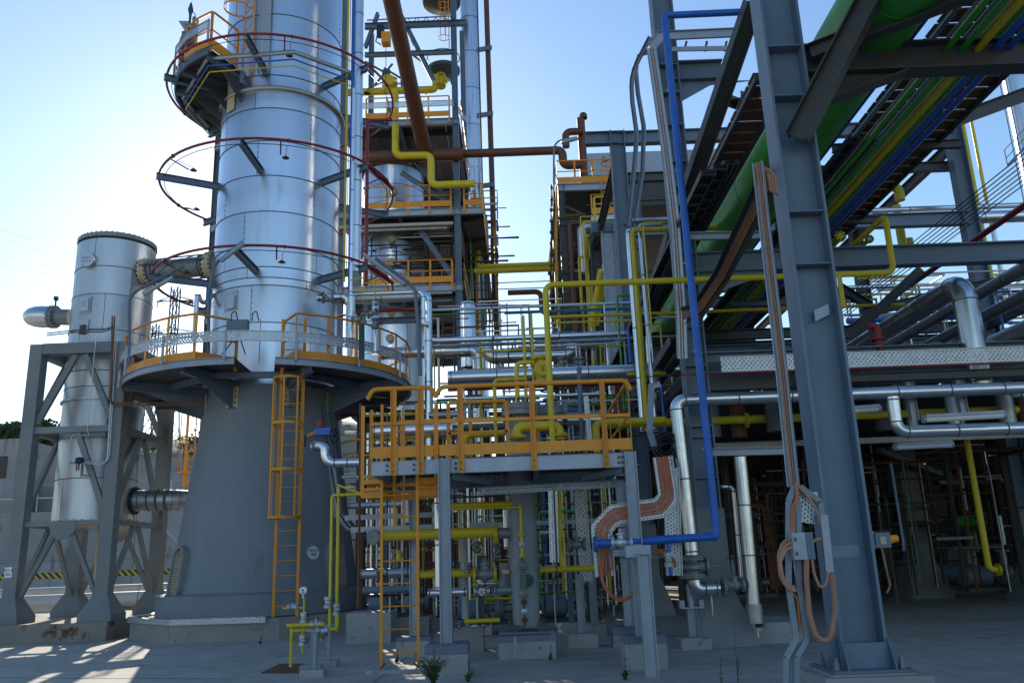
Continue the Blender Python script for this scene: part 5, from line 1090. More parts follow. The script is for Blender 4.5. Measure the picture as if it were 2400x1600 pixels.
t = thing('portal_beam', 'heavy dark grey haunched beam crossing the upper right corner of the picture', 'beam', (xm + 3, YN + .25, zq)); MB().ibeam((XN1 + .02, YN + .25, zq), (14, YN + .25, zq), .42, .27, .026, .018).obj('girder', 'steel_mid', t)
a = at(2115, 168, YN + .25); MB().prism([(XN1 + .02, YN + .24, zq - .212), (a.x, YN + .24, zq - .2125), (XN1 + .02, YN + .24, zq - .70)], (0, .02, 0)).obj('haunch', 'steel_mid', t, smooth=False); MB().bar((XN1 + .02, YN + .25, zq - .71), (a.x + .02, YN + .25, zq - .222), .26, .018).obj('haunch_flange', 'steel_mid', t)
tag(beam(None, at(1868, 322, YN - .1), at(2068, -60, YN - .75), .28, .26, 'steel_mid', 'raking_brace', up=(1, -.5, 0)), 'broad raking I-beam brace rising in front of the near column to the upper right', 'brace')
tag(beam(None, at(1900, 125, YN + .1), at(2300, -30, 8.9), .22, .17, 'steel_mid', 'raking_brace'), 'slimmer raking brace running up right above the haunched beam', 'brace')
# ---- pipes along the rack (run away from the viewer)
def ypipe(label, px, py, z, w, m, y0=4.5, y1=47, seams=0, name='pipe', n=12, group=None, **k):
    p = gz(px, py, z); r = rad(w, p); return pipe(name, label, [V((p.x, y0, z)), V((p.x, y1, z))], r=r, m=m, seams=seams, n=n, group=group)
GP = ypipe('huge green pipe running overhead along the rack away from the viewer', 1793, 430, 8.70, 134, 'green', n=40)
c_ = gz(1793, 430, 8.70); r_g = rad(134, c_)
for k in range(11): MB().cyl((c_.x, 6.2 + k * 3.1, 8.70), (c_.x, 6.225 + k * 3.1, 8.70), r_g + .008, 40).obj('weld_bead', 'green', GP)
for k, (px, w, m, lb) in enumerate(((1979, 10, 'green', 'left green'), (2007, 11, 'green', 'right green'), (2035, 13, 'yellow', 'yellow'), (2065, 12, 'blue', 'left blue'), (2088, 12, 'blue', 'right blue'))): ypipe(lb + ' pipe of the five slim pipes side by side under the rack roof', px, 400, 8.12, w, m)
for k, (px, w, m, lb, dz) in enumerate(((1965, 6, 'clad_dull', 'left silver filler', .1), (1993, 6, 'clad_dull', 'right silver filler', .25), (2021, 6, 'yellow', 'thin yellow filler', .2), (2050, 6, 'green', 'thin green filler', .22), (2058, 8, 'yellow', 'deep yellow filler', .6), (1940, 9, 'clad_dull', 'fat dull filler', .3))): ypipe(lb + ' pipe among the five slim pipes under the rack roof', px, 400, 8.12 + dz, w, m)
for k, (px, w, m, lb) in enumerate(((2120, 9, 'green', 'deeper green'), (2160, 9, 'blue', 'deeper blue'), (2260, 12, 'yellow', 'deeper yellow'), (2330, 13, 'blue', 'outer blue'))): ypipe(lb + ' pipe above the haunched beam in the upper right corner', px, 60, 8.25 + .08 * k, w, m)
for k, (px, dz) in enumerate(((1712, 0), (1736, .15), (1757, .3), (2025, .85), (2052, .9))):
    p = gz(px, 300, 7.85 + dz * .6); t = thing('cable_ladder', ('left', 'middle', 'right', 'fourth', 'fifth')[k] + ' dark cable ladder seen from below along the rack by the green pipe', 'cable ladder', (p.x, 20, 7.85 + dz * .6))
    for s in (-.12, .12): MB().bar((p.x + s, 13, 7.85 + dz * .6), (p.x + s, 46, 7.85 + dz * .6), .02, .1).obj('side_rail', 'steel_dark', t)
    mb = MB()
    for j in range(80): mb.box((p.x - .12, 13 + j * .41, 7.81 + dz * .6), (p.x + .12, 13.07 + j * .41, 7.83 + dz * .6))
    mb.obj('rungs', 'steel_dark', t)['kind'] = 'stuff'; MB().tube([(p.x - .04, 13, 7.88 + dz * .6), (p.x - .04, 46, 7.88 + dz * .6)], .045, 6).obj('cable', 'black', t); MB().tube([(p.x + .05, 13, 7.88 + dz * .6), (p.x + .05, 46, 7.88 + dz * .6)], .04, 6).obj('cable', 'black', t)
# rusty slatted cover over the pipes: planks across
t = thing('rack_cover', 'rust brown slatted cover high over the pipes along the rack', 'cover', (6.5, 25, 8.9))
for k, (xa_, xb_, z_, y0_) in enumerate(((3.72, 4.32, 8.45, 11.0), (6.35, 6.98, 8.95, 6), (7.08, 7.40, 8.95, 6), (7.5, 8.16, 8.95, 6))):
    mb = MB(); n_ = int((46 - y0_) / .36)
    for j in range(n_): mb.box((xa_, y0_ + j * .36, z_), (xb_, y0_ + .30 + j * .36, z_ + .03))
    mb.obj('slats', 'rusty', t)['kind'] = 'stuff'
    for x in (xa_ + .05, xb_ - .05): MB().bar((x, y0_, z_ - .05), (x, 46, z_ - .05), .06, .1).obj('bearer', 'steel_dark', t)
for k in range(9):
    y = 14.2 + k * 3.6
    MB().ibeam((6.1, y, 8.82), (8.5, y, 8.82), .16, .1).obj('bearer_beam', 'steel_dark', t)
for k, y in enumerate((18.6, 21.3, 27.2, 30)): beam(BENT, (5.9, y, 7.98), (8.9, y, 7.98), .16, .12, 'steel_grey', 'pipe_bearer')
# near right pipes (towards the viewer)
pipe('insulated_pipe', 'fat silver elbow pipe coming out of the rack and dropping right of the near column', [V((at(2255, 662, 15.9).x, 30, at(2255, 662, 15.9).z)), V((at(2255, 662, 15.9).x, 15.9, at(2255, 662, 15.9).z)), go(at(2255, 662, 15.9), 'z', 908)], r=.225, m='clad', seams=1.1, bend=1.7, n=24)
ypipe('upper grey insulated pipe on the far right running out of the rack', 2330, 668, 7.0, 30, 'clad_dull', seams=2.2, y0=6); ypipe('middle grey insulated pipe on the far right running out of the rack', 2330, 730, 6.6, 30, 'clad_dull', seams=2.2, y0=6); ypipe('fat grey insulated pipe lowest on the far right running out of the rack', 2345, 808, 6.0, 58, 'clad_dull', seams=2.2, y0=6, n=20)
ypipe('dark red fire water pipe running back along the rack right of the near column', 2228, 602, 8.1, 14, 'red'); ppipe('dark red branch dropping from the fire water pipe with a flange', (2035, 765, 16), ('x', 2055), ('z', 835), w=19, m='red', flanges=[(at(2056, 795, 16), Z)])
for k in range(7): ypipe(('first', 'second', 'third', 'fourth', 'fifth', 'sixth', 'seventh')[k] + ' from the left of the thin parallel tubes fanning out right of the near column', 2300 + k * 11, 440 + 3 * k, 8.25, 3.0, 'steel_dark', group='fan of parallel thin tubes', name='tube', n=6)
# crosswise pipes seen past the near column
for (py0, px0, px1, w, m, lb, s, Y) in ((497, 1955, 2480, 13, 'clad', 'upper silver pipe crossing behind the rack beams at right', 2.4, 25.2), (522, 1955, 2480, 30, 'clad', 'thick silver pipe crossing behind the rack beams at right', 2.0, 25.0), (675, 1965, 2140, 10, 'clad', 'slim silver pipe crossing low behind the near column', 2.0, 22), (725, 2120, 2240, 12, 'beige', 'beige pipe behind the fat silver drop pipe', 0, 26), (752, 1985, 2260, 14, 'blue', 'blue pipe crossing behind the fat silver drop pipe', 0, 25), (735, 2130, 2260, 6, 'yellow', 'thin yellow pipe behind the fat silver drop pipe', 0, 25.4)):
    ppipe(lb, (px0, py0, Y), ('x', px1), w=w, m=m, seams=s)
for (px, py, w) in ((1968, 555, 27), (2036, 562, 19)):
    p = at(px, py, 17.5); t = thing('blind_flange', ('larger' if w > 20 else 'smaller') + ' yellow bolted blind flange facing the yard behind the near column', 'flange', p); r = rad(w, p); MB().lathe(p, [(0, .06), (r, .06), (r, 0), (r * .55, 0), (r * .55, -1.0)], 20, ax=(0, -1, 0)).obj('disc', 'yellow', t); mb = MB()
    for k in range(8): a = k * .785 + .3; q = p + V((math.cos(a) * r * .78, -.06, math.sin(a) * r * .78)); mb.cyl(q, q - V((0, .03, 0)), .022, 6)
    mb.obj('bolts', 'black', t)
ppipe('yellow drop pipe below the yellow elbow beside the near column', (1966, 640, 14.4), ('z', 720), w=11)
ppipe('fat yellow bend behind the upper rack beams', (2055, 470, 26), ('z', 440), ('x', 2105), ('z', 470), w=22, bend=1.2); ppipe('yellow drum leg under the fat bend', (2118, 590, 26), ('z', 482), w=20); ppipe('short yellow flanged leg right of the drum leg', (2132, 585, 26.5), ('z', 560), w=22)
for k, px in enumerate((2254, 2276)): ppipe(('left', 'right')[k] + ' of two tall yellow pipes against the sky at far right', (px + 92, 760, 30), ('z', 150), w=8)
for k, px in enumerate((2325, 2362)): ppipe(('left', 'right')[k] + ' upright silver pipe far right behind the rack', (px + 8, 760, 28), ('z', 530), w=11, m='clad', seams=1.5)
t = thing('far_column', 'distant slender silver column cut off by the right edge of the picture', 'column', at(2400, 500, 60)); p = at(2404, 300, 60); rr = rad(55, p); 
for i in range(9): MB().lathe((p.x, 60, 0), [(rr, 8 + i * 3.4), (rr, 11.38 + i * 3.4)], 24).obj('cladding_sheet', 'tower_clad', t)
MB().lathe((p.x, 60, 0), [(rr - .02, 0), (rr - .02, 38.5)], 20).obj('inner_wall', 'seam', t)
for s in (-1, -1.5): MB().tube([(p.x + s * rr * 1.15, 59.6, 8), (p.x + s * rr * 1.15, 59.6, 38)], .05, 5).obj('stand_off_rail', 'steel_grey', t)
p = at(2262, 215, 58); t = thing('far_drum', 'pale horizontal drum high up between the rack beams at upper right', 'drum', p); MB().lathe(p, [(0, -1.2), (.7, -1.05), (1.0, -.5), (1.0, 3), (.7, 3.5), (0, 3.7)], 24, ax=(-1, 0, 0)).obj('shell', 'tower_clad', t)
railing('distant grey railing of a walkway at the right edge under the far column', [at(2362, 392, 45), at(2420, 330, 45)], h=1.1, sp=1, m='steel_grey', toe=.15)
# ---- blue hose pipe, near silver pipe, slotted tray and lower services
yb_ = 12.95
t = pipe('water_pipe', 'bright blue water pipe dropping along the left rack column and bending to a tap', [at(1775, 27, yb_), at(1557, 37, yb_), at(1680, 1256, yb_), at(1392, 1274, yb_)], w=16, m='blue', bend=1.3, n=18, flanges=[(at(1396, 1274, yb_), (1, 0, 0))])
for (px, py, ax) in ((1677, 1247, 'z'), (1670, 1257, 'x'), (1568, 1263, 'x')): q = at(px, py, yb_); a = AX[ax] * .06; MB().cyl(q - a, q + a, .064, 16).obj('socket', 'blue', t)
for py in (230, 420, 640, 850, 1080): q = at(1557 + (py - 37) * .1009, py, yb_); MB().cyl(q - Z * .05, q + Z * .05, .060, 16).obj('socket', 'blue', t); MB().bar(q + V((-.07, .07, .2)), q + V((.07, .07, .2)), .03, .03).obj('pipe_clip', 'galv', t)
ppipe('short blue tap branch hanging under the blue pipe', (1566, 1265, yb_), ('z', 1348), w=9, m='blue')
valve('silver gate valve on the low horizontal length of the blue pipe', at(1456, 1271, yb_), (1, 0, 0), .062, (0, 0, 1), 'galv', 'galv', wheel=1.2, stemk=3.6); valve('small silver ball valve on the blue tap branch', at(1566, 1311, yb_), (0, 0, 1), .034, (0, -1, 0), 'galv', 'galv', wheel=1.0)
for (a, b, lb) in (((1607, 556), (1790, 553), 'upper'), ((1652, 1060), (1850, 1056), 'lower')):
    tag(MB().channel(at(*a, yb_ + .12), at(*b, yb_ + .12), .13 if lb == 'upper' else .12, .08).obj('pipe_support_beam', 'steel_light'), lb + ' short light channel carrying the blue pipe between the columns', 'support')
yS = 15.25
pipe('insulated_pipe', 'silver insulated pipe under the slotted tray dropping beside the left rack column', [at(2480, 905, yS), at(1583, 938, yS), at(1622, 1300, yS)], w=30, m='clad', seams=1.05, bend=1.5, n=22)
t = valve('grey check valve under the dropping silver pipe', at(1622, 1328, yS), (0, 0, 1), .125, (1, 0, 0), 'valve_grey', 'valve_grey', wheel=.01, L=.15)
pipe('insulated_pipe', 'short segmented silver elbow at the foot of the dropping silver pipe', [at(1624, 1345, yS), at(1630, 1380, yS), at(1686, 1377, yS)], w=30, m='clad', seams=.2, bend=1.5, n=20)
flange(at(1697, 1375, yS), (1, 0, 0), .09, 'valve_grey', t); valve('upright grey gate valve beside the fat silver standpipe', at(1722, 1370, yS), (1, 0, 0), .065, (0, 0, 1), 'valve_grey', 'valve_grey', wheel=1.5, stemk=7)
pipe('insulated_pipe', 'fat silver standpipe with capped end hanging right of the rack column', [at(1734, 1062, yS), at(1767, 1430, yS)], w=29, m='clad', seams=.9, n=20); p = at(1766, 1414, yS); tag(MB().cyl(p, p - Z * .32, .138, 20).obj('end_sleeve', 'clad_dull'), 'dull wider sleeve at the lower end of the fat silver standpipe', 'sleeve')
pipe('drain_pipe', 'thin grey drain under the fat silver standpipe', [at(1770, 1430, yS), at(1777, 1492, yS)], w=6, m='galv'); valve('tiny black valve on the drain under the silver standpipe', at(1776, 1464, yS), (0, 0, 1), .03, (1, -.3, 0), 'black', 'galv', wheel=1.8)
pipe('insulated_pipe', 'slim silver pipe left of the fat silver standpipe', [at(1690, 1140, yS + .2), at(1718, 1140, yS + .2), at(1738, 1360, yS + .2)], w=10, m='clad', seams=.8)
pipe('drain_pipe', 'thin drain with valve under the segmented silver elbow', [at(1667, 1395, yS), at(1671, 1442, yS)], w=4, m='galv')
p = at(1626, 1492, yS + .2); t = thing('pipe_stand', 'light steel stand with bolted plate under the segmented silver elbow', 'stand', (p.x, yS + .2, .19)); q = go(p, 'z', 1424); MB().ibeam((p.x, yS + .2, .19), (p.x, yS + .2, q.z), .17, .15, up=(1, 0, 0)).obj('upright', 'steel_light', t); MB().box((p.x - .2, yS + .05, q.z), (p.x + .2, yS + .35, q.z + .02)).obj('top_plate', 'steel_light', t); MB().cyl((p.x, yS + .2, q.z), (p.x, yS + .2, q.z + .4), .06, 12).obj('dummy_leg', 'steel_light', t)
for s in (-1, 1): MB().box((p.x + s * .17 - .04, yS + .1, q.z + .02), (p.x + s * .17 + .04, yS + .3, q.z + .14)).obj('guide_lug', 'steel_light', t)
pedestal('small concrete footing under the light pipe stand by the rack column', p.x, yS + .2, .52, .45, .19)
# slotted tray with beam
a, b = at(1690, 858, 15.4), at(2480, 812, 15.4); zt_ = at(2100, 840, 15.4).z; XT0, XT1 = a.x, b.x
vtray('cable_tray', 'long slotted bright cable tray standing on edge across the rack behind the near column', [V((XT0 + (XT1 - XT0) * k / 8, 15.4, zt_ - .14)) for k in range(9)], .29)
o = MB().tube([V((XT0 - .8, 15.37, zt_ - .17)), V((XT1, 15.37, zt_ - .17))], .014, 6).obj('cable', 'red'); tag(o, 'red cable lying along the lower lip of the long slotted tray', 'cable')
tag(MB().ibeam((XT0 + 1.5, 15.5, zt_ - .33), (XT1, 15.5, zt_ - .33), .16, .16).obj('tray_beam', 'steel_dark'), 'dark beam under the long slotted tray', 'beam')
for k, px in enumerate((2126, 2243)): p = at(px, 875, 15.6); q = go(p, 'z', 985); tag(MB().ibeam(p, q, .14, .12, up=(1, 0, 0)).obj('hanger', 'steel_light'), ('left', 'right')[k] + ' light hanger stub below the long slotted tray', 'hanger')
ppipe('yellow flanged pipe running right behind the silver pipe under the tray', (1410, 995, 17.0), ('x', 2480), w=19, flanges=[(at(1750, 984, 17.0), (1, 0, 0))]); ppipe('yellow pipe bend on the right end of the orange platform', (1400, 1062, 16.4), ('z', 990), ('x', 1560), w=18, bend=1.5)
for k, (a, b, Y) in enumerate((((1990, 962), (2058, 957), 15.2), ((2168, 982), (2350, 972), 14.2), ((2100, 1047), (2228, 1041), 16.0))): lamp_fixture(('strip lamp just right of the near column', 'long strip lamp with bracket under the silver pipe at right', 'dim strip lamp under the elbowed silver pipe')[k], at(*a, Y), at(*b, Y), w=.17)
pipe('insulated_pipe', 'silver pipe with elbow dropping from the tray level and turning right', [at(2092, 930, 14.6), at(2103, 1012, 14.6), at(2480, 1000, 14.6)], w=29, m='clad', seams=.95, bend=1.6, n=20)
pipe('insulated_pipe', 'short bent silver pipe at the right edge under the yellow pipe', [at(2345, 905, 15.9), at(2375, 925, 15.9), at(2460, 922, 15.9)], w=14, m='clad', seams=.8)
# cable trays at the left rack column
tray('cable_tray', 'long light cable tray with pale cable climbing the left face of the left rack column', [at(1527, 112, 15.3), at(1560, 340, 15.3), at(1582, 520, 15.3), at(1597, 740, 15.3), at(1600, 840, 15.3)], .19, (-.3, -.95, 0), lip=.07, m='galv', rail='steel_light', cables=2, cm='cable_pale', cr_=.013, cw=.5)
tray('cable_tray', 'light cable tray turning right from the head of the left rack column', [at(1527, 112, 15.3), at(1548, 86, 15.3), at(1745, 77, 15.3)], .2, (0, -1, 0), lip=.05, m='steel_light', rail='steel_light')
for k, pts in enumerate(([(1480, 176), (1483, 240), (1494, 320), (1484, 430), (1474, 530)], [(1488, 132), (1496, 220), (1510, 300), (1507, 400), (1486, 530)])):
    P = [at(*p, 17.5 + k * .3) for p in pts]; tray('cable_tray', ('outer', 'inner')[k] + ' perforated cable tray bowing down left of the rack column', fillet([at(1525, 88 + 35 * k, 17)] + P, .8, 3), .085, (-.45, -.89, .02), lip=.06, m='steel_light', rail='steel_soft')
t = thing('cable_ladder', 'cable ladder with rungs reaching right from the left rack column near the top', 'cable ladder', at(1580, 110, 15.6))
for py in (80, 116): MB().bar(at(1575, py + (4 if py < 100 else 0), 15.0 if py > 100 else 15.6), at(1732, py - 3, 15.0 if py > 100 else 15.6), .03, .1).obj('side_rail', 'steel_light', t)
for px in (1604, 1652, 1698): MB().bar(at(px + 5, 98, 15.5), at(px, 120, 15.05), .04, .03).obj('rung', 'steel_dark', t)
tray('cable_tray', 'sloping dark cable tray with pale cables from the near column to the rack column', [at(1812, 400, 10.1), at(1690, 648, 14.2), at(1635, 728, 15.2), at(1600, 738, 15.25)], .30, (-.3, -.8, -.45), lip=.09, m='steel_dark', rail='steel_dark', cables=4, cm='cable_pale', cr_=.013, cw=.45)
tray('cable_tray', 'upright light cable tray with pale cables down the left side of the near column', [at(1778, 382, 9.85), at(1793, 520, 9.85), at(1832, 850, 9.85), at(1862, 1140, 9.85)], .12, (-.6, -.8, 0), lip=.06, m='galv', rail='steel_light', cables=2, cm='cable_pale', cr_=.012, cw=.5)
P = fillet([at(1775, 440, 9.9), at(1775, 385, 9.87), at(1800, 400, 9.85), at(1808, 450, 9.85)], .2)
for k in range(3): o = MB().tube([p + V((.03 * k, -.02 * k, -.03 * k)) for p in P], .022, 8).obj('cable', 'cable_pale'); tag(o, ('outer', 'middle', 'inner')[k] + ' pale cable looping over the head of the upright tray at the near column', 'cable')
tray('cable_tray', 'narrow light tray along the upper right of the orange platform to the cable drum', [at(1548, 900, 14.2), at(1527, 905, 14.2), at(1522, 1010, 14.2), at(1532, 1045, 14.0)], .09, (0, -1, .01), lip=.03, m='steel_light', rail='steel_light')
for k in range(2): o = MB(); c = at(1560, 1045, 15.2 + .2 * k); o.ring(c, (0, 1, 0), .25 - .06 * k, .025, 30, 8); o.ring(c, (0, 1, 0), .19 - .06 * k, .025, 30, 8); tag(o.obj('coiled_cable', 'black'), ('front', 'rear')[k] + ' coil of black cable hung at the right corner of the orange platform', 'cable coil')
# perforated plates with orange cables under platform corner
yc = 13.25
P = [at(1552, 1070, yc), at(1566, 1165, yc), at(1545, 1190, yc), at(1440, 1205, yc), at(1408, 1240, yc), at(1418, 1350, yc)]
tray('cable_tray', 'perforated tray with a thick bundle of orange cables curving under the platform corner', P, .30, (0, -1, 0), lip=.06, m='tray_slots_big', rail='galv', cables=7, cm='cable_orange', cr_=.0115, cw=.66)
tray('cable_tray', 'upright perforated tray right of the orange cable bundle', [at(1572, 1095, yc + .06), at(1575, 1200, yc + .06), at(1580, 1348, yc + .06)], .24, (0, -1, 0), lip=.05, m='tray_slots_big', rail='galv')
tray('cable_tray', 'narrow upright perforated tray with a black chain under the platform', [at(1295, 1150, 13.6), at(1299, 1317, 13.6)], .13, (0, -1, 0), lip=.04, m='tray_slots_big'); tray('cable_tray', 'horizontal perforated tray hung under the platform beam', [at(1120, 1149, 13.7), at(1462, 1130, 13.7)], .12, (0, -.85, -.5), lip=.04, m='tray_slots_big')
tray('cable_tray', 'wide upright perforated tray farther back between the posts', [at(1358, 1150, 17), at(1375, 1362, 17)], .24, (0, -1, 0), lip=.05, m='tray_slots')
tray('cable_tray', 'slim upright perforated tray behind the railing right of the drum', [at(1373, 928, 16.5), at(1382, 1030, 16.5)], .09, (0, -1, 0), lip=.03, m='tray_slots_big')
P = fillet([at(1410, 1330, yc - .1), at(1412, 1370, yc - .1), at(1450, 1412, yc - .1), at(1490, 1390, yc - .1), at(1497, 1315, yc - .1)], .5, 8); o = MB().tube(P, .026, 10).obj('hose_loop', 'cable_orange'); tag(o, 'thick orange cable hanging in a big loop below the perforated trays', 'cable')
P = fillet([at(1298, 1150, 13.5), at(1305, 1310, 13.5), at(1305, 1340, 13.5), at(1285, 1390, 13.5)], .2); o = MB().tube(P, .014, 6).obj('cable', 'black'); tag(o, 'black cable hanging down from the narrow upright tray', 'cable')
for k in range(4): P = fillet([at(1415 + 7 * k, 1335, yc - .06), at(1412 + 7 * k, 1290 - 3 * k, yc - .06), at(1430 + 4 * k, 1283 + 7 * k, yc - .06), at(1465, 1290 + 3.5 * k, yc - .06)], .06); o = MB().tube(P, .012, 6).obj('cable', 'cable_pale'); tag(o, ('first', 'second', 'third', 'fourth')[k] + ' from the top of the pale cables entering the grey box from the left', 'cable')
for k in range(3): P = fillet([at(1530, 1288 + 4 * k, yc - .06), at(1562 + 3 * k, 1287 + 4 * k, yc - .06), at(1580 + 3 * k, 1320, yc - .06), at(1582, 1330, yc - .06)], .1); o = MB().tube(P, .012, 6).obj('cable', 'cable_orange'); tag(o, ('first', 'second', 'third')[k] + ' from the top of the orange cables leaving the grey box to the right', 'cable')
# near stanchion with box
yst = 12.1; b = gz(1527, 1640, 0); p = at(1515, 1400, yst); q = go(p, 'z', 1298)
t = thing('box_stanchion', 'near light grey stanchion with a top plate carrying the grey terminal box', 'stanchion', (p.x, yst, 0)); MB().ibeam((p.x, yst, 0), (p.x, yst, q.z), .17, .16, .012, .009, (1, 0, 0)).obj('upright', 'steel_light', t); MB().box((p.x - .1, yst - .1, q.z), (p.x + .1, yst + .1, q.z + .012)).obj('top_plate', 'steel_light', t)
bx = at(1495, 1300, 12.45); t = thing('terminal_box', 'grey terminal box with cable glands behind the stanchion head under the blue pipe', 'box', bx); MB().box((at(1466, 1290, 12.45).x, 12.4, at(1500, 1305, 12.45).z), (at(1524, 1290, 12.45).x, 12.6, at(1500, 1277, 12.45).z)).obj('case', 'steel_light', t)
for k in range(3): MB().cyl(at(1466, 1290 + k * 5, 12.5), at(1436, 1291 + k * 5, 12.5), .014, 6).obj('gland', 'galv', t)
P = [at(1455, 1305, 13.4), at(1590, 1300, 13.4)]; tag(MB().channel(P[0], P[1], .07, .04).obj('cross_channel', 'steel_light'), 'light cross channel behind the grey terminal box', 'channel')
# cable fork, box and cables at the near column
yv_ = 9.62
t = thing('cable_fork', 'forked perforated tray spreading cables at the left of the near column', 'cable tray', at(1870, 1220, yv_))
L1 = [at(1862, 1140, yv_), at(1848, 1175, yv_), at(1848, 1370, yv_ - .05), at(1866, 1495, yv_ - .05), at(1842, 1540, yv_ - .1), at(1840, 1640, yv_ - .1)]; L2 = [at(1875, 1140, yv_), at(1922, 1175, yv_), at(1928, 1230, yv_), at(1938, 1340, yv_)]
mb = MB(); L_, R_ = ribbon([at(1895, 1150, yv_ + .06), at(1890, 1225, yv_ + .06)], .21, (0, -1, 0)); mb.add([L_[0], L_[1], R_[1], R_[0]], [(0, 1, 2, 3)]); mb.uv = {0: (0, .26), 1: (.4, .26), 2: (.4, 0), 3: (0, 0)}; mb.obj('perforated_plate', 'tray_slots_big', t, smooth=False)
for k, (L_, w) in enumerate(((L1, .02), (L2, .02))):
    mb = MB()
    for a, b in zip(L_[:-1], L_[1:]): mb.bar(a, b, .062, .04, (0, -1, 0))
    mb.obj('side_rail', 'steel_soft', t, smooth=False)
mb = MB()
for a, b in zip(L1[1:-1], L1[2:]): mb.bar(a + V((.115, 0, 0)), b + V((.115, 0, 0)), .058, .04, (0, -1, 0))
mb.obj('side_rail', 'steel_soft', t, smooth=False)
tag(MB().bar(at(1931, 1206, yv_ - .06), at(1945, 1340, yv_ - .06), .085, .02, (0, -1, 0)).obj('cover_strip', 'steel_light'), 'bright folded cover strip on the left flange of the near column', 'cover')
c = at(1871, 1280, yv_ - .1); t = thing('junction_box', 'grey junction box with looping pale cables left of the near column', 'box', c); MB().box(c + V((-.08, -.07, -.14)), c + V((.065, .08, .15))).obj('case', 'steel_light', t); MB().box(c + V((.067, -.05, -.14)), c + V((.16, .08, .15))).obj('door', 'steel_grey', t)
for dz in (-.075, .075): MB().box(c + V((-.06, -.077, dz - .02)), c + V((-.035, -.071, dz + .02))).obj('hinge', 'steel_dark', t)
for k, pts in enumerate(([(1858, 1262), (1835, 1268), (1824, 1300), (1828, 1350), (1845, 1378), (1862, 1372)], [(1858, 1270), (1838, 1278), (1829, 1310), (1834, 1350), (1850, 1374), (1864, 1378)], [(1858, 1282), (1842, 1286), (1827, 1320), (1836, 1362), (1850, 1380), (1866, 1384)], [(1925, 1262), (1905, 1265), (1900, 1290), (1908, 1345), (1922, 1376), (1936, 1372), (1942, 1340)], [(1890, 1310), (1890, 1360), (1897, 1440), (1912, 1490), (1932, 1503), (1948, 1490), (1958, 1430), (1950, 1345)])):
    P = fillet([at(*p, yv_ - .12 - .02 * (k % 3)) for p in pts], .16, 5); tag(MB().tube(P, .031 if k == 4 else .017, 8).obj('cable', 'cable_pale'), ('outermost pale cable looping left of the grey junction box', 'middle pale cable looping left of the grey junction box', 'innermost pale cable looping left of the grey junction box', 'pale cable looping right of the junction box onto the near column', 'thick pale cable hanging in a long loop at the foot of the near column')[k], 'cable')
for k, pts in enumerate(([(1866, 1140), (1868, 1165), (1856, 1190), (1856, 1262)], [(1868, 1135), (1900, 1170), (1916, 1200), (1925, 1230)], [(1864, 1130), (1872, 1160), (1862, 1200), (1860, 1262)], [(1850, 1385), (1870, 1400), (1875, 1480), (1848, 1545), (1846, 1640)])):
    P = fillet([at(*p, yv_ - .04) for p in pts], .2, 4); tag(MB().tube(P, .016, 8).obj('cable', 'cable_orange' if k in (0, 3) else 'cable_pale'), ('orange cable in the left arm of the forked tray', 'pale cable in the right arm of the forked tray', 'pale cable in the left arm of the forked tray', 'orange cable following the lower crooked tray into the ground')[k], 'cable')
c = at(2063, 1264, 10.0); t = thing('switch_box', 'small grey switch box with yellow cap on the right flange of the near column', 'box', c); MB().box(c + V((-.075, -.05, -.09)), c + V((.1, .08, .08))).obj('case', 'steel_grey', t); MB().box(c + V((-.02, -.055, -.05)), c + V((.045, -.051, .035))).obj('label_plate', 'beige', t); MB().cyl(c + V((.1, 0, .0)), c + V((.2, 0, .01)), .05, 12, .042).obj('socket_cap', 'orange', t); MB().box(c + V((-.13, -.02, -.1)), c + V((-.075, .02, .1))).obj('bracket', 'steel_light', t)
P = fillet([c + V((0, 0, -.09)), c + V((.02, 0, -.33)), c + V((.08, .1, -.53)), c + V((.03, .1, -.6))], .1); MB().tube(P, .012, 6).obj('cable_tail', 'cable_pale', t)
# ================================================================== RIGHT REAR STRUCTURE WITH BROWN PIPES
YE = 36.0; XE0 = at(1306, 430, YE).x; XE1 = XE0 + 2.45
t = thing('service_tower', 'dark service tower with stacked decks and orange top rail right of the sky gap', 'structure', (XE0 + 1.5, YE + 6, 0))
ze = [zat(XE0, YE, q) for q in (432, 512, 560, 640, 770, 900, 1040)]
for y in (YE, YE + 6, YE + 12):
    for x in (XE0 + .15, XE1): column(t, x, y, 0, ze[0], .3, .3, 'steel_dark')
for i, zz in enumerate(ze):
    if i == 2: continue
    for y in (YE, YE + 6, YE + 12): beam(t, (XE0, y, zz - .2), (XE1 + .1, y, zz - .2), .34, .18, 'steel_light' if i == 0 and y == YE else 'steel_dark')
    for x in (XE0, XE1): beam(t, (x, YE + .2, zz - .2), (x, YE + 12, zz - .2), .3, .18, 'steel_dark')
    MB().box((XE0 - .05, YE - .02, zz - .02), (XE1 + .15, YE + 12, zz + .03)).obj('deck_plate', 'steel_dark', t, smooth=False)
for (a, b) in (((1310, 640), (1390, 520)), ((1312, 520), (1390, 640)), ((1316, 480), (1372, 505))): MB().bar(at(*a, YE + .3), at(*b, YE + .3), .1, .1).obj('diagonal_brace', 'steel_dark', t)
railing('orange guard rail round the top deck of the dark service tower', [V((XE0, YE + 5, ze[0] + .03)), V((XE0, YE - .02, ze[0] + .03)), V((XE1 + .1, YE - .02, ze[0] + .03))], h=1.15, sp=.8, toe=.3, wpost=.09, rr=.035)
p = at(1425, 470, YE); 
t = thing('safety_cage', 'orange hooped ladder cage on the right of the service tower top deck', 'ladder cage', p); c = at(1428, 390, YE - .2)
for py in (382, 455): q = at(1428, py, YE - .2); MB().ring(q, Z, .38, .035, 20, 6).obj('hoop', 'orange', t)
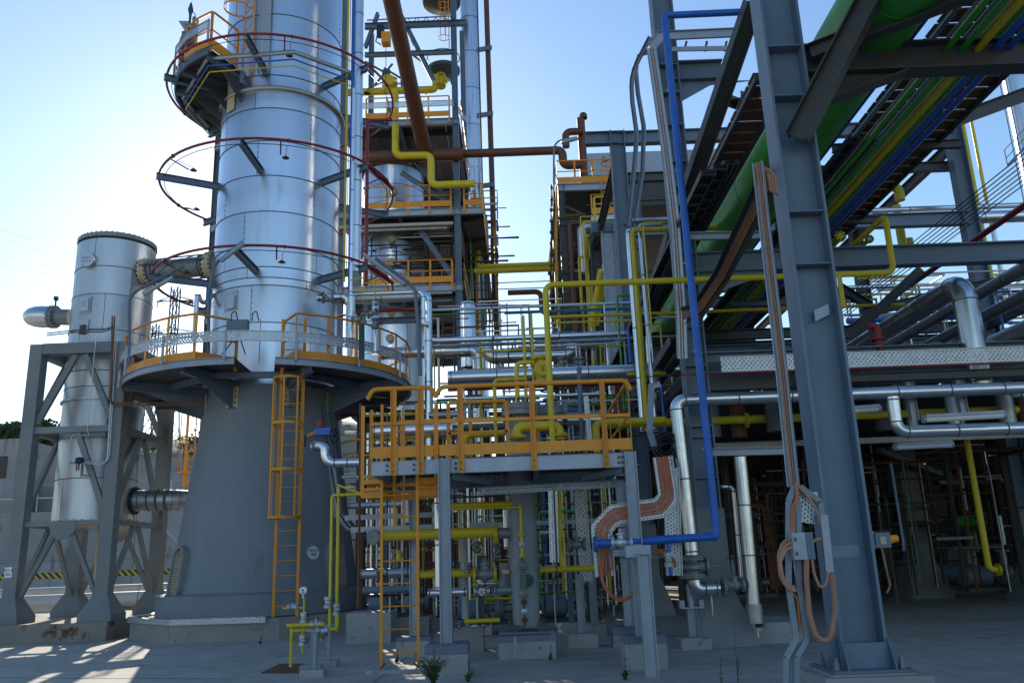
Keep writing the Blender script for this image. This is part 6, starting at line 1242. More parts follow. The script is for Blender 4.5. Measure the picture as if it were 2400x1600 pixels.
for a in (.4, 1.6, 2.8, 4.2): o_ = V((math.cos(a) * .38, math.sin(a) * .38, 0)); MB().tube([at(1428, 505, YE - .2) + o_, c + o_], .02, 5).obj('strap', 'orange', t)
p0, p1 = at(1390, 455, YE - 1), at(1470, 455, YE - 1); railing('orange rail of the lower side deck beside the service tower', [at(1388, 502, YE - 1), at(1472, 499, YE - 1)], h=.95, sp=.9, toe=.3, rr=.03)
vtray('cable_tray', 'bright short cable tray under the orange rail of the lower side deck', [at(1385, 516, YE - 1.1), at(1428, 514, YE - 1.1), at(1472, 511, YE - 1.1)], .22)
t = thing('cable_riser', 'dark stepped cable riser along the left edge of the service tower', 'cable tray', at(1296, 660, YE - .3))
for px in (1292, 1298): MB().tube([at(px, 665, YE - .3), at(px, 432, YE - .3)], .03, 6).obj('rail', 'black', t)
for k in range(9): q = at(1293, 440 + 26 * k, YE - .35); MB().box(q - V((.09, .05, .06)), q + V((.05, .05, .06))).obj('clip', 'black', t)
tag(MB().bar(at(1304, 640, YE - .2), at(1304, 436, YE - .2), .09, .05).obj('edge_strip', 'orange'), 'upright orange strip on the left edge of the service tower', 'strip')
P = fillet([at(1298, 430, YE - .5), at(1298, 345, YE - .5), at(1308, 330, YE - .5), at(1350, 322, YE - .5)], .4); t = thing('lamp_arm', 'bent lamp post with strip lamp over the service tower beside the brown pipe', 'lamp', P[0]); MB().tube(P, .045, 8).obj('arm', 'steel_grey', t); MB().bar(at(1316, 334, YE - .55), at(1354, 324, YE - .55), .16, .14).obj('strip_lamp', 'steel_light', t)
ppipe('brown pipe descending inside the service tower', (1372, 522, YE - .3), ('x', 1334), ('z', 800), w=12, m='brown', bend=1.8); ppipe('dull insulated elbow pipe inside the service tower', (1385, 532, YE - .5), ('x', 1362), ('z', 640), w=22, m='clad_dull', bend=1.6)
for k, (pts, w) in enumerate(((((1398, 560), ('z', 462), ('x', 1424)), 5.5), (((1394, 552), ('x', 1372), ('z', 790)), 7), (((1372, 602), ('x', 1357), ('z', 790)), 7), (((1383, 790), ('z', 520), ('x', 1405)), 5.5), (((1405, 660), ('z', 516)), 5), (((1392, 850), ('z', 640), ('x', 1375)), 5.5), (((1399, 850), ('z', 660)), 5), (((1383, 520), ('x', 1470)), 3.5), (((1368, 640), ('z', 508), ('x', 1392)), 2.5))):
    ppipe(('topmost', 'second', 'third and lowest starting', 'tall inner', 'short right', 'lower bent', 'lower straight', 'thin horizontal', 'hairline')[k] + ' yellow pipe of the cluster in front of the service tower', (*pts[0], 33 - k * .15), *pts[1:], w=w, bend=2)
cp_ = pipe('pipe', 'stout yellow capped pipe slanting down in front of the grey column of the cluster', [at(1414, 632, 30.5), at(1392, 760, 31.5)], w=25)
p = at(1414, 634, 30.4); MB().lathe(p, [(0, .1), (.12, .08), (.18, 0), (.19, -.1)], 18, ax=(.06, -.35, .93)).obj('end_cap', 'yellow', cp_)
p = at(1440, 780, 30); t = thing('grey_column', 'wide grey box column beside the yellow pipe cluster', 'column', (p.x, 30, 0)); column(t, p.x, 30, 0, zat(p.x, 30, 525), .52, .36, 'steel_light', name='shaft'); MB().box((p.x - .6, 29.9, zat(p.x, 30, 545)), (p.x + .6, 30.3, zat(p.x, 30, 520))).obj('cap_beam', 'steel_grey', t)
# air cooler with pale casing above
a, b = at(1372, 360, 44), at(1700, 348, 44); zc0 = zat(a.x, 44, 412)
t = thing('air_cooler', 'long pale clad air cooler casing on dark legs above the service tower', 'air cooler', (a.x + 3, 48, zc0))
for k in range(5): w = (b.x - a.x) / 5; MB().box((a.x + w * k + .01, 44, zc0), (a.x + w * (k + 1) - .01, 53, a.z)).obj('casing_panel', 'steel_light', t, smooth=False)
MB().box((a.x + .1, 44.4, zc0 - 1.5), (b.x - .1, 52.6, zc0 - .02)).obj('fan_plenum', 'steel_dark', t, smooth=False)
for k in range(4): MB().ibeam((a.x + .4 + k * 2.4, 44.3, 0), (a.x + .4 + k * 2.4, 44.3, zc0 - 1.5), .4, .3, up=(1, 0, 0)).obj('leg', 'steel_grey', t); MB().ibeam((a.x + .4 + k * 2.4, 52.3, 0), (a.x + .4 + k * 2.4, 52.3, zc0 - 1.5), .4, .3, up=(1, 0, 0)).obj('leg', 'steel_grey', t)
for zz in (zc0 - 1.7, zc0 - 3.6, zc0 - 6): MB().ibeam((a.x, 44.3, zz), (b.x, 44.3, zz), .34, .2).obj('girder', 'steel_dark', t); MB().box((a.x, 44.5, zz - .1), (b.x, 52, zz)).obj('floor_plate', 'steel_dark', t, smooth=False)
MB().ring(at(1419, 372, 43.9), (0, 1, 0), .14, .04, 14, 6, 0, 4.5).obj('lifting_lug', 'steel_grey', t)
# ================================================================== PIPES AT MID HEIGHT
for (px0, py0, px1, Y, w, m, s, lb) in ((1000, 727, 1476, 23, 7, 'galv', 0, 'grey galvanised pipe crossing the sky gap at mid height'), (1182, 735, 1476, 23.2, 4, 'blue', 0, 'thin blue pipe just below the galvanised one'), (1000, 738, 1520, 23.4, 4, 'green', 0, 'thin green pipe crossing the sky gap'), (1290, 743, 2120, 18.2, 8, 'yellow', 0, 'slim yellow pipe running right behind both rack columns'), (1290, 757, 1485, 18.0, 5, 'yellow', 0, 'thinner yellow pipe below the slim yellow one'),
    (1000, 799, 1468, 22.4, 14, 'clad', 1.7, 'bright silver pipe crossing just below the sky gap'), (1000, 812, 1440, 22.8, 9, 'clad_dull', 0, 'dull pipe right under the bright silver pipe'), (1050, 885, 1600, 19, 32, 'clad', 1.15, 'fat silver pipe crossing behind the orange platform rail'), (1050, 913, 1510, 20, 9, 'red', 0, 'dark red pipe crossing behind the orange platform rail'), (1280, 901, 1510, 20.3, 5, 'green', 0, 'thin green pipe above the dark red one'),
    (1060, 994, 1420, 18, 21, 'clad', 1.2, 'silver pipe crossing just above the platform deck'), (1470, 877, 1560, 18.5, 8, 'yellow', 0, 'yellow cross pipe between silver risers and rack column'), (1300, 950, 1480, 21, 5, 'green', 0, 'thin green pipe behind the platform drum lid')):
    ppipe(lb, (px0, py0, Y), ('x', px1), w=w, m=m, seams=s)
ppipe('silver duct with elbow falling away in the middle of the picture', (892, 829, 24), ('x', 1122), ('z', 900), w=29, m='clad', seams=1.3, bend=1.5, n=18)
ppipe('silver duct section with banded elbow left of the yellow riser', (1142, 800, 23.5), ('z', 838), ('x', 1345), ('z', 790), w=31, m='clad', seams=1.0, bend=1.3, n=18)
ppipe('slim silver pipe with left elbow behind the rail', (1085, 905, 19.5), ('z', 934), ('x', 1420), w=8, m='clad')
p = at(1098, 790, 26); q = at(1098, 715, 26); t = thing('small_vessel', 'small upright silver vessel with domed head in the middle distance', 'vessel', p); r_ = rad(36, p); MB().lathe((p.x, 26, 0), [(r_, p.z - 1), (r_, q.z)] + [(r_ * math.cos(a), q.z + r_ * .6 * math.sin(a)) for a in (.4, .8, 1.2, 1.57)], 28).obj('shell', 'clad', t); MB().ring((p.x, 26, q.z), Z, r_ + .004, .012, 28, 5).obj('joint_band', 'seam', t)
yr = 17.3
ppipe('left bright silver riser of the pair beside the left rack column', (1507, 1010, yr), ('z', 540), ('x', 1512), w=13, m='clad', seams=1.1, bend=1.0); ppipe('yellow riser between the two silver risers bending right at its top', (1518, 1010, yr - .1), ('z', 540), ('x', 1690), w=13.5, bend=1.4)
ppipe('right slim silver riser beside the left rack column', (1537, 1010, yr + .1), ('z', 528), ('x', 1552), w=10, m='clad', seams=1.1, bend=1.0); ppipe('silver pipe turning right over the risers', (1484, 517, yr + .4), ('x', 1690), w=11, m='clad', seams=1.4); ppipe('thin yellow tube along the silver riser', (1528, 780, yr - .2), ('z', 522), ('x', 1560), w=4)
ppipe('green riser with elbow in front of the grey box column', (1464, 960, 20.5), ('z', 693), ('x', 1520), w=5.5, m='green'); ppipe('short blue riser near the silver risers', (1478, 850, 20.2), ('z', 772), w=8, m='blue'); ppipe('dark blue riser behind the platform corner', (1560, 1020, 19), ('z', 900), w=7, m='blue'); ppipe('brown riser behind the platform rail', (1448, 960, 21), ('z', 890), w=10, m='brown')
t = thing('pipe_support', 'grey upright steel post with clamps behind the platform rail', 'post', at(1360, 1000, 16.6)); MB().tube([at(1364, 1040, 16.6), at(1357, 860, 16.6)], .05, 10).obj('upright', 'steel_grey', t)
for k, px in enumerate((1317, 1352, 1361)): p = at(px, 850, 19.8); valve(('left', 'middle', 'right')[k] + ' small dark instrument valve on top of the fat silver pipe', p, (0, 0, 1), .05, (1, -.2, .3), 'valve_grey', 'valve_grey', wheel=1.6)
ppipe('first slim post with instrument above the fat silver pipe', (1354, 880, 19.8), ('z', 810), w=4, m='galv'); ppipe('second slim post with instrument above the fat silver pipe', (1362, 880, 19.8), ('z', 812), w=4, m='galv')
# ================================================================== DARK PIPE TANGLE BEHIND PLATFORM AND LADDER
def tray_bar(lb, a, b, Y, h): p, q = at(*a, Y), at(*b, Y); q.z = p.z; t = thing('cable_tray', lb, 'cable tray', p); MB().bar(p, q, .02, h).obj('side_rail', 'steel_light', t, smooth=False); MB().bar(p + V((0, .18, -h / 2)), q + V((0, .18, -h / 2)), .36, .012).obj('tray_base', 'tray_slots', t, smooth=False)
tray_bar('upper bright cable tray behind the orange ladder', (808, 1213), (1016, 1203), 16.8, .10); tray_bar('lower bright cable tray behind the orange ladder', (822, 1241), (1016, 1232), 16.8, .10)
tray_bar('short bright cable tray left of the grey drum', (1100, 1232), (1180, 1226), 17.5, .12); tray_bar('upper bright channel behind the drum', (1255, 1225), (1400, 1222), 18.5, .09)
tag(MB().bar(at(953, 1140, 16.7), at(954, 1224, 16.7), .06, .04).obj('tray_hanger', 'white'), 'short white hanger post joining the two bright trays', 'hanger')
for (px0, py0, px1, Y, w, m, s, lb) in ((842, 1345, 962, 19, 23, 'clad_dull', 1.3, 'dark brown insulated pipe low behind the orange ladder'), (850, 1383, 965, 18.4, 17, 'steel_grey', 0, 'grey pipe low behind the orange ladder'), (815, 1185, 948, 18.8, 15, 'clad_dull', 1.2, 'dull pipe crossing above the bright trays'), (985, 1347, 1112, 15.9, 16, 'yellow', 0, 'yellow pipe leading to the dark globe valve'), (1003, 1389, 1094, 15.6, 19, 'clad', .5, 'short silver pipe with rounded end before the front post'), (1088, 1455, 1172, 15.5, 10, 'yellow', 0, 'low yellow pipe with two handwheels left of the drum'), (1265, 1335, 1398, 15.8, 14, 'yellow', 0, 'yellow pipe right of the drum'), (870, 1012, 1075, 22, 42, 'clad', 1.5, 'big silver exchanger shell behind the platform rail'), (1005, 973, 1080, 20, 15, 'clad_dull', 0, 'silver pipe over the exchanger shell'), (815, 1030, 1010, 20.5, 6, 'orange', 0, 'thin orange rail pipe under the exchanger shell'), (800, 1118, 880, 19, 7, 'galv', 0, 'grey conduit left of the platform beam'), (815, 1068, 880, 20.5, 6, 'orange', 0, 'second thin orange rail pipe left of the platform'), (1265, 1200, 1360, 19, 8, 'green', 0, 'green pipe behind the narrow perforated tray'), (1265, 1388, 1360, 18, 4, 'green', 0, 'thin green line low right of the drum'), (1265, 1248, 1300, 17, 9, 'galv', 0, 'grey stub right of the drum'), (820, 1158, 950, 20, 8, 'steel_dark', 0, 'dark pipe above the dull pipe')):
    ppipe(lb, (px0, py0, Y), ('x', px1), w=w, m=m, seams=s)
ppipe('bright silver upright pipe just left of the front platform post', (1027, 1380, 15.5), ('z', 1080), w=14, m='clad', seams=.8); ppipe('grey steel pipe column behind the front platform post', (1092, 1480, 16.3), ('z', 1255), w=18, m='steel_light'); ppipe('yellow riser right of the drum', (1318, 1335, 15.9), ('z', 1160), w=12); ppipe('thin yellow upright beside the grey pipe column', (1078, 1315, 16), ('z', 1190), w=5); ppipe('silver elbow pipe below the globe valve', (1122, 1358, 16.4), ('z', 1367), ('x', 1170), w=14, m='clad', seams=.4); ppipe('bright silver upright behind the drum on its left', (1186, 1285, 16.6), ('z', 1190), w=10, m='clad', seams=.6)
ppipe('grey riser with nameplate left of the drum', (1184, 1392, 15.7), ('z', 1318), w=27, m='fireproof'); p = at(1185, 1339, 15.5); nl = MB().box(p - V((.065, .0, .035)), p + V((.065, .012, .035))).obj('nameplate', 'beige'); tag(nl, 'small cream nameplate on the grey riser left of the drum', 'plate')
for (px, py, ax, st, w, lb, wh, m) in ((1137, 1345, (1, 0, 0), (0, 0, 1), 22, 'dark globe valve with yellow flanges left of the drum', 1.2, 'valve_grey'), (1130, 1385, (1, 0, 0), (0, -1, .0), 14, 'valve with black handwheel facing the yard left of the drum', 1.5, 'galv'), (1077, 1459, (1, 0, 0), (0, -1, .05), 9, 'left black handwheel valve on the low yellow pipe', 2.4, 'valve_grey'), (1134, 1456, (1, 0, 0), (0, -1, .05), 9, 'right black handwheel valve on the low yellow pipe', 2.4, 'valve_grey'), (1120, 1284, (0, 0, 1), (0, -1, .1), 12, 'big black handwheel valve above the globe valve', 2.0, 'valve_grey'), (1165, 1290, (0, 0, 1), (0, -1, .1), 11, 'second black handwheel valve beside the grey riser', 1.9, 'valve_grey'), (1352, 1275, (1, 0, 0), (0, 0, 1), 16, 'grey brown control valve right of the drum', .01, 'valve_grey'), (890, 1350, (0, 0, 1), (1, -.4, 0), 9, 'rusty valve low behind the ladder', 1.8, 'rusty'), (935, 1300, (0, 0, 1), (1, -.3, 0), 7, 'thin yellow stemmed valve behind the ladder', 1.6, 'yellow'), (1310, 1470, (0, 0, 1), (0, -.3, 1), 7, 'low bleed valve right of the drum', 1.5, 'galv'), (1095, 1330, (0, 0, 1), (1, -.3, 0), 7, 'small dark valve beside the yellow hook pipe', 1.6, 'valve_grey')):
    p = at(px, py, 15.75 if px > 1000 else 18); valve(lb, p, ax, rad(w, p), st, m, 'yellow' if '1347' == str(py) or 'globe' in lb else m, wheel=wh)
for k, (px, py0, py1, Y, w) in enumerate(((1364, 1482, 1345, 16.4, .14), (1394, 1460, 1285, 18.5, .15), (1342, 1490, 1340, 19, .12), (1255, 1495, 1300, 19.5, .12), (905, 1440, 1250, 20, .12), (1130, 1470, 1300, 19.5, .12))):
    p = at(px, py0, Y); tag(MB().ibeam((p.x, Y, .2), (p.x, Y, zat(p.x, Y, py1)), w, w, up=(1, 0, 0)).obj('pipe_support', 'steel_light' if k < 2 else 'steel_grey'), ('light stub post right of the drum under the yellow pipe', 'tall light post behind the thick cable loop', 'grey post behind the light stub post', 'grey post hidden right behind the drum', 'grey post far behind the ladder', 'grey post left behind the drum')[k], 'post')
    pedestal(('wide low', 'small', 'dark', 'hidden', 'distant', 'shaded')[k] + ' concrete footing under the ' + ('light stub post right of the drum', 'tall light post behind the cable loop', 'grey post behind the stub post', 'grey post behind the drum', 'grey post far behind the ladder', 'grey post left behind the drum')[k], p.x, Y, .55 if k == 0 else .45, .5, .24)
pedestal('dark concrete pedestal left of the drum carrying the grey pipe column', at(1100, 1500, 16.3).x, 16.4, .55, .6, .42); pedestal('long dark concrete block behind the conical skirt at its right', at(868, 1470, 18.8).x, 19, .95, .9, .62); pedestal('concrete block behind the ladder carrying a pump', at(930, 1450, 20.5).x, 20.5, 1.6, .9, .4)
def pump(lb, x, y, z=.4, s=1.0, m='valve_grey', ax=1):
    t = thing('pump', lb, 'pump', (x, y, z)); A = V((ax, 0, 0)); c = V((x, y, z + .32 * s))
    MB().box((x - .7 * s, y - .25 * s, z), (x + .7 * s, y + .25 * s, z + .08 * s)).obj('baseplate', 'steel_dark', t); MB().lathe(c, [(0, -.65 * s), (.2 * s, -.64 * s), (.22 * s, -.6 * s), (.22 * s, -.1 * s), (.12 * s, -.04 * s), (.05 * s, 0), (.05 * s, .22 * s)], 18, ax=A).obj('motor', 'blue' if m == 'blue' else 'steel_grey', t)
    mb = MB(); mb.lathe(c + A * .3 * s, [(0, -.12 * s), (.2 * s, -.1 * s), (.26 * s, 0), (.2 * s, .1 * s), (0, .14 * s)], 18, ax=A); mb.tube([c + A * .3 * s, c + A * .3 * s + Z * .55 * s], .08 * s, 10); mb.tube([c + A * .35 * s, c + A * .75 * s], .09 * s, 10); mb.obj('casing', m, t); flange(c + A * .3 * s + Z * .52 * s, Z, .085 * s, m, t); flange(c + A * .72 * s, A, .09 * s, m, t); return t
pump('grey pump on the concrete block far behind the orange ladder', at(930, 1430, 20.5).x, 20.5, .4); pump('grey pump behind the low yellow pipe', at(1140, 1440, 20).x, 20, .2); pump('dark pump in the shade right of the drum', at(1335, 1420, 20).x, 20, .2); pump('dark pump deep behind the drum', at(1280, 1420, 25).x, 25, .2, 1.2)
# dense layer of slim uprights and runs, each a pipe of its own
ORD = ['first', 'second', 'third', 'fourth', 'fifth', 'sixth', 'seventh', 'eighth', 'ninth', 'tenth', 'eleventh', 'twelfth', 'thirteenth', 'fourteenth', 'fifteenth', 'sixteenth', 'seventeenth', 'eighteenth', 'nineteenth', 'twentieth', 'twenty-first', 'twenty-second', 'twenty-third', 'twenty-fourth', 'twenty-fifth', 'twenty-sixth', 'twenty-seventh', 'twenty-eighth', 'twenty-ninth', 'thirtieth']
def tangle(x0, x1, ya, yb, Ya, Yb, n, where, mats, seed, zlo=(1490, 1380), horiz=.5, ws=(4, 5, 6, 8, 10, 13)):
    R_ = random.Random(seed); items = []
    for i in range(n):
        Y = R_.uniform(Ya, Yb); m, nm = R_.choice(mats); w = R_.choice(ws); up_ = R_.random() > horiz
        if up_: px = R_.uniform(x0, x1); items.append((m, nm, 'upright', px, R_.uniform(*sorted(zlo)), R_.uniform(ya, ya + (yb - ya) * .6), Y, w, R_.random()))
        else: px = R_.uniform(x0, x1 - 60); items.append((m, nm, 'level', px, R_.uniform(ya, yb), px + R_.uniform(70, 260), Y, w, R_.random()))
    items.sort(key=lambda q: (q[0], q[2], q[3] if q[2] == 'upright' else q[4])); cnt = {}
    fill = {}
    for m, nm, kd, a, b, c_, Y, w, rr in items:
        k = cnt.get((nm, kd), 0); cnt[(nm, kd)] = k + 1
        lb = '%s %s pipe %s in %s' % (ORD[min(k, 29)], nm + (' upright' if kd == 'upright' else ' level'), 'from the left' if kd == 'upright' else 'from the top', where)
        if kd == 'upright':
            P = [at(a, b, Y)]; P[0].z = max(.15, P[0].z); P.append(go(P[0], 'z', c_))
            if rr > .5: P.append(go(P[-1], 'x', a + (60 if rr > .75 else -60)))
        else:
            P = [at(a, b, Y)]; P.append(go(P[0], 'x', min(c_, x1)))
            if rr > .5: P.append(P[-1] + V((0, 0, -.9 if P[-1].z > 2 else .8)))
            if rr < .2: P.append(P[-1] + V((0, 1.6, 0)))
        if w < 7: fill.setdefault(m, MB()).tube(P, rad(w, P[0]), 6); cnt[(nm, kd)] -= 1
        else: pipe('pipe', lb, P, w=w, m=m, n=8)
    for m, mb in fill.items(): o = mb.obj('pipe_tangle', m, kind='stuff'); o['label'] = 'mass of thin pipes too fine to tell apart in ' + where
DM = [('clad_dull', 'dull silver'), ('rusty', 'rusty'), ('steel_dark', 'dark grey'), ('clad', 'bright silver'), ('yellow', 'yellow'), ('steel_grey', 'grey'), ('brown', 'brown')]
tangle(825, 1060, 960, 1400, 21, 32, 64, 'the tangle behind the ladder', DM, 3); tangle(1060, 1470, 930, 1400, 19.5, 32, 90, 'the tangle behind the drum', DM + [('green', 'green'), ('blue', 'blue')], 5)
DM2 = [('mimic_shade', 'shadowed'), ('mimic_shade_brown', 'sooty brown'), ('steel_dark', 'dark grey'), ('clad_dull', 'dull silver'), ('rusty', 'rusty'), ('clad', 'bright silver'), ('galv', 'galvanised'), ('yellow', 'yellow')]  # first two colours are darkened to stand for shade
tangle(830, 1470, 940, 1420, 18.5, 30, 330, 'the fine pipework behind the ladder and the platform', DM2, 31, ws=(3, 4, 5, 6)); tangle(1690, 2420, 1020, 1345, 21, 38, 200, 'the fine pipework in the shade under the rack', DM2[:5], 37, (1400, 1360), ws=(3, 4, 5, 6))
tangle(1960, 2420, 640, 800, 22, 40, 90, 'the fine pipework between the rack beams at right', DM2[2:] + [('blue', 'blue')], 43, (900, 820), horiz=.75, ws=(4, 5, 6)); tangle(1086, 1165, 440, 760, 41, 52, 46, 'the shaded right flank of the rear structure', DM2[:4] + [('orange', 'orange')], 47, (800, 700), horiz=.4, ws=(3, 4, 5, 6)); tangle(850, 1060, 520, 690, 39.5, 41, 40, 'the space under the decks of the rear structure', DM2[:5], 49, (680, 640), horiz=.7, ws=(3, 4, 5)); tangle(1310, 1450, 450, 780, 36.5, 44, 50, 'the dark inside of the service tower', DM2, 51, (800, 700), horiz=.35, ws=(3, 4, 5, 6))
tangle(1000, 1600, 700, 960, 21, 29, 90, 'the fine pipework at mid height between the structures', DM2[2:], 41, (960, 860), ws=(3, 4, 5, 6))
for k, (px, Y) in enumerate(((845, 26), (1000, 27), (1150, 28), (1290, 29), (1420, 27), (900, 33), (1230, 34))):
    p = at(px, 1400, Y); t = thing('equipment_structure', ORD[k] + ' dark steel frame from the front in the tangle behind the platform', 'frame', (p.x, Y, 0))
    for s in (0, 2.4): column(t, p.x + s, Y, 0, 6.2, .24, .22, 'steel_dark')
    for zz in (2.2, 3.9, 6.0): beam(t, (p.x, Y, zz), (p.x + 2.4, Y, zz), .22, .16, 'steel_dark'); MB().box((p.x - .4, Y + .2, zz + .12), (p.x + 2.8, Y + 3.4, zz + .16)).obj('floor_grating', 'steel_dark', t, smooth=False)
# ================================================================== SHADED EQUIPMENT UNDER THE RACK
DK = [('mimic_shade', 'shadowed'), ('mimic_shade_brown', 'sooty brown'), ('steel_dark', 'dark grey'), ('mimic_shade', 'shadowed'), ('rusty', 'rusty'), ('mimic_shade_brown', 'sooty brown')]  # mostly colours painted dark to deepen the shade
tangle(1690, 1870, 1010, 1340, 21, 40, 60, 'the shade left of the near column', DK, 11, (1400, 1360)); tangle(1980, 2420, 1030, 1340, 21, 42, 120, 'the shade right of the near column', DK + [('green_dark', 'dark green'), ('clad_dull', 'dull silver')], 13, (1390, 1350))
ppipe('bright yellow pipe dropping under the rack and bending right at the ground', (2264, 1020, 20.5), ('z', 1334), ('x', 2345), w=14, bend=2.0, flanges=[(at(2340, 1334, 20.5), (1, 0, 0))])
R5 = random.Random(21); lab = [('clad_dull', 'dull silver'), ('steel_grey', 'grey'), ('rusty', 'rusty'), ('steel_dark', 'dark grey')]; cnt = {}
for k in range(17):
    x = 4.1 + k * .58; m, nm = R5.choice(lab); r = R5.choice((.06, .09, .12, .16, .2)); c = cnt.get(nm, 0); cnt[nm] = c + 1
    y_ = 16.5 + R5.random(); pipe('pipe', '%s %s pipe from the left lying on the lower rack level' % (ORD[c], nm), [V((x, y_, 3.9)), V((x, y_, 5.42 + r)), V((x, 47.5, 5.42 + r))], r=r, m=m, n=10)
for k in range(3):  # solid floor added to keep sky light out below the rack
    x0 = 3.9 + k * 3.44; t = thing('walkway', ('left', 'middle', 'right')[k] + ' added light-blocking floor strip under the lower rack level', 'walkway', (x0, 30, 4.7))
    for j in range(11): MB().box((x0, 17.2 + j * 3, 4.70), (x0 + 3.4, 20.15 + j * 3, 4.76)).obj('floor_plate', 'mimic_shade', t, smooth=False)
# deck added right of the rack to block sky light, with columns and equipment
t = thing('shade_deck', 'added light-blocking concrete deck on thick legs beyond the right side of the rack', 'structure', (22, 30, 0))
for i in range(4):
    for j in range(6): MB().box((14.9 + i * 5, 13 + j * 6, 5.0), (19.85 + i * 5, 18.95 + j * 6, 5.5)).obj('slab', 'concrete_stained', t, smooth=False)
for i in range(4):
    for j in range(6): MB().box((15.6 + i * 5.6, 13.5 + j * 6.8, 0), (16.3 + i * 5.6, 14.2 + j * 6.8, 4.99)).obj('leg', 'mimic_shade', t, smooth=False)
for k in range(4): y = 18 + 8 * k; MB().lathe((21 + k, y, 7.6), [(0, -4.2), (1.3, -3.8), (1.5, -3), (1.5, 3), (1.3, 3.8), (0, 4.2)], 24, ax=(1, 0, 0)).obj('exchanger_shell', 'clad_dull', t); MB().box((19 + k, y - .8, 5.5), (19.5 + k, y + .8, 6.4)).obj('saddle', 'steel_dark', t); MB().box((23 + k, y - .8, 5.5), (23.5 + k, y + .8, 6.4)).obj('saddle', 'steel_dark', t)
for k in range(3): zq = 4.0 + .35 * k; vtray('cable_tray', ('lower', 'middle', 'upper')[k] + ' dim slotted tray crossing under the rack behind the silver pipes', [V((XC + .6 + k, 20 + 3 * k, zq)), V((13.5, 20 + 3 * k, zq))], .12)
t = thing('support_column', 'dark fireproofed leg with splayed foot and brace under the rack at right', 'column', (at(2140, 1370, 27).x, 27, 0)); x = at(2150, 1300, 27).x
MB().lathe((x, 27, 0), [(.001, 0), (.95, 0), (.85, .3), (.42, 1.3), (.40, 6), (.001, 6)], 4, math.pi / 4, math.pi * 2.25).obj('shaft', 'fireproof', t, smooth=False); MB().bar(at(2060, 1055, 25), at(2205, 1110, 26.7), .16, .16).obj('brace', 'steel_grey', t); MB().bar(at(2195, 1180, 26.5), at(2120, 1195, 26.5), .2, .1).obj('cross_arm', 'steel_dark', t)
t = thing('support_column', 'slim light leg with splayed foot right of the dark panel under the rack', 'column', (at(2245, 1340, 29).x, 29, 0)); x = at(2238, 1330, 29).x; MB().bar((x, 29, .8), (at(2226, 1110, 29).x, 29, at(2226, 1110, 29).z), .14, .14).obj('shaft', 'steel_grey', t); MB().lathe((x, 29, 0), [(.001, 0), (1.1, 0), (.9, .25), (.3, 1.6), (.001, 1.6)], 4, math.pi / 4, math.pi * 2.25).obj('foot', 'fireproof', t, smooth=False)
p = at(2195, 1340, 31); t = thing('control_panel', 'big dark cabinet with louvre slots standing under the rack', 'cabinet', (p.x, 31, 0)); w = .75; MB().box((p.x - w, 31, .3), (p.x + w, 32, 3.5)).obj('case', 'steel_dark', t, smooth=False)
for r_ in range(2):
    for c_ in range(4): MB().box((p.x - .6 + c_ * .3, 30.98, 2.4 - r_ * .5), (p.x - .4 + c_ * .3, 30.995, 2.43 - r_ * .5)).obj('louvre', 'galv', t)
MB().box((p.x - w, 31, 0), (p.x + w, 32, .29)).obj('plinth', 'concrete', t, smooth=False)
p = at(2118, 1372, 24); ladder('dim grey ladder leaning in the shade beside the dark leg', (p.x, 24, 0), zat(p.x, 24, 1235), .45, (0, -1, 0), m='steel_dark', rung=.3)
pipe('conduit', 'thin light conduit hanging in the shade right of the near column', [at(2088, 1085, 18), at(2117, 1270, 18), at(2118, 1290, 18)], w=6, m='steel_grey')
t = thing('green_valve', 'dark green valve block in the shade under the rack', 'valve', at(2262, 1222, 26)); q = at(2262, 1222, 26); MB().tube([q - V((.4, 0, 0)), q + V((.5, 0, 0))], .19, 14).obj('body', 'green', t); MB().tube([q + V((.15, 0, 0)), q + V((.15, 0, -.9))], .12, 12).obj('leg', 'green', t); flange(q + V((.5, 0, 0)), (1, 0, 0), .19, 'green', t)
for k, (px, Y) in enumerate(((2250, 27), (2330, 25), (2390, 29), (2010, 30), (1740, 26), (1790, 33))): pump(('dark pump beside the green valve block', 'grey pump at the foot of the bright yellow pipe', 'grey pump at the right edge in the shade', 'pump just right of the near column in the shade', 'pump behind the silver standpipe', 'pump deep in the shade left of the near column')[k], at(px, 1370, Y).x, Y, .25, 1.3, 'valve_grey')
for k, (px, Y, h) in enumerate(((2030, 34, 4.2), (2080, 38, 5), (2360, 33, 4.6), (1760, 36, 5.2), (2300, 44, 4.8))):
    x = at(px, 1370, Y).x; t = thing('vessel', ('dim upright vessel right behind the near column', 'taller dim vessel farther behind the near column', 'dim upright vessel at the right under the rack', 'dim upright vessel left of the near column', 'farthest dim vessel under the rack')[k], 'vessel', (x, Y, 0)); MB().lathe((x, Y, 0), [(.0, .6), (.6, .7), (.8, 1.0), (.8, h - .4), (.6, h - .1), (0, h)], 24).obj('shell', 'mimic_shade', t)
    for a in range(3): MB().bar((x + .7 * math.cos(a * 2.1), Y + .7 * math.sin(a * 2.1), 0), (x + .7 * math.cos(a * 2.1), Y + .7 * math.sin(a * 2.1), 1.2), .12, .12).obj('leg', 'steel_dark', t)
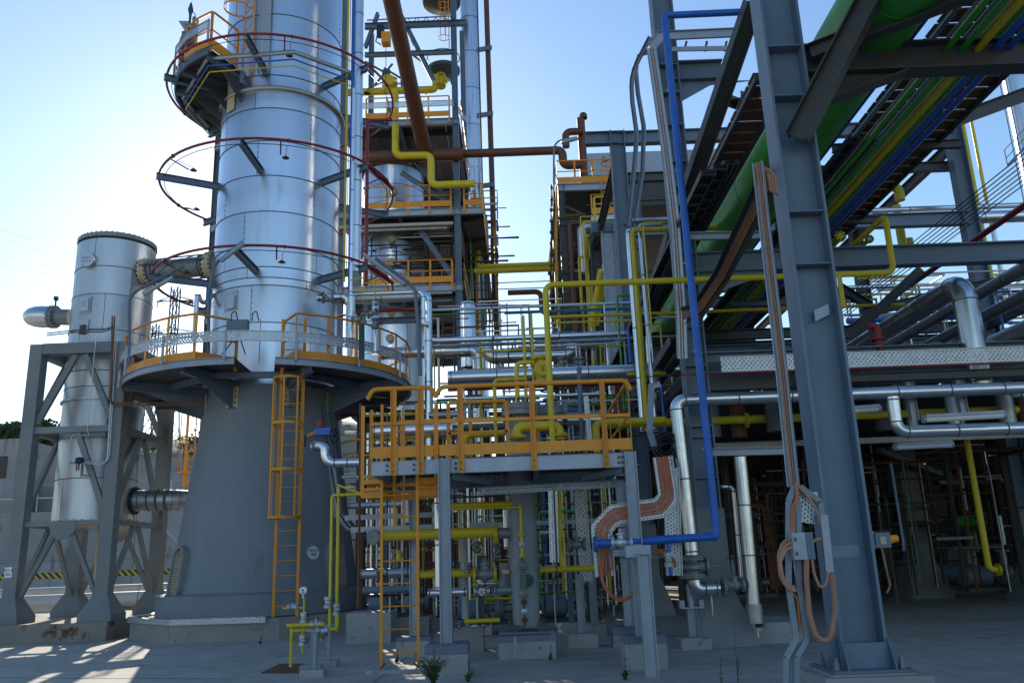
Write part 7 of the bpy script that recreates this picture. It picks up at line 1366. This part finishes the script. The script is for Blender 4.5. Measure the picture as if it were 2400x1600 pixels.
# dark backdrop added to close gaps at ground level, walls painted near black as shade
def shed(lb, x0, x1, y, h, m):
    t = thing('backdrop_building', lb, 'building', ((x0 + x1) / 2, y, 0)); n = max(2, int((x1 - x0) / 1.2))
    for i in range(n): a = x0 + (x1 - x0) * i / n; MB().box((a + .01, y + (.03 if i % 2 else 0), .0), (a + (x1 - x0) / n - .01, y + .25, h)).obj('wall_panel', m, t, smooth=False)
    MB().box((x0 - .2, y - .3, h), (x1 + .2, y + 9, h + .25)).obj('roof', 'steel_dark', t, smooth=False); MB().box((x0, y + .3, 0), (x1, y + 8.8, h - .01)).obj('core', 'steel_dark', t, smooth=False)
    for i in range(int((x1 - x0) / 4)): a = x0 + 1.5 + i * 4; MB().box((a, y - .05, 1.2), (a + 1.4, y + .02, 2.4)).obj('window', 'glass', t, smooth=False)
shed('low dark backdrop building far behind the ladder and drum', -9, 4.5, 61, 7.5, 'mimic_shade'); shed('long dark backdrop building far behind the right rack', 5.2, 30, 50, 7, 'mimic_shade'); shed('dark backdrop building beyond the right edge of the rack', 31, 60, 52, 8, 'mimic_shade')
# ================================================================== WEEDS
def weed(lb, px, py, h, n, seed, dead=False):
    R_ = random.Random(seed); b = gz(px, py); t = thing('weed', lb, 'plant', b); st, lf = MB(), MB()
    for i in range(n):
        a = R_.uniform(0, 6.28); ln = R_.uniform(.25, 1) * h; sp_ = R_.uniform(.1, .75); P = [b + V((math.cos(a) * sp_ * ln * k * k, math.sin(a) * sp_ * ln * k * k, ln * (k - .18 * k * k * sp_))) for k in (0, .25, .5, .75, 1)]
        if i == 0: P = [b + V((.02 * k, 0, h * 1.9 * k)) for k in (0, .25, .5, .75, 1)]
        st.tube(P, [.006, .005, .004, .003, .002], 4)
        for j in range(4 if dead else 26):
            k = R_.uniform(.15, 1); f = k * 4; q = P[min(3, int(f))].lerp(P[min(4, int(f) + 1)], f - int(f)); u = V((R_.gauss(0, 1), R_.gauss(0, 1), R_.gauss(0, .6))).normalized() * R_.uniform(.015, .04); v = u.orthogonal().normalized() * .009
            lf.add([q, q + u * .5 + v, q + u, q + u * .5 - v], [(0, 1, 2, 3)])
    st.obj('stem', 'weed', t); lf.obj('leaves', 'foliage' if not dead else 'weed', t, smooth=False)['kind'] = 'stuff'
weed('bushy wild weed growing before the left front pedestal', 1016, 1606, .42, 85, 4); weed('thin dry weed stalks on the yard left of the near column pedestal', 1730, 1600, .42, 5, 8, True)
weed('tiny dry weed on the yard beside the thin stalks', 1690, 1600, .16, 4, 9, True)
for k, (px, py, h, n) in enumerate(((1098, 1597, .16, 14), (1290, 1545, .12, 10), (1465, 1592, .14, 12), (610, 1508, .10, 9), (930, 1552, .12, 10), (352, 1500, .12, 8))):
    weed(('small weed tuft at the right foot of the left front pedestal', 'small weed tuft at the right foot of the drum pedestal', 'small weed tuft at the left foot of the tall right pedestal', 'tiny weed tuft at the foot of the octagonal base', 'tiny weed tuft by the low pedestal behind the ladder', 'tiny weed tuft in the corner of plinth and octagonal base')[k], px, py, h, n, 60 + k)
